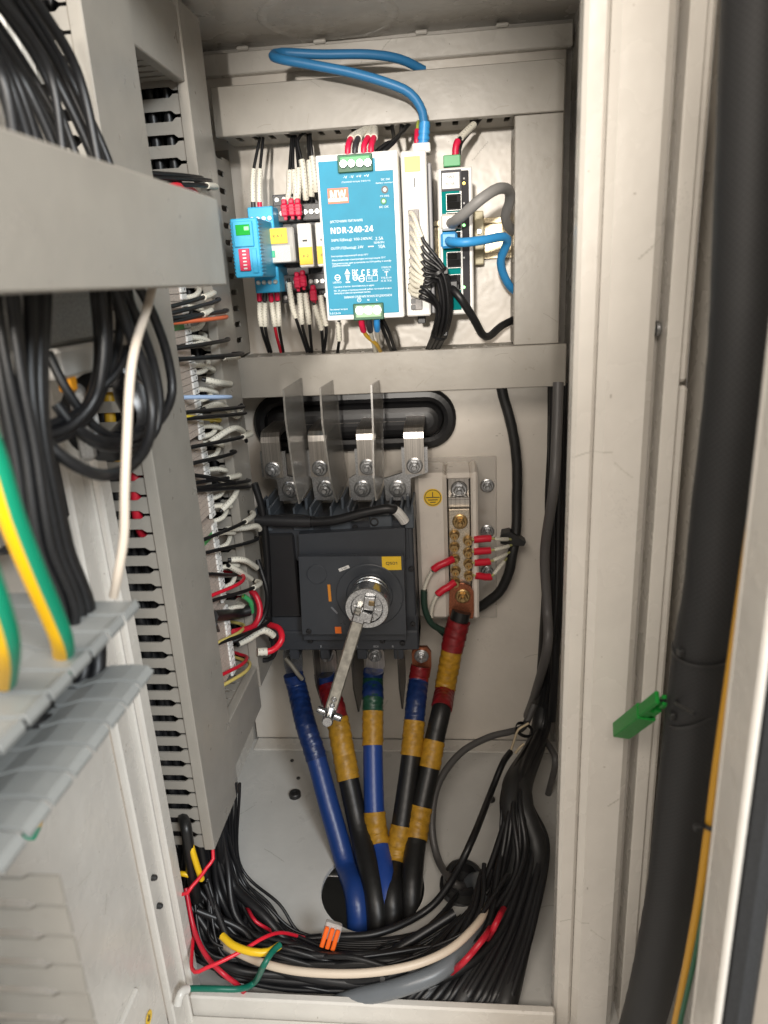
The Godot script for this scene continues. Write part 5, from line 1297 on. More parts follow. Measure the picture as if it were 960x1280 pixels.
	# ---- black cable with a white end lying across the top of the switch
	wire("black_cable", "black sleeved cable with a white end across the top of the main switch", "", [Vector3(-0.1904, 0.3192, 0.1000), Vector3(-0.1693, 0.3183, 0.1010), Vector3(-0.1345, 0.3170, 0.1020), Vector3(-0.1111, 0.3188, 0.1040), Vector3(-0.0842, 0.3253, 0.1040), Vector3(-0.0617, 0.3284, 0.1030), Vector3(-0.0532, 0.3240, 0.1000), Vector3(-0.0472, 0.3131, 0.0960)], 0.0046, bk, [[0.0, 0.36, "sleeve", dark, 1.25], [0.89, 1.0, "white_end", white, 1.02]], "cable", 12)
	wire("black_wire", "thin black wire tucked under the sleeved cable on the switch", "", [Vector3(-0.1815, 0.3199, 0.0980), Vector3(-0.1576, 0.3229, 0.0990), Vector3(-0.1332, 0.3200, 0.0990), Vector3(-0.1123, 0.3131, 0.0990)], 0.0014, bk)

	# ---- earth block right of the switch
	var cream := m("cream_plastic", 0.74, 0.68, 0.61, 0.4, 0.0, {"tex": "smudge", "scale": 6.0, "gloss": 1})
	var brass := m("brass", 0.56, 0.38, 0.17, 0.34, 0.9, {"tex": "grain", "scale": 30.0})
	var copper := m("copper", 0.48, 0.17, 0.09, 0.42, 0.85, {"tex": "grain", "scale": 25.0})
	var eb := thing("earth_block", "cream earth busbar housing with a yellow earth sticker right of the switch", "earth block", Vector3(-0.007, 0.187, 0.025))
	box(eb, "housing", Vector3(-0.0235, 0.2667, 0.0260), Vector3(0.0315, 0.1595, 0.049), cream, 0.004)
	box(eb, "housing_edge", Vector3(0.0195, 0.2667, 0.0250), Vector3(0.0070, 0.1595, 0.048), cream, 0.003)
	box(eb, "housing_top", Vector3(0.0042, 0.3430, 0.0252), Vector3(0.0240, 0.0062, 0.0482), cream, 0.0015)
	box(eb, "housing_bottom", Vector3(0.0042, 0.1960, 0.0252), Vector3(0.0240, 0.0180, 0.0482), cream, 0.0015)
	box(eb, "recess_floor", Vector3(0.0042, 0.2720, 0.0060), Vector3(0.0240, 0.1360, 0.004), m("recess_grey", 0.4, 0.37, 0.33, 0.5), 0.0003)
	st = ns()
	alathe(st, Vector3(-0.0216, 0.3220, 0.0506), Vector3.BACK, [Vector2(0.0092, -0.0002), Vector2(0.0092, 0.0004), Vector2(0, 0.0004)], 32)
	var stk := part(eb, "earth_sticker", st, yel)
	st = ns()
	var ec := Vector3(-0.0216, 0.3222, 0.0510)
	alathe(st, ec, Vector3.BACK, [Vector2(0.0082, 0), Vector2(0.0082, 0.0003), Vector2(0.0076, 0.0003), Vector2(0.0076, 0)], 32)
	abox(st, ec + Vector3(0, 0.0030, 0.0002), Vector3(0.0008, 0.0055, 0.0003), 0.0)
	abox(st, ec + Vector3(0, 0.0002, 0.0002), Vector3(0.0135, 0.0008, 0.0003), 0.0)
	abox(st, ec + Vector3(0, -0.0024, 0.0002), Vector3(0.0095, 0.0008, 0.0003), 0.0)
	abox(st, ec + Vector3(0, -0.0048, 0.0002), Vector3(0.0055, 0.0008, 0.0003), 0.0)
	part(stk, "earth_symbol", st, ink)
	st = ns()                                     # stepped conductor
	abox(st, Vector3(0.0042, 0.3265, 0.024), Vector3(0.022, 0.022, 0.003), 0.0006)
	abox(st, Vector3(0.0042, 0.3160, 0.030), Vector3(0.022, 0.003, 0.014), 0.0006)
	abox(st, Vector3(0.0042, 0.3085, 0.036), Vector3(0.022, 0.014, 0.003), 0.0006)
	part(eb, "top_link", st, tin)
	box(eb, "brass_bar", Vector3(0.0042, 0.2590, 0.0435), Vector3(0.0215, 0.095, 0.006), m("tinned_brass", 0.78, 0.69, 0.56, 0.36, 0.85, {"tex": "grain", "scale": 30.0}), 0.0008)
	for p in [[Vector3(0.0048, 0.3223, 0.0260), 0.0058, zinc], [Vector3(0.0049, 0.2948, 0.0466), 0.0052, brass]]:
		st = ns()
		abolt(st, p[0], p[1])
		part(eb, "bolt", st, p[2])
	for p in [Vector3(-0.0010, 0.2812, 0.0466), Vector3(-0.0013, 0.2681, 0.0466), Vector3(-0.0012, 0.2549, 0.0466), Vector3(-0.0007, 0.2416, 0.0466), Vector3(-0.0013, 0.2290, 0.0466), Vector3(0.0126, 0.2748, 0.0466), Vector3(0.0124, 0.2618, 0.0466), Vector3(0.0126, 0.2494, 0.0466), Vector3(0.0128, 0.2360, 0.0466)]:
		st = ns()
		alathe(st, p, Vector3.BACK, [Vector2(0.0054, 0), Vector2(0.0054, 0.0010), Vector2(0.0043, 0.0012), Vector2(0.0043, 0.0066), Vector2(0.0037, 0.0078), Vector2(0.0019, 0.0078), Vector2(0.0018, 0.0050), Vector2(0, 0.0050)], 16)
		part(eb, "screw", st, brass)
	# clear mounting bracket with three nuts, beside and behind it
	var cp := m("clear_plate", 0.72, 0.68, 0.62, 0.15, 0.0, {"alpha": 0.35})
	var br := thing("clear_bracket", "clear plastic mounting plate with three nuts behind the earth block", "bracket", Vector3(0.0, 0.2, 0.002))
	box(br, "plate", Vector3(0.0040, 0.2583, 0.0029), Vector3(0.0798, 0.1852, 0.0022), cp, 0.0004)
	for p in [Vector3(0.0343, 0.3195, 0.0042), Vector3(0.0340, 0.2686, 0.0042), Vector3(0.0336, 0.2212, 0.0042)]:
		st = ns()
		abolt(st, p, 0.0048)
		part(br, "nut", st, zinc)
	# red lugs
	var red := m("lug_red", 0.62, 0.012, 0.035, 0.38)
	var slv := m("sleeve", 0.80, 0.79, 0.75, 0.5)
	var gw := "lugged wires on the right of the earth block"
	var hub_p := [Vector3(0.0579, 0.2694, 0.0320), Vector3(0.0588, 0.2632, 0.0320), Vector3(0.0565, 0.2544, 0.0300), Vector3(0.0534, 0.2474, 0.0280)]
	for i in 4:
		var a: Vector3 = [Vector3(0.0133, 0.2761, 0.0500), Vector3(0.0131, 0.2631, 0.0500), Vector3(0.0137, 0.2508, 0.0500), Vector3(0.0144, 0.2375, 0.0500)][i]
		var b: Vector3 = [Vector3(0.0335, 0.2763, 0.0470), Vector3(0.0351, 0.2629, 0.0460), Vector3(0.0342, 0.2502, 0.0450), Vector3(0.0350, 0.2328, 0.0440)][i]
		wire("lug_wire", ["topmost", "second", "third", "lowest"][i] + " red lugged wire on the right of the earth block", gw, [a, a.lerp(b, 0.5), b, b.lerp(hub_p[i], 0.5) + Vector3(0, 0.001, 0.004), hub_p[i]], 0.0013, m("wire_yellow_green2", 0.42, 0.42, 0.16, 0.45), [[0.10, 0.44, "lug", red, 2.9], [0.52, 0.86, "marker_sleeve", slv, 1.6]])
	wire("lug_wire", "upper red lugged wire on the left of the earth block", "lugged wires on the left of the earth block", [Vector3(-0.0032, 0.2563, 0.0520), Vector3(-0.0098, 0.2545, 0.0560), Vector3(-0.0221, 0.2485, 0.0580), Vector3(-0.0307, 0.2336, 0.0580), Vector3(-0.0336, 0.2192, 0.0600), Vector3(-0.0295, 0.1918, 0.0600), Vector3(-0.0168, 0.1744, 0.0500)], 0.0014, m("wire_dark_green", 0.02, 0.05, 0.035, 0.45), [[0.0, 0.22, "lug", red, 2.8], [0.24, 0.5, "marker_sleeve", slv, 1.6]])
	wire("lug_wire", "lower red lugged wire on the left of the earth block", "lugged wires on the left of the earth block", [Vector3(-0.0022, 0.2305, 0.0520), Vector3(-0.0088, 0.2270, 0.0560), Vector3(-0.0188, 0.2209, 0.0580), Vector3(-0.0259, 0.2046, 0.0580), Vector3(-0.0257, 0.1851, 0.0560), Vector3(-0.0137, 0.1657, 0.0480)], 0.0014, m("wire_dark_green", 0.02, 0.05, 0.035, 0.45), [[0.0, 0.26, "lug", red, 2.8], [0.28, 0.6, "marker_sleeve", slv, 1.6]])
	wire("dark_green_cable", "dark green cable running down beside the earth block and under the switch", "", [Vector3(-0.0333, 0.2265, 0.0620), Vector3(-0.0331, 0.2066, 0.0620), Vector3(-0.0264, 0.1872, 0.0600), Vector3(-0.0118, 0.1736, 0.0520)], 0.0034, m("wire_dark_green", 0.02, 0.05, 0.035, 0.45))
	# black bundle falling from the middle duct to the earth wires
	var bb := thing("cable_bundle", "black wrapped wire bundle hanging from the middle duct to the earth lugs", "cable", Vector3(0.0488, 0.4214, 0.0120))
	st = ns()
	atube(st, curve([Vector3(0.0479, 0.4280, 0.0140), Vector3(0.0503, 0.4143, 0.0130), Vector3(0.0590, 0.3818, 0.0130), Vector3(0.0640, 0.3445, 0.0140), Vector3(0.0640, 0.3022, 0.0160), Vector3(0.0629, 0.2735, 0.0220), Vector3(0.0591, 0.2536, 0.0280), Vector3(0.0552, 0.2292, 0.0260), Vector3(0.0454, 0.2053, 0.0220), Vector3(0.0285, 0.1874, 0.0160), Vector3(0.0163, 0.1788, 0.0140)], 0.006), 0.0052, 12, 0.05)
	part(bb, "wrap", st, m("black_wrap", 0.016, 0.016, 0.016, 0.5))
	st = ns()                                     # wedge of tape where the wires fan out
	aprism(st, Vector3(0.0480, 0.2764, 0.0340), PackedVector2Array([Vector2(0, 0), Vector2(0.008, 0.0015), Vector2(0.024, -0.010), Vector2(0.022, -0.014), Vector2(0.006, -0.0135), Vector2(-0.002, -0.011)]), 0.014)
	part(bb, "tape_end", st, m("black_wrap", 0.016, 0.016, 0.016, 0.5))

func poly_xy(p: Array) -> PackedVector2Array:
	var o := PackedVector2Array()
	for q in p:
		o.append(Vector2(q.x, q.y))
	return o

# nested rounded slots: each step is (inset, height)
func ring_stack(st: SurfaceTool, c: Vector3, w: float, h: float, steps: Array) -> void:
	var loops := []
	for s in steps:
		var ww: float = w - 2 * s.x
		var hh: float = h - 2 * s.x
		var lo := []
		for p in slot_shape(ww, hh, hh * 0.48, 8):
			lo.append(c + Vector3(p.x, p.y, s.y))
		loops.append(lo)
	for i in loops.size() - 1:
		var a: Array = loops[i]
		var b: Array = loops[i + 1]
		for k in a.size():
			var k2 := (k + 1) % a.size()
			var n: Vector3 = (a[k2] - a[k]).cross(b[k] - a[k])
			if n.length() < 1e-12:
				continue
			face(st, [a[k], a[k2], b[k2], b[k]], n.normalized())

# cable with wound tape: segs = [[first control point, last control point, part name, material], ...]
func taped(label: String, pts: Array, r: float, sheath: Material, segs: Array, extra := []) -> Node3D:
	var p := curve(pts, 0.0016)
	var t := thing("power_cable", label, "power cable", pts[pts.size() - 1], "power cables below the main switch")
	var st := ns()
	atube(st, p, r, 16, 0.012)
	part(t, "sheath", st, sheath)
	var total := 0.0
	var run := [0.0]
	for i in p.size() - 1:
		total += p[i].distance_to(p[i + 1])
		run.append(total)
	var fr := []
	for q in pts:
		var best := 0
		for i in p.size():
			if p[i].distance_squared_to(q) < p[best].distance_squared_to(q):
				best = i
		fr.append(run[best] / total)
	for s in segs:
		var i0 := int(floor(s[0]))
		var i1 := int(floor(s[1]))
		var a: float = lerpf(fr[i0], fr[mini(i0 + 1, fr.size() - 1)], s[0] - i0)
		var b: float = lerpf(fr[i1], fr[mini(i1 + 1, fr.size() - 1)], s[1] - i1)
		st = ns()
		atube(st, cut(p, a, b), r * (1.06 if s.size() < 5 else s[4]), 18, 0.07)
		part(t, s[2], st, s[3])
	return t

func build_cables() -> void:
	var bk := m("black_pvc", 0.012, 0.012, 0.013, 0.38)
	var sheath := m("sheath_black", 0.014, 0.014, 0.014, 0.42, 0.0, {"tex": "grain", "scale": 20.0})
	var blue := m("sheath_blue", 0.012, 0.045, 0.20, 0.36, 0.0, {"tex": "smudge", "scale": 12.0})
	var blue2 := m("tape_blue", 0.012, 0.04, 0.17, 0.35, 0.0, {"tex": "tape", "scale": 14.0})
	var yellow := m("tape_yellow", 0.62, 0.33, 0.025, 0.45, 0.0, {"tex": "tape", "scale": 16.0})
	var red := m("tape_red", 0.30, 0.015, 0.02, 0.38, 0.0, {"tex": "tape", "scale": 14.0})
	var green := m("tape_green", 0.015, 0.09, 0.05, 0.38, 0.0, {"tex": "tape", "scale": 14.0})
	var copper := m("copper", 0.48, 0.17, 0.09, 0.42, 0.85)
	var tin := m("tinned_copper", 0.66, 0.62, 0.57, 0.30, 0.92)
	var zinc := m("zinc", 0.62, 0.63, 0.64, 0.32, 0.9)
	var st: SurfaceTool
	var c1 := taped("thick blue cable leftmost below the main switch", [Vector3(-0.1764, 0.1354, 0.0720), Vector3(-0.1719, 0.1183, 0.0760), Vector3(-0.1571, 0.1022, 0.1144), Vector3(-0.1437, 0.0754, 0.1364), Vector3(-0.1287, 0.0412, 0.1646), Vector3(-0.1111, 0.0034, 0.1957), Vector3(-0.0956, 0.0000, 0.2357), Vector3(-0.0934, 0.0000, 0.2356) + Vector3(0, -0.058, 0.03)], 0.0102, blue, [[0.0, 3.0, "tape_wrap", blue2, 1.05]])
	var c2 := taped("black cable with a long yellow taped band, second from the left", [Vector3(-0.1425, 0.1355, 0.0720), Vector3(-0.1407, 0.1211, 0.0740), Vector3(-0.1289, 0.1177, 0.1016), Vector3(-0.1241, 0.1054, 0.1117), Vector3(-0.1106, 0.0613, 0.1481), Vector3(-0.0981, 0.0251, 0.1778), Vector3(-0.0781, 0.0000, 0.2367), Vector3(-0.0766, 0.0000, 0.2367) + Vector3(0, -0.058, 0.03)], 0.0102, sheath, [[0.0, 1.0, "tape_wrap", blue2], [1.0, 2.9, "tape_wrap", red], [2.9, 4.0, "tape_wrap", yellow, 1.12]])
	var c3 := taped("bright blue cable with green tape and two yellow bands, third from the left", [Vector3(-0.0889, 0.1406, 0.0740), Vector3(-0.0901, 0.1302, 0.0760), Vector3(-0.0883, 0.1240, 0.0964), Vector3(-0.0880, 0.1123, 0.1060), Vector3(-0.0873, 0.0865, 0.1273), Vector3(-0.0844, 0.0391, 0.1664), Vector3(-0.0792, 0.0157, 0.1856), Vector3(-0.0684, 0.0000, 0.2321), Vector3(-0.0670, 0.0000, 0.2320) + Vector3(0, -0.058, 0.03)], 0.0099, m("sheath_royal_blue", 0.014, 0.055, 0.27, 0.36, 0.0, {"tex": "smudge", "scale": 12.0}), [[0.0, 1.0, "tape_wrap", blue2, 1.08], [1.0, 3.0, "tape_wrap", green, 1.08], [1.55, 2.2, "tape_wrap", blue2, 1.12], [3.0, 4.0, "tape_wrap", yellow, 1.08], [5.0, 6.0, "tape_wrap", yellow, 1.08]])
	var c4 := taped("black cable with red, blue and yellow tape under the copper lug", [Vector3(-0.0391, 0.1451, 0.0720), Vector3(-0.0419, 0.1296, 0.0780), Vector3(-0.0438, 0.1192, 0.1004), Vector3(-0.0455, 0.1052, 0.1119), Vector3(-0.0486, 0.0792, 0.1333), Vector3(-0.0578, 0.0301, 0.1737), Vector3(-0.0637, 0.0043, 0.1950), Vector3(-0.0639, 0.0000, 0.2345), Vector3(-0.0624, 0.0000, 0.2344) + Vector3(0, -0.058, 0.03)], 0.0099, sheath, [[0.0, 1.0, "tape_wrap", red], [1.0, 3.0, "tape_wrap", blue2], [3.0, 4.0, "tape_wrap", yellow, 1.1], [5.0, 6.0, "tape_wrap", yellow, 1.08]])
	var c5 := taped("black cable with red and yellow tape hanging from the earth block", [Vector3(0.0046, 0.1987, 0.0540), Vector3(-0.0017, 0.1767, 0.0580), Vector3(-0.0063, 0.1582, 0.0620), Vector3(-0.0148, 0.1151, 0.0700), Vector3(-0.0179, 0.1144, 0.1043), Vector3(-0.0255, 0.0905, 0.1240), Vector3(-0.0304, 0.0707, 0.1403), Vector3(-0.0385, 0.0436, 0.1626), Vector3(-0.0439, 0.0206, 0.1815), Vector3(-0.0471, 0.0000, 0.2251), Vector3(-0.0471, 0.0000, 0.2251) + Vector3(0, -0.058, 0.03)], 0.0099, sheath, [[0.45, 2.0, "tape_wrap", red, 1.2], [2.0, 3.0, "tape_wrap", yellow, 1.12], [3.0, 4.0, "tape_wrap", red, 1.08], [5.0, 6.0, "tape_wrap", yellow, 1.08], [7.0, 8.0, "tape_wrap", yellow, 1.08]])
	# lugs under the switch (parts of their cables)
	for q in [[c1, Vector3(-0.1758, 0.1552, 0.0660), zinc], [c2, Vector3(-0.1385, 0.1561, 0.0660), tin], [c3, Vector3(-0.0871, 0.1559, 0.0660), tin], [c4, Vector3(-0.0378, 0.1583, 0.0720), copper]]:
		var p: Vector3 = q[1]
		st = ns()
		aprism(st, p + Vector3(0, 0, 0.003), PackedVector2Array([Vector2(-0.010, -0.012), Vector2(-0.0075, -0.026), Vector2(0.0075, -0.026), Vector2(0.010, -0.012), Vector2(0.010, 0.004), Vector2(0.006, 0.010), Vector2(-0.006, 0.010), Vector2(-0.010, 0.004)]), 0.004)
		part(q[0], "lug", st, q[2])
		st = ns()
		abolt(st, p + Vector3(0, 0, 0.0032), 0.0050)
		part(q[0], "bolt", st, zinc)
	var el := Vector3(0.0049, 0.2151, 0.0520)
	st = ns()
	aprism(st, el, PackedVector2Array([Vector2(-0.0135, -0.020), Vector2(-0.0125, -0.026), Vector2(0.0115, -0.026), Vector2(0.0125, -0.018), Vector2(0.0125, 0.004), Vector2(0.009, 0.011), Vector2(0.003, 0.0135), Vector2(-0.004, 0.0135), Vector2(-0.010, 0.010), Vector2(-0.0125, 0.004)]), 0.0035)
	part(c5, "lug", st, copper)
	st = ns()
	abolt(st, el + Vector3(0.0012, 0, 0.0002), 0.0052)
	part(c5, "bolt", st, m("brass", 0.64, 0.47, 0.26, 0.34, 0.9))
	st = ns()                                     # loose grey strand end beside the first lug
	atube(st, curve([Vector3(-0.1802, 0.1584, 0.0800), Vector3(-0.1749, 0.1535, 0.0830), Vector3(-0.1675, 0.1439, 0.0860), Vector3(-0.1632, 0.1366, 0.0850)], 0.003), 0.0024, 8)
	part(c1, "strand_end", st, m("strand_grey", 0.17, 0.155, 0.125, 0.5))
	# lower barriers
	var smoky := m("dark_clear", 0.045, 0.04, 0.035, 0.35, 0.0, {"alpha": 0.92})
	for b in [[Vector3(-0.1486, 0.1639, 0.0780), 0.066, "left"], [Vector3(-0.1097, 0.1638, 0.0780), 0.074, "middle"], [Vector3(-0.0622, 0.1636, 0.0780), 0.070, "right"]]:
		var p: Vector3 = b[0]
		st = ns()
		aprism(st, p + Vector3(0.0008, 0, 0), PackedVector2Array([Vector2(-0.066, 0.012), Vector2(0.016, 0.012), Vector2(0.016, -b[1] * 0.45), Vector2(-0.004, -b[1]), Vector2(-0.060, -b[1])]), 0.0016, Vector3.BACK, Vector3.UP)
		single("phase_barrier", st, smoky, p, b[2] + " dark barrier plate hanging below the main switch", "barrier plate", "barrier plates below the switch")

	# ---- wires swept along the bottom from the left duct to the right wall
	var master := [Vector3(-0.222, 0.150, 0.262), Vector3(-0.216, 0.105, 0.264), Vector3(-0.2147, 0.0500, 0.2682), Vector3(-0.1864, 0.0260, 0.2934), Vector3(-0.1361, 0.0200, 0.3149), Vector3(-0.0780, 0.0180, 0.3215), Vector3(-0.0256, 0.0200, 0.3113), Vector3(0.0156, 0.0300, 0.2764), Vector3(0.0389, 0.0500, 0.2242), Vector3(0.0481, 0.0800, 0.1785), Vector3(0.0880, 0.0618, 0.0533), Vector3(0.0960, 0.1879, 0.0631), Vector3(0.0980, 0.3031, 0.0474), Vector3(0.0980, 0.4293, 0.0483)]
	var n := 27
	for i in n:
		var o := Vector3(rng.randf_range(-1, 1), rng.randf_range(-0.5, 1.0), rng.randf_range(-1, 1))
		var pts := []
		var fan: float = rng.randf_range(-1, 1)
		var stop := master.size() if i % 3 != 0 else 8
		for k in stop:
			var s: float = [0.014, 0.016, 0.020, 0.022, 0.018, 0.014, 0.016, 0.016, 0.014, 0.010, 0.007, 0.006, 0.006, 0.006][k]
			var tw: float = fan * 2.2 + k * 0.22 * fan
			var oo := Vector3(o.x * cos(tw) - o.z * sin(tw), o.y, o.x * sin(tw) + o.z * cos(tw))
			var q: Vector3 = master[k] + Vector3(oo.x * s, oo.y * s * 0.6, oo.z * s) + Vector3(rng.randf_range(-1, 1), rng.randf_range(-0.4, 0.8), rng.randf_range(-1, 1)) * ((0.005 if i % 2 == 0 else 0.011) if k > 1 and k < 9 else 0.001)
			if k > 1 and k < 9:
				q.z = minf(q.z, 0.328)
				q.y = maxf(q.y, 0.004)
			q.x = clampf(q.x, -0.242, 0.106)
			pts.append(q)
		wire("floor_wire", "black wire in the bundle swept along the cabinet floor", "black wires on the cabinet floor", pts, [0.0014, 0.0018, 0.0024, 0.0030, 0.0042][i % 5], bk)
	for i in 16:
		var f := i / 15.0
		var g: float = rng.randf_range(0, 1)
		var j2 := Vector3(rng.randf_range(-0.010, 0.010), rng.randf_range(0, 0.012), rng.randf_range(-0.010, 0.006))
		wire("floor_wire", "black wire dropping from the front left duct into the front left corner", "black wires in the front left corner", [Vector3(-0.238 + 0.04 * f, 0.14, 0.29 - g * 0.03), (Vector3(-0.2329, 0.0700, 0.2759)).lerp(Vector3(-0.1954, 0.0700, 0.2703), f) + Vector3(0, g * 0.01, 0), (Vector3(-0.2225, 0.0300, 0.3014)).lerp(Vector3(-0.1839, 0.0350, 0.2891), f) + j2, (Vector3(-0.1949, 0.0200, 0.3285)).lerp(Vector3(-0.1600, 0.0240, 0.3081), f) + Vector3(j2.z, g * 0.01, j2.x * 0.5), (Vector3(-0.1433, 0.0120, 0.3290)).lerp(Vector3(-0.1203, 0.0180, 0.3140), f) + Vector3(0, g * 0.01, 0), (Vector3(-0.0686, 0.0100, 0.3265)).lerp(Vector3(-0.0634, 0.0140, 0.3129), f) + Vector3(0, g * 0.01, 0)], rng.randf_range(0.002, 0.0036), bk)
	for i in 12:
		var pts := []
		for k in 7:
			var base: Vector3 = [Vector3(-0.2123, 0.0700, 0.2993), Vector3(-0.1841, 0.0460, 0.3172), Vector3(-0.1412, 0.0360, 0.3276), Vector3(-0.0850, 0.0340, 0.3319), Vector3(-0.0339, 0.0360, 0.3234), Vector3(0.0049, 0.0440, 0.2953), Vector3(0.0262, 0.0500, 0.2509)][k]
			pts.append(base + Vector3(rng.randf_range(-0.012, 0.012), rng.randf_range(-0.012, 0.010), clampf(rng.randf_range(-0.016, 0.010), -0.02, 0.325 - base.z)))
		wire("floor_wire", "loose black wire crossing over the bundle on the cabinet floor", "loose black wires over the floor bundle", pts, [0.0013, 0.0020, 0.0028][i % 3], bk)
	for i in 2:
		wire("wrapped_bundle", ["thick black wrapped bundle inside the fan at the right", "second wrapped bundle at the outer edge of the fan at the right"][i], "", [Vector3(0.0980, 0.2528, 0.0497), Vector3(0.0880, 0.0618, 0.0533), [Vector3(0.0466, 0.0800, 0.1785), Vector3(0.0551, 0.0780, 0.1813)][i], [Vector3(0.0486, 0.0500, 0.2239), Vector3(0.0653, 0.0460, 0.2219)][i], [Vector3(0.0269, 0.0240, 0.2819), Vector3(0.0463, 0.0220, 0.2794)][i], [Vector3(-0.0013, 0.0100, 0.3271), Vector3(0.0299, 0.0100, 0.3281)][i], [Vector3(-0.0075, 0.0020, 0.3314), Vector3(0.0260, 0.0020, 0.3322)][i]], 0.0095, m("black_wrap", 0.016, 0.016, 0.016, 0.5), [], "cable", 14)
	# the thick black fan on the right, falling from the right wall to the front sill
	for i in 34:
		var f: float = fmod(i * 0.618, 1.0)
		var g: float = rng.randf_range(0, 1)
		var q := [Vector3(0.1000, 0.3945, 0.0236) + Vector3(rng.randf_range(-0.003, 0.003), 0, rng.randf_range(-0.005, 0.008)), Vector3(0.0970, 0.2039, 0.0591) + Vector3(rng.randf_range(-0.003, 0.003), 0, rng.randf_range(-0.005, 0.005)), Vector3(0.0880, 0.0618, 0.0533) + Vector3(rng.randf_range(-0.005, 0.005), 0, rng.randf_range(-0.005, 0.005)), (Vector3(0.0413, 0.0700, 0.1720)).lerp(Vector3(0.0620, 0.0700, 0.1715), f) + Vector3(0, rng.randf_range(-0.01, 0.01), 0), (Vector3(0.0365, 0.0450, 0.2191)).lerp(Vector3(0.0745, 0.0400, 0.2154), f) + Vector3(0, g * 0.016, 0), (Vector3(0.0064, 0.0200, 0.2755)).lerp(Vector3(0.0566, 0.0220, 0.2789), f) + Vector3(0, g * 0.014, 0), (Vector3(-0.0469, 0.0100, 0.3280)).lerp(Vector3(0.0357, 0.0100, 0.3291), f) + Vector3(0, g * 0.008, 0), (Vector3(-0.0622, 0.0020, 0.3341)).lerp(Vector3(0.0295, 0.0020, 0.3333), f)]
		wire("floor_wire", "black wire in the thick fan falling from the right wall to the sill", "black wires fanned out at the right", q, rng.randf_range(0.0030, 0.0044), bk)
	for q in [[Vector3(0.0252, 0.0200, 0.2671), Vector3(0.0166, 0.0560, 0.3124), Vector3(0.0078, 0.0540, 0.3232), Vector3(-0.0007, 0.0500, 0.3307), Vector3(-0.0093, 0.0300, 0.3226), Vector3(-0.0197, 0.0080, 0.3128)], [Vector3(0.0370, 0.0200, 0.2491), Vector3(0.0278, 0.0580, 0.2967), Vector3(0.0224, 0.0560, 0.3066), Vector3(0.0163, 0.0200, 0.2884)]]:
		wire("red_wire", "red wire glimpsed in the black fan at the right, %s" % ("longer piece" if q.size() == 6 else "short upper piece"), "", q, 0.0024, m("red_pvc", 0.5, 0.012, 0.03, 0.4))
	# grey conduit, cream flat cable, red and yellow wires in the sweep
	wire("grey_conduit", "smooth grey plastic conduit curving from the sill to the floor grommet", "", [Vector3(-0.1086, 0.0000, 0.3349), Vector3(-0.0846, 0.0140, 0.3355), Vector3(-0.0485, 0.0300, 0.3373), Vector3(-0.0176, 0.0360, 0.3266), Vector3(0.0034, 0.0400, 0.3019), Vector3(0.0153, 0.0400, 0.2701), Vector3(0.0133, 0.0260, 0.2321), Vector3(0.0065, 0.0080, 0.2184)], 0.0066, m("conduit_grey", 0.15, 0.165, 0.18, 0.35, 0.0, {"tex": "smudge", "scale": 9.0}), [], "conduit", 16)
	wire("cream_cable", "flat cream cable curving over the grey conduit on the floor", "", [Vector3(-0.2426, 0.0200, 0.2533), Vector3(-0.2078, 0.0300, 0.2971), Vector3(-0.1713, 0.0460, 0.3284), Vector3(-0.1302, 0.0500, 0.3430), Vector3(-0.0820, 0.0520, 0.3456), Vector3(-0.0413, 0.0550, 0.3405), Vector3(-0.0123, 0.0560, 0.3271), Vector3(0.0072, 0.0560, 0.3072), Vector3(0.0167, 0.0480, 0.2836), Vector3(0.0187, 0.0200, 0.2365)], 0.0030, m("cable_cream", 0.62, 0.52, 0.41, 0.45), [], "cable", 10)
	wire("red_wire", "thin red wire lying over the black sweep at the lower left", "", [Vector3(-0.240, 0.036, 0.300), Vector3(-0.216, 0.050, 0.308), Vector3(-0.1992, 0.0580, 0.3520), Vector3(-0.1843, 0.0640, 0.3543), Vector3(-0.1646, 0.0660, 0.3435), Vector3(-0.1504, 0.0640, 0.3292), Vector3(-0.1420, 0.0500, 0.3125), Vector3(-0.1313, 0.0200, 0.2904)], 0.0014, m("bright_red_pvc", 0.72, 0.015, 0.035, 0.36))
	wire("red_wire", "red wire rising under the yellow clip to the front left duct", "", [Vector3(-0.242, 0.085, 0.296), Vector3(-0.2100, 0.1000, 0.3261), Vector3(-0.2028, 0.1050, 0.3232), Vector3(-0.1952, 0.1100, 0.3105), Vector3(-0.1925, 0.1180, 0.3003), Vector3(-0.216, 0.150, 0.272)], 0.0014, m("bright_red_pvc", 0.72, 0.015, 0.035, 0.36))
	wire("red_wire", "dark red wire diving through the black sweep at the left", "", [Vector3(-0.2169, 0.0850, 0.3060), Vector3(-0.2082, 0.0620, 0.3215), Vector3(-0.1935, 0.0540, 0.3381), Vector3(-0.1778, 0.0480, 0.3474), Vector3(-0.1706, 0.0300, 0.3418), Vector3(-0.1673, 0.0040, 0.3331)], 0.0019, m("red_pvc", 0.5, 0.012, 0.03, 0.4))
	wire("red_wire", "short dark red stretch on top of the black sweep near the hole", "", [Vector3(-0.1969, 0.0200, 0.2498), Vector3(-0.1726, 0.0500, 0.2946), Vector3(-0.1649, 0.0500, 0.3033), Vector3(-0.1560, 0.0400, 0.3014), Vector3(-0.1513, 0.0150, 0.2869)], 0.0014, m("red_pvc", 0.5, 0.012, 0.03, 0.4))
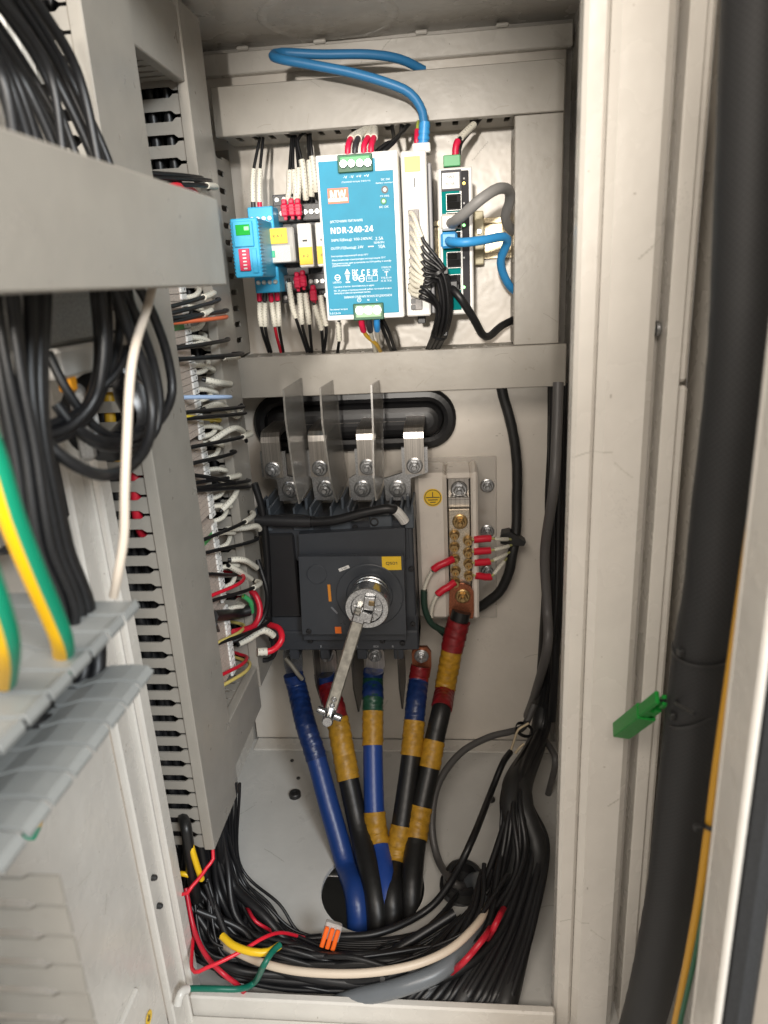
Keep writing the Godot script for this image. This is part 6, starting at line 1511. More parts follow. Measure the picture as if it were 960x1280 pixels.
	var ey := wire("earth_wire", "yellow and green wire lying over the sill at the lower left", "", [Vector3(-0.2041, 0.0482, 0.3720), Vector3(-0.2024, 0.0539, 0.3680), Vector3(-0.1990, 0.0510, 0.3620), Vector3(-0.1848, 0.0390, 0.3520), Vector3(-0.1679, 0.0323, 0.3460), Vector3(-0.1601, 0.0266, 0.3360), Vector3(-0.1435, 0.0680, 0.3545), Vector3(-0.1399, 0.0690, 0.3450), Vector3(-0.1356, 0.0680, 0.3380)], 0.0023, m("earth_green_wire", 0.004, 0.13, 0.085, 0.4), [[0.0, 1.0, "yellow_stripe", m("stripe_yellow", 0.7, 0.45, 0.01, 0.4), 0.55], [0.0, 0.10, "end_sleeve", m("end_sleeve_clear", 0.62, 0.60, 0.56, 0.25), 1.35]])
	wire("yellow_wire", "bright yellow wire end beside the green one on the black sweep", "", [Vector3(-0.1803, 0.0700, 0.3343), Vector3(-0.1694, 0.0700, 0.3419), Vector3(-0.1543, 0.0700, 0.3464), Vector3(-0.1431, 0.0680, 0.3443), Vector3(-0.1366, 0.0660, 0.3370)], 0.0028, m("yellow_bright_pvc", 0.80, 0.50, 0.01, 0.4))
	wire("yellow_wire", "yellow wire stub poking in from the left below the front duct", "", [Vector3(-0.2254, 0.1000, 0.3086), Vector3(-0.2158, 0.1050, 0.3116), Vector3(-0.2100, 0.1030, 0.3110)], 0.0020, m("yellow_bright_pvc", 0.80, 0.50, 0.01, 0.4))
	wire("yellow_wire", "yellow band hanging from the lowest slot of the front left duct", "", [Vector3(-0.2038, 0.1348, 0.3120), Vector3(-0.2020, 0.1317, 0.3150), Vector3(-0.2005, 0.1133, 0.3140), Vector3(-0.2003, 0.0995, 0.3110)], 0.0024, m("yellow_bright_pvc", 0.80, 0.50, 0.01, 0.4))
	wire("black_cable", "black taped cable leaving the lowest slot of the front left duct", "", [Vector3(-0.2124, 0.1491, 0.3000), Vector3(-0.2052, 0.1511, 0.3120), Vector3(-0.2047, 0.1322, 0.3140), Vector3(-0.2090, 0.0992, 0.3080), Vector3(-0.2125, 0.0666, 0.3000)], 0.0042, sheath)
	for i in 7:
		var f := i / 6.0
		var jit := Vector3(rng.randf_range(-0.006, 0.006), rng.randf_range(0, 0.008), rng.randf_range(-0.006, 0.004))
		wire("floor_wire", "thin black wire drooping from the front left duct towards the cable hole", "thin wires left of the cable hole", [Vector3(-0.205 + f * 0.02, 0.135, 0.245), (Vector3(-0.2005, 0.0550, 0.2598)).lerp(Vector3(-0.1946, 0.0500, 0.2458), f), (Vector3(-0.1822, 0.0300, 0.2727)).lerp(Vector3(-0.1604, 0.0200, 0.2667), f) + jit, (Vector3(-0.1549, 0.0200, 0.2899)).lerp(Vector3(-0.1310, 0.0120, 0.2781), f) - jit * 0.5, (Vector3(-0.1183, 0.0120, 0.2919)).lerp(Vector3(-0.0732, 0.0100, 0.2808), f), (Vector3(-0.0655, 0.0120, 0.2910)).lerp(Vector3(-0.0302, 0.0120, 0.2700), f), (Vector3(-0.0214, 0.0160, 0.2654)).lerp(Vector3(-0.0120, 0.0180, 0.2492), f), Vector3(-0.0008, 0.0120, 0.2278)], 0.0013, bk)
	# cables passing round the hole, grommet at the right
	wire("black_cable", "black cable curving in front of the cable hole to the right wall", "", [Vector3(-0.1656, 0.0120, 0.2910), Vector3(-0.1203, 0.0100, 0.2813), Vector3(-0.0737, 0.0100, 0.2755), Vector3(-0.0341, 0.0120, 0.2544), Vector3(-0.0117, 0.0300, 0.2412), Vector3(0.0085, 0.0600, 0.2220), Vector3(0.0275, 0.0466, 0.1500), Vector3(0.0420, 0.0608, 0.1200), Vector3(0.0515, 0.0602, 0.1000)], 0.0032, bk, [], "cable")
	wire("black_wire", "thin black wire with a square kink on the floor by the orange connector", "", [Vector3(-0.1071, 0.0300, 0.3108), Vector3(-0.1005, 0.0260, 0.3141), Vector3(-0.0816, 0.0260, 0.3133), Vector3(-0.0660, 0.0200, 0.2949), Vector3(-0.0523, 0.0180, 0.2882), Vector3(-0.0443, 0.0160, 0.2920)], 0.0011, bk)
	var gm := thing("floor_grommet", "round black rubber grommet standing on the floor right of the big cables", "grommet", Vector3(-0.0008, 0.0000, 0.2145))
	st = ns()
	alathe(st, Vector3(-0.0008, 0.0000, 0.2163), Vector3(0.1, 1, 0.25), [Vector2(0.021, 0), Vector2(0.021, 0.004), Vector2(0.0185, 0.006), Vector2(0.0175, 0.018), Vector2(0.0150, 0.021), Vector2(0.0115, 0.0205), Vector2(0.011, 0.008), Vector2(0, 0.008)], 28)
	part(gm, "ring", st, m("rubber", 0.014, 0.014, 0.015, 0.42))
	wire("grey_cable", "grey cable arching from the right wall down to the floor grommet", "", [Vector3(0.0800, 0.0914, 0.0600), Vector3(0.0682, 0.0703, 0.0700), Vector3(0.0548, 0.0712, 0.0800), Vector3(0.0292, 0.0703, 0.0900), Vector3(-0.0003, 0.0651, 0.1100), Vector3(-0.0223, 0.0516, 0.1400), Vector3(-0.0287, 0.0295, 0.1700), Vector3(-0.0227, 0.0105, 0.1950), Vector3(-0.0077, 0.0240, 0.2344), Vector3(0.0007, 0.0080, 0.2221)], 0.0036, m("cable_dark_grey", 0.075, 0.072, 0.070, 0.45), [], "cable", 10)
	wire("grey_cable", "thick grey cable running down the right wall from the middle duct", "", [Vector3(0.0920, 0.4375, 0.0942), Vector3(0.0900, 0.3962, 0.1056), Vector3(0.0860, 0.3502, 0.1222), Vector3(0.0840, 0.2770, 0.0885), Vector3(0.0880, 0.2161, 0.0838), Vector3(0.0860, 0.1834, 0.1043), Vector3(0.0820, 0.0897, 0.0421), Vector3(0.0780, 0.0023, -0.0235), Vector3(0.0780, -0.1029, -0.0671), Vector3(0.0800, -0.1507, -0.0193), Vector3(0.0840, -0.1144, 0.0811), Vector3(0.0870, -0.0846, 0.1614), Vector3(0.0880, -0.1113, 0.2093)], 0.0046, m("cable_grey_mid", 0.105, 0.10, 0.098, 0.45), [], "cable", 12)
	wire("black_cable", "black cable behind the thick grey one on the right wall", "", [Vector3(0.0980, 0.4255, 0.0106), Vector3(0.0970, 0.3621, 0.0223), Vector3(0.0960, 0.2948, 0.0221), Vector3(0.0980, 0.2199, 0.0550), Vector3(0.0990, 0.1550, 0.0699), Vector3(0.0980, 0.0756, 0.0659)], 0.0042, bk, [], "cable", 10)
	wire("grey_cable", "second grey cable low on the right wall behind the post", "", [Vector3(0.0900, 0.0217, 0.0114), Vector3(0.0940, 0.0557, 0.0866), Vector3(0.0950, 0.0576, 0.1148), Vector3(0.0920, -0.0107, 0.0864), Vector3(0.0920, -0.0482, 0.0920), Vector3(0.0940, -0.0648, 0.1301), Vector3(0.0950, -0.1079, 0.1592)], 0.0034, m("cable_grey_mid", 0.105, 0.10, 0.098, 0.45), [], "cable", 10)
	for q in [[Vector3(0.0667, 0.0769, 0.0850), Vector3(0.3, 1, 0.2), "where the grey cables meet on the right wall"], [Vector3(-0.0615, 0.0260, 0.3271), Vector3(1, 0, 0.05), "round the cream cable and conduit on the floor"]]:
		st = ns()
		alathe(st, q[0], q[1], [Vector2(0.0085, -0.0018), Vector2(0.0095, -0.0018), Vector2(0.0095, 0.0018), Vector2(0.0085, 0.0018)], 18)
		abox(st, q[0] + Vector3(0.002, 0.009, 0.003), Vector3(0.005, 0.005, 0.005), 0.0006)
		single("cable_tie", st, bk, q[0], "black cable tie " + q[2], "cable tie")
	for q in [[Vector3(0.0515, 0.0602, 0.1000), Vector3(0.0567, 0.0749, 0.0960), Vector3(0.0601, 0.0832, 0.0940), Vector3(0.0710, 0.0882, 0.0900)], [Vector3(0.0563, 0.0599, 0.1020), Vector3(0.0613, 0.0662, 0.1000), Vector3(0.0655, 0.0687, 0.0980)]]:
		wire("bare_wire", "%s pale stripped wire end above the black cable on the right" % ("long" if q.size() == 4 else "short"), "", q, 0.0013, m("bare_strand", 0.55, 0.45, 0.30, 0.4, 0.3))
	# lever connector lying on the bundle
	var lc := thing("lever_connector", "small clear wire connector with three orange levers on the floor bundle", "wire connector", Vector3(-0.1071, 0.0340, 0.3014))
	var lb := Basis(Vector3.BACK, -0.35) * Basis(Vector3.RIGHT, -0.5)
	var lp := Vector3(-0.1056, 0.0400, 0.3037)
	st = ns()
	abox(st, lp + lb * Vector3(0.0005, 0.003, 0), Vector3(0.0135, 0.0125, 0.0075), 0.0008, lb)
	part(lc, "clear_body", st, m("clear_connector", 0.62, 0.56, 0.52, 0.15, 0.0, {"alpha": 0.55}))
	for i in 3:
		st = ns()
		abox(st, lp + lb * Vector3(-0.0045 + i * 0.0045, -0.001, 0.0052), Vector3(0.0034, 0.0155, 0.0030), 0.0006, lb)
		part(lc, "lever", st, m("lever_orange", 0.85, 0.13, 0.01, 0.4))

func build_doors() -> void:
	var paint := m("cabinet_paint", 0.66, 0.635, 0.585, 0.34)
	var bk := m("foreground_black", 0.009, 0.0095, 0.011, 0.45, 0.0, {"tex": "grain", "scale": 25.0})
	var dark := m("black_oxide", 0.05, 0.05, 0.05, 0.45, 0.6)
	var st: SurfaceTool
	# ---- left door, swung open towards the viewer
	var d := thing("cabinet_door", "open left cabinet door seen edge on, cables and ducts on its inside", "door", Vector3(-0.215, -0.03, 0.5), "cabinet doors")
	box(d, "panel", Vector3(-0.2165, 0.35, 0.56), Vector3(0.003, 0.80, 0.38), paint, 0.0006)
	box(d, "hinge_edge", Vector3(-0.2125, 0.35, 0.3495), Vector3(0.011, 0.80, 0.0035), paint, 0.0012)
	box(d, "hinge_fold", Vector3(-0.2135, 0.35, 0.360), Vector3(0.006, 0.80, 0.016), paint, 0.0012)
	box(d, "panel_rib", Vector3(-0.2140, 0.094, 0.575), Vector3(0.004, 0.014, 0.35), paint, 0.0018)
	box(d, "bottom_fold", Vector3(-0.209, 0.010, 0.56), Vector3(0.014, 0.05, 0.36), paint, 0.003)
	for p in [Vector3(-0.2145, 0.1523, 0.3618), Vector3(-0.2145, 0.1276, 0.3618)]:
		st = ns()
		alathe(st, p, Vector3.RIGHT, [Vector2(0.0032, -0.001), Vector2(0.0032, 0.0015), Vector2(0.0022, 0.0018), Vector2(0.0020, 0.0065), Vector2(0.0012, 0.0075), Vector2(0, 0.0075)], 14)
		part(d, "screw", st, dark)
	st = ns()
	alathe(st, Vector3(-0.2145, 0.0627, 0.3924), Vector3.RIGHT, [Vector2(0.0045, 0), Vector2(0.0045, 0.0003), Vector2(0, 0.0003)], 24)
	var es := part(d, "earth_sticker", st, m("label_yellow", 0.86, 0.56, 0.03, 0.5))
	st = ns()
	var sc := Vector3(-0.2141, 0.0636, 0.3930)
	for k in 3:
		abox(st, sc + Vector3(0, -k * 0.0012, 0), Vector3(0.0003, 0.0004, 0.005 - k * 0.0015), 0.0)
	abox(st, sc + Vector3(0, 0.0015, 0), Vector3(0.0003, 0.003, 0.0004), 0.0)
	part(es, "earth_symbol", st, m("print_black", 0.05, 0.05, 0.05, 0.6))
	# upper door duct, its cover on
	duct("door_duct", "blurred grey duct nearest the viewer, across the upper left", "", Vector3(-0.204, 0.552, 0.355), Vector3.BACK, Vector3.RIGHT, Vector3.UP, 0.25, 0.0405, 0.091, 0.0132, [1, -1], 0.005, 0.03)
	# lower door duct without cover: two combs of fingers
	var grey := m("comb_grey", 0.26, 0.272, 0.268, 0.42, 0.0, {"tex": "smudge", "scale": 9.0})
	var cd := thing("door_duct", "open light grey duct at the left, its fingers bare", "wiring duct", Vector3(-0.2, 0.38, 0.55))
	box(cd, "base", Vector3(-0.2135, 0.3985, 0.56), Vector3(0.002, 0.042, 0.17), grey)
	var fing := [comb_finger(1.0, grey), comb_finger(-1.0, grey)]
	for i in 12:
		put(cd, "finger", fing[0], Vector3(-0.2125, 0.4175, 0.483 + i * 0.0134))
		put(cd, "finger", fing[1], Vector3(-0.2125, 0.3800, 0.481 + i * 0.0134))
	# vertical door duct below, near and blurred
	duct("door_duct", "blurred open upright duct in the lower left corner", "", Vector3(-0.206, 0.10, 0.575), Vector3.UP, Vector3.RIGHT, Vector3.BACK, 0.255, 0.05, 0.076, 0.0132, [1, -1], 0.005, 0.02, false)
	# devices on the door, behind the cables
	var dev := thing("door_device", "pale grey device with orange tabs behind the hanging black cables", "device", Vector3(-0.19, 0.49, 0.42))
	box(dev, "housing", Vector3(-0.192, 0.523, 0.405), Vector3(0.045, 0.026, 0.06), m("device_grey", 0.42, 0.41, 0.39, 0.5, 0.0, {"tex": "grain", "scale": 40.0}), 0.002)
	box(dev, "terminal_row", Vector3(-0.188, 0.503, 0.405), Vector3(0.045, 0.013, 0.055), m("device_pale", 0.62, 0.60, 0.56, 0.45), 0.0015)
	for z in [0.392, 0.422]:
		box(dev, "orange_tab", Vector3(-0.170, 0.494, z), Vector3(0.006, 0.008, 0.007), m("tab_orange", 0.85, 0.34, 0.01, 0.45), 0.001)
	box(dev, "white_conductor", Vector3(-0.172, 0.474, 0.400), Vector3(0.003, 0.036, 0.003), m("white_plastic", 0.80, 0.79, 0.76, 0.42), 0.0008)
	box(dev, "grey_conductor", Vector3(-0.172, 0.474, 0.412), Vector3(0.007, 0.036, 0.007), m("device_grey", 0.42, 0.41, 0.39, 0.5), 0.002)
	var hm := thing("door_instrument", "black flat instrument housing on the door behind the earth cable", "instrument", Vector3(-0.2, 0.44, 0.42))
	st = ns()
	abox(st, Vector3(-0.202, 0.447, 0.432), Vector3(0.024, 0.042, 0.052), 0.0015)
	part(hm, "housing", st, m("black_plastic", 0.022, 0.022, 0.024, 0.42))
	box(hm, "rating_plate", Vector3(-0.1895, 0.445, 0.455), Vector3(0.001, 0.026, 0.02), m("rating_grey", 0.34, 0.33, 0.32, 0.5, 0.0, {"tex": "sleeve", "scale": 30.0}), 0.0003)

	# ---- cables above the upper door duct
	var ga := "black cables entering the upper door duct"
	for i in 15:
		var f: float = i / 14.0 + rng.randf_range(-0.03, 0.03)
		var o := Vector3(rng.randf_range(-0.024, 0.004), 0, 0)
		var top := (Vector3(-0.1650, 0.6270, 0.4656)).lerp(Vector3(-0.1600, 0.6538, 0.3900), f) + o
		var midp := (Vector3(-0.1650, 0.6124, 0.4361)).lerp(Vector3(-0.1600, 0.6310, 0.3571), f) + o
		var end := (Vector3(-0.1650, 0.5793, 0.4412)).lerp(Vector3(-0.1600, 0.5909, 0.3536), f) + o * 0.3
		wire("door_cable", "blurred black cable arching down into the upper left duct", ga, [top + Vector3(0, 0.015, 0.03), top, midp, end, Vector3(end.x, 0.562, end.z - 0.004)], rng.randf_range(0.0015, 0.0026), bk, [], "cable", 10)
	# ---- cables hanging under it
	var gb := "black cables hanging under the upper door duct"
	for i in 12:
		var f := fmod(i * 0.618, 1.0)
		var o := Vector3(rng.randf_range(-0.006, 0.006), 0, 0)
		var a := (Vector3(-0.1500, 0.5318, 0.4962)).lerp(Vector3(-0.1500, 0.5323, 0.4569), f)
		var b := (Vector3(-0.1500, 0.5062, 0.4978)).lerp(Vector3(-0.1500, 0.5031, 0.4744), f)
		var c := (Vector3(-0.1500, 0.4815, 0.4977)).lerp(Vector3(-0.1500, 0.4796, 0.4832), f)
		var e := (Vector3(-0.1500, 0.4474, 0.5014)).lerp(Vector3(-0.1500, 0.4396, 0.4810), f)
		var g := (Vector3(-0.1500, 0.4110, 0.4987)).lerp(Vector3(-0.1500, 0.4027, 0.4797), f)
		var pts := []
		for p in [a + Vector3(0, 0.012, 0), a, b, c, e, g]:
			pts.append(p + o)
		pts.append(g + Vector3(-0.03, -0.025, 0.01))
		wire("door_cable", "black cable in the strand falling from the upper to the open door duct", gb, pts, rng.randf_range(0.0017, 0.0024), bk, [], "cable", 10)
	var loops := [
		[[Vector3(-0.1500, 0.5348, 0.4215), Vector3(-0.1500, 0.5136, 0.4252), Vector3(-0.1500, 0.4976, 0.4327), Vector3(-0.1550, 0.4837, 0.4400), Vector3(-0.1600, 0.4779, 0.4526), Vector3(-0.1650, 0.4774, 0.4676), Vector3(-0.1700, 0.4786, 0.4775)], 0.0034],
		[[Vector3(-0.1450, 0.5345, 0.4217), Vector3(-0.1450, 0.5104, 0.4294), Vector3(-0.1500, 0.4907, 0.4324), Vector3(-0.1550, 0.4792, 0.4465), Vector3(-0.1600, 0.4767, 0.4622), Vector3(-0.1650, 0.4813, 0.4794)], 0.0034],
		[[Vector3(-0.1400, 0.5344, 0.4363), Vector3(-0.1420, 0.5079, 0.4394), Vector3(-0.1480, 0.4890, 0.4429), Vector3(-0.1550, 0.4798, 0.4548), Vector3(-0.1600, 0.4794, 0.4670)], 0.0030],
		[[Vector3(-0.1400, 0.5351, 0.4022), Vector3(-0.1380, 0.5215, 0.3942), Vector3(-0.1380, 0.5023, 0.3841), Vector3(-0.1380, 0.4829, 0.3843), Vector3(-0.1400, 0.4718, 0.3990), Vector3(-0.1450, 0.4679, 0.4166), Vector3(-0.1500, 0.4701, 0.4372), Vector3(-0.1550, 0.4786, 0.4487), Vector3(-0.1600, 0.4892, 0.4515)], 0.0032],
		[[Vector3(-0.1400, 0.5352, 0.4184), Vector3(-0.1380, 0.5189, 0.4113), Vector3(-0.1380, 0.4985, 0.4013), Vector3(-0.1380, 0.4779, 0.4016), Vector3(-0.1420, 0.4656, 0.4062), Vector3(-0.1480, 0.4639, 0.4200), Vector3(-0.1520, 0.4699, 0.4406), Vector3(-0.1580, 0.4801, 0.4471)], 0.0030],
		[[Vector3(-0.1380, 0.5352, 0.4288), Vector3(-0.1360, 0.5164, 0.4266), Vector3(-0.1350, 0.4987, 0.4192), Vector3(-0.1350, 0.4806, 0.4173), Vector3(-0.1350, 0.4665, 0.4282), Vector3(-0.1360, 0.4608, 0.4479), Vector3(-0.1380, 0.4627, 0.4662), Vector3(-0.1420, 0.4695, 0.4769), Vector3(-0.1460, 0.4761, 0.4816), Vector3(-0.1500, 0.4825, 0.4831)], 0.0034],
		[[Vector3(-0.1400, 0.5342, 0.4109), Vector3(-0.1400, 0.5155, 0.4114), Vector3(-0.1420, 0.5000, 0.4275), Vector3(-0.1480, 0.4917, 0.4390)], 0.0022],
		[[Vector3(-0.1500, 0.5357, 0.4077), Vector3(-0.1500, 0.5190, 0.4029), Vector3(-0.1520, 0.4988, 0.4144), Vector3(-0.1560, 0.4860, 0.4337), Vector3(-0.1600, 0.4822, 0.4541), Vector3(-0.1650, 0.4826, 0.4738)], 0.0028],
		[[Vector3(-0.1650, 0.5091, 0.4413), Vector3(-0.1600, 0.4924, 0.4407), Vector3(-0.1550, 0.4776, 0.4353), Vector3(-0.1500, 0.4682, 0.4223), Vector3(-0.1480, 0.4675, 0.3959), Vector3(-0.1480, 0.4780, 0.3766)], 0.0028]]
	var says := ["outer black cable bending left under the upper door duct", "thick black cable bending left beside the outer one", "inner black cable of the three bending left", "widest black loop, reaching furthest right over the side duct", "second black loop just inside the widest one", "lowest hanging black loop, crossing the cream cable", "thin black cable crossing behind the hanging loops", "thin black cable bending left nearest the grey device", "black cable slanting from the door device into the loops"]
	for i in loops.size():
		wire("door_cable", says[i], "black loops at the left", loops[i][0], loops[i][1] * 0.72, bk, [], "cable", 12)
	st = ns()
	alathe(st, Vector3(-0.1650, 0.4744, 0.3978), Vector3(0.25, 0.2, 1), [Vector2(0.014, -0.008), Vector2(0.022, -0.006), Vector2(0.022, 0.006), Vector2(0.014, 0.008)], 20)
	atube(st, curve([Vector3(-0.1700, 0.5023, 0.3704), Vector3(-0.1650, 0.4866, 0.3752), Vector3(-0.1650, 0.4669, 0.3691), Vector3(-0.1650, 0.4590, 0.3931)], 0.006), 0.008, 12, 0.12)
	single("taped_coil", st, m("glossy_tape", 0.010, 0.010, 0.011, 0.22), Vector3(-0.1650, 0.4744, 0.3978), "glossy black taped coil behind the hanging loops", "cable coil")
	wire("cream_cable", "cream cable hanging from the upper left duct in front of the slotted duct", "", [Vector3(-0.1320, 0.5347, 0.4018), Vector3(-0.1300, 0.5239, 0.4179), Vector3(-0.1290, 0.5118, 0.4355), Vector3(-0.1290, 0.4986, 0.4468), Vector3(-0.1300, 0.4775, 0.4557), Vector3(-0.1310, 0.4565, 0.4637), Vector3(-0.1320, 0.4382, 0.4693), Vector3(-0.1350, 0.4243, 0.4732), Vector3(-0.1400, 0.4128, 0.4712)], 0.0019, m("cable_cream_fore", 0.60, 0.52, 0.43, 0.45), [], "cable", 12)
	# green and yellow earth cable, two tone along its length
	for e in [[[Vector3(-0.1200, 0.5027, 0.5571), Vector3(-0.1200, 0.4906, 0.5543), Vector3(-0.1210, 0.4739, 0.5509), Vector3(-0.1230, 0.4543, 0.5438), Vector3(-0.1260, 0.4356, 0.5348), Vector3(-0.1300, 0.4219, 0.5267), Vector3(-0.1450, 0.4001, 0.5062)], "thick green and yellow earth cable slanting down at the left"], [[Vector3(-0.1120, 0.4744, 0.5793), Vector3(-0.1130, 0.4629, 0.5765), Vector3(-0.1160, 0.4494, 0.5715), Vector3(-0.1220, 0.4389, 0.5645), Vector3(-0.1400, 0.4184, 0.5442)], "second green and yellow earth cable at the left edge"]]:
		var p := curve(e[0], 0.004)
		var t := thing("earth_cable", e[1], "earth cable", p[0], "green and yellow earth cables")
		for h in 2:
			st = ns()
			half_tube(st, p, 0.0036, h)
			part(t, ["green_half", "yellow_half"][h], st, [m("earth_green_thick", 0.0, 0.24, 0.13, 0.4), m("earth_yellow_thick", 0.82, 0.46, 0.0, 0.4)][h])
	wire("door_cable", "black cable loop hanging between the two finger rows", "", [Vector3(-0.1500, 0.3932, 0.4722), Vector3(-0.1500, 0.3824, 0.4763), Vector3(-0.1500, 0.3751, 0.4860), Vector3(-0.1520, 0.3739, 0.4982), Vector3(-0.1550, 0.3777, 0.5079), Vector3(-0.1600, 0.3814, 0.5142)], 0.0034, bk, [], "cable", 12)
	wire("door_cable", "inner black loop between the two finger rows", "", [Vector3(-0.1550, 0.3941, 0.4738), Vector3(-0.1550, 0.3829, 0.4773), Vector3(-0.1560, 0.3770, 0.4843), Vector3(-0.1580, 0.3768, 0.4971), Vector3(-0.1600, 0.3826, 0.5085)], 0.0032, bk, [], "cable", 12)
	for q in [[Vector3(-0.1600, 0.3784, 0.5100), Vector3(-0.1650, 0.3653, 0.5019), Vector3(-0.1700, 0.3506, 0.4975)], [Vector3(-0.1600, 0.3506, 0.5225), Vector3(-0.1630, 0.3401, 0.5169), Vector3(-0.1660, 0.3339, 0.5186)]]:
		wire("earth_wire", "green and yellow wire end showing between the lower fingers, %s" % ("upper" if q[0].y > 0.36 else "lower"), "", q, 0.0030, m("earth_green_thick", 0.0, 0.24, 0.13, 0.4), [[0.3, 0.7, "stripe", m("earth_yellow_thick", 0.82, 0.46, 0.0, 0.4), 1.05]])

	# ---- right door, also open, with its conduit
	var rd := thing("cabinet_door", "open right cabinet door carrying the thick black conduit", "door", Vector3(0.13, -0.03, 0.42), "cabinet doors")
	box(rd, "panel", Vector3(0.1365, 0.35, 0.43), Vector3(0.004, 0.82, 0.26), paint, 0.001)
	box(rd, "hinge_fold", Vector3(0.1245, 0.35, 0.300), Vector3(0.020, 0.82, 0.004), paint, 0.0012)
	box(rd, "hinge_strip", Vector3(0.1120, 0.13, 0.308), Vector3(0.0060, 0.76, 0.004), paint, 0.001)
	box(rd, "inner_lip", Vector3(0.1215, 0.62, 0.318), Vector3(0.006, 0.30, 0.030), paint, 0.0018)
	box(rd, "inner_lip", Vector3(0.1225, 0.21, 0.318), Vector3(0.006, 0.516, 0.030), paint, 0.0018)
	box(rd, "edge_fold", Vector3(0.1150, 0.35, 0.4970), Vector3(0.0400, 0.82, 0.003), paint, 0.001)
	box(rd, "edge_return", Vector3(0.0966, 0.35, 0.5080), Vector3(0.003, 0.82, 0.0200), paint, 0.0012)
	box(rd, "gasket", Vector3(0.1040, 0.35, 0.5160), Vector3(0.010, 0.82, 0.010), m("gasket_foam", 0.035, 0.038, 0.042, 0.8, 0.0, {"tex": "grain", "scale": 40.0}), 0.003)
	var cpts := [Vector3(0.1165, 0.6370, 0.4026), Vector3(0.1165, 0.6216, 0.4039), Vector3(0.1165, 0.5778, 0.4107), Vector3(0.1165, 0.5315, 0.4178), Vector3(0.1165, 0.5012, 0.4219), Vector3(0.1165, 0.4689, 0.4222), Vector3(0.1165, 0.4258, 0.4190), Vector3(0.1165, 0.3872, 0.4182), Vector3(0.1165, 0.3498, 0.4105), Vector3(0.1165, 0.2866, 0.4059), Vector3(0.1165, 0.2327, 0.4032), Vector3(0.1160, 0.1845, 0.4007), Vector3(0.1150, 0.0902, 0.3845), Vector3(0.1150, -0.0114, 0.3552)]
	var con := thing("conduit", "thick black braided conduit running down the right door", "conduit", Vector3(0.1165, 0.3891, 0.4307))
	st = ns()
	atube(st, curve(cpts, 0.006), 0.0130, 28, 0.012)
	part(con, "braid", st, m("conduit_black", 0.034, 0.034, 0.035, 0.62, 0.0, {"tex": "weave", "uv": 1, "scale": 7.0}))
	wire("yellow_cable", "orange-yellow cable running beside the black conduit on the right door", "", [Vector3(0.1060, 0.4509, 0.4758), Vector3(0.1060, 0.4258, 0.4740), Vector3(0.1060, 0.3852, 0.4717), Vector3(0.1060, 0.3346, 0.4687), Vector3(0.1060, 0.2965, 0.4672), Vector3(0.1060, 0.2534, 0.4648), Vector3(0.1060, 0.1841, 0.4565), Vector3(0.1060, 0.1407, 0.4498)], 0.0021, m("cable_orange_yellow", 0.62, 0.32, 0.025, 0.5), [], "cable", 12)
	wire("green_cable", "dark green wire beside the yellow cable at the lower right", "", [Vector3(0.1040, 0.3380, 0.4781), Vector3(0.1030, 0.3047, 0.4807), Vector3(0.1030, 0.2787, 0.4799), Vector3(0.1030, 0.2316, 0.4744), Vector3(0.1030, 0.1869, 0.4671), Vector3(0.1030, 0.1603, 0.4636)], 0.0012, m("wire_bottle_green", 0.012, 0.11, 0.05, 0.45), [], "wire", 10)
	for q in [[Vector3(0.1165, 0.3540, 0.4117), Vector3(-0.12, 1, 0.1), "upper"], [Vector3(0.1165, 0.3169, 0.4083), Vector3(-0.55, 1, -0.25), "lower"]]:
		st = ns()
		alathe(st, q[0], q[1], [Vector2(0.0131, -0.0009), Vector2(0.0140, -0.0009), Vector2(0.0140, 0.0009), Vector2(0.0131, 0.0009)], 28)
		abox(st, q[0] + Vector3(-0.012, 0.002, 0.006), Vector3(0.003, 0.004, 0.004), 0.0006)
		single("cable_tie", st, dark, q[0], q[2] + " black tie round the thick conduit on the right door", "cable tie", "ties on the conduit")
	st = ns()
	alathe(st, Vector3(0.1060, 0.3013, 0.4679), Vector3(0, 1, 0), [Vector2(0.0026, -0.0010), Vector2(0.0033, -0.0010), Vector2(0.0033, 0.0010), Vector2(0.0026, 0.0010)], 18)
	abox(st, Vector3(0.1060, 0.2999, 0.4663) + Vector3(-0.005, 0, 0.002), Vector3(0.004, 0.003, 0.003), 0.0005)
	single("cable_tie", st, dark, Vector3(0.1060, 0.3013, 0.4679), "black tie round the orange-yellow cable at the lower right", "cable tie")
	# green clip hanging on the lower tie
	var gc := thing("green_clip", "bright green plastic clip hanging beside the black conduit", "clip", Vector3(0.0950, 0.3019, 0.3936))
	var g0 := Vector3(0.0940, 0.2714, 0.3605)
	var g1 := Vector3(0.1020, 0.3240, 0.4072)
	var dir := (g1 - g0).normalized()
	var up := dir.cross(Vector3.BACK).normalized() * -1.0
	var gb2 := Basis(dir, up, dir.cross(up))
	var len := g0.distance_to(g1)
	var gm := m("clip_green", 0.006, 0.30, 0.035, 0.42, 0.0, {"tex": "grain", "scale": 50.0})
	st = ns()
	for k in [[0.0042, 0.0], [-0.0042, 0.0]]:
		abox(st, g0.lerp(g1, 0.32) + up * k[0], Vector3(len * 0.62, 0.0014, 0.0085), 0.0004, gb2)
	for k in [0.0036, -0.0036]:
		abox(st, g0.lerp(g1, 0.32) + gb2.z * k, Vector3(len * 0.62, 0.0086, 0.0013), 0.0004, gb2)
	part(gc, "sleeve", st, gm)
	st = ns()
	abox(st, g0.lerp(g1, 0.80) + up * 0.0034, Vector3(len * 0.42, 0.0022, 0.0065), 0.0005, gb2)
	abox(st, g0.lerp(g1, 0.74) - up * 0.0022, Vector3(len * 0.14, 0.0030, 0.0060), 0.0005, gb2)
	abox(st, g0.lerp(g1, 0.92) - up * 0.0016, Vector3(len * 0.10, 0.0030, 0.0055), 0.0005, gb2)
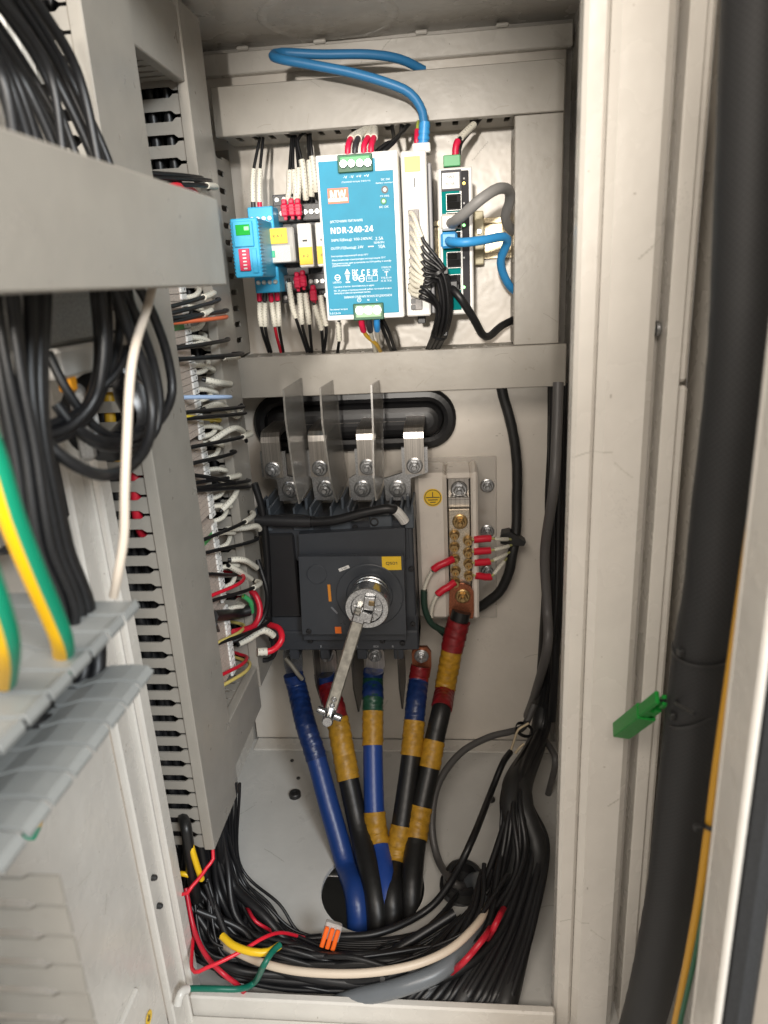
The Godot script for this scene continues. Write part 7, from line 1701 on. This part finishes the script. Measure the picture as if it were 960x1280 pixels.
	abox(st, g0.lerp(g1, 0.70) + up * 0.0008, Vector3(len * 0.14, 0.0040, 0.0060), 0.0005, gb2)
	part(gc, "latch", st, gm)
	st = ns()
	atube(st, curve([g1 - dir * 0.004, g1 + Vector3(0.004, 0.001, 0.004), Vector3(0.1040, 0.3293, 0.4202), Vector3(0.1035, 0.3406, 0.4447)], 0.003), 0.0009, 8)
	part(gc, "cord", st, bk)

func comb_finger(s: float, mat: Material) -> ArrayMesh:
	# flat finger with stepped tip and hook, in x (outwards) and y; 9.6 mm wide along z
	var st := ns()
	var prof := [Vector2(0, 0), Vector2(0.052, 0.0), Vector2(0.056, -0.0005), Vector2(0.066, -0.0040 * s), Vector2(0.082, -0.0042 * s), Vector2(0.0850, -0.0034 * s), Vector2(0.0860, -0.0062 * s)]
	if s < 0.0:
		prof = [Vector2(0, 0), Vector2(0.052, 0.0), Vector2(0.060, 0.0004), Vector2(0.068, 0.0030), Vector2(0.078, 0.0036), Vector2(0.084, 0.0030), Vector2(0.0862, 0.0006)]
	var poly := PackedVector2Array()
	for p in prof:
		poly.append(p)
	for i in range(prof.size() - 1, -1, -1):
		poly.append(prof[i] + Vector2(-0.0005, -0.0017))
	aprism(st, Vector3(0, 0, 0.0056), poly, 0.0112)
	return mesh_of(st, mat)

func half_tube(st: SurfaceTool, p: PackedVector3Array, r: float, h: int) -> void:
	# one long half of a two-tone sheath
	var sides := 8
	var rows := []
	var nn := []
	for i in p.size():
		var t := (p[mini(i + 1, p.size() - 1)] - p[maxi(i - 1, 0)]).normalized()
		var u := t.cross(Vector3.RIGHT).normalized()      # in the plane of the hang, across the cable
		var v := u.cross(t).normalized()
		var ring := []
		var nr := []
		for k in sides + 1:
			var an := PI * k / sides + (PI if h == 1 else 0.0) + 0.56
			var d := u * cos(an) + v * sin(an)
			ring.append(p[i] + d * r)
			nr.append(d)
		rows.append(ring)
		nn.append(nr)
	for i in p.size() - 1:
		for k in sides:
			for c in [[i, k], [i + 1, k + 1], [i + 1, k], [i, k], [i, k + 1], [i + 1, k + 1]]:
				st.set_normal(nn[c[0]][c[1]])
				st.set_uv(Vector2(k, i))
				st.add_vertex(rows[c[0]][c[1]])
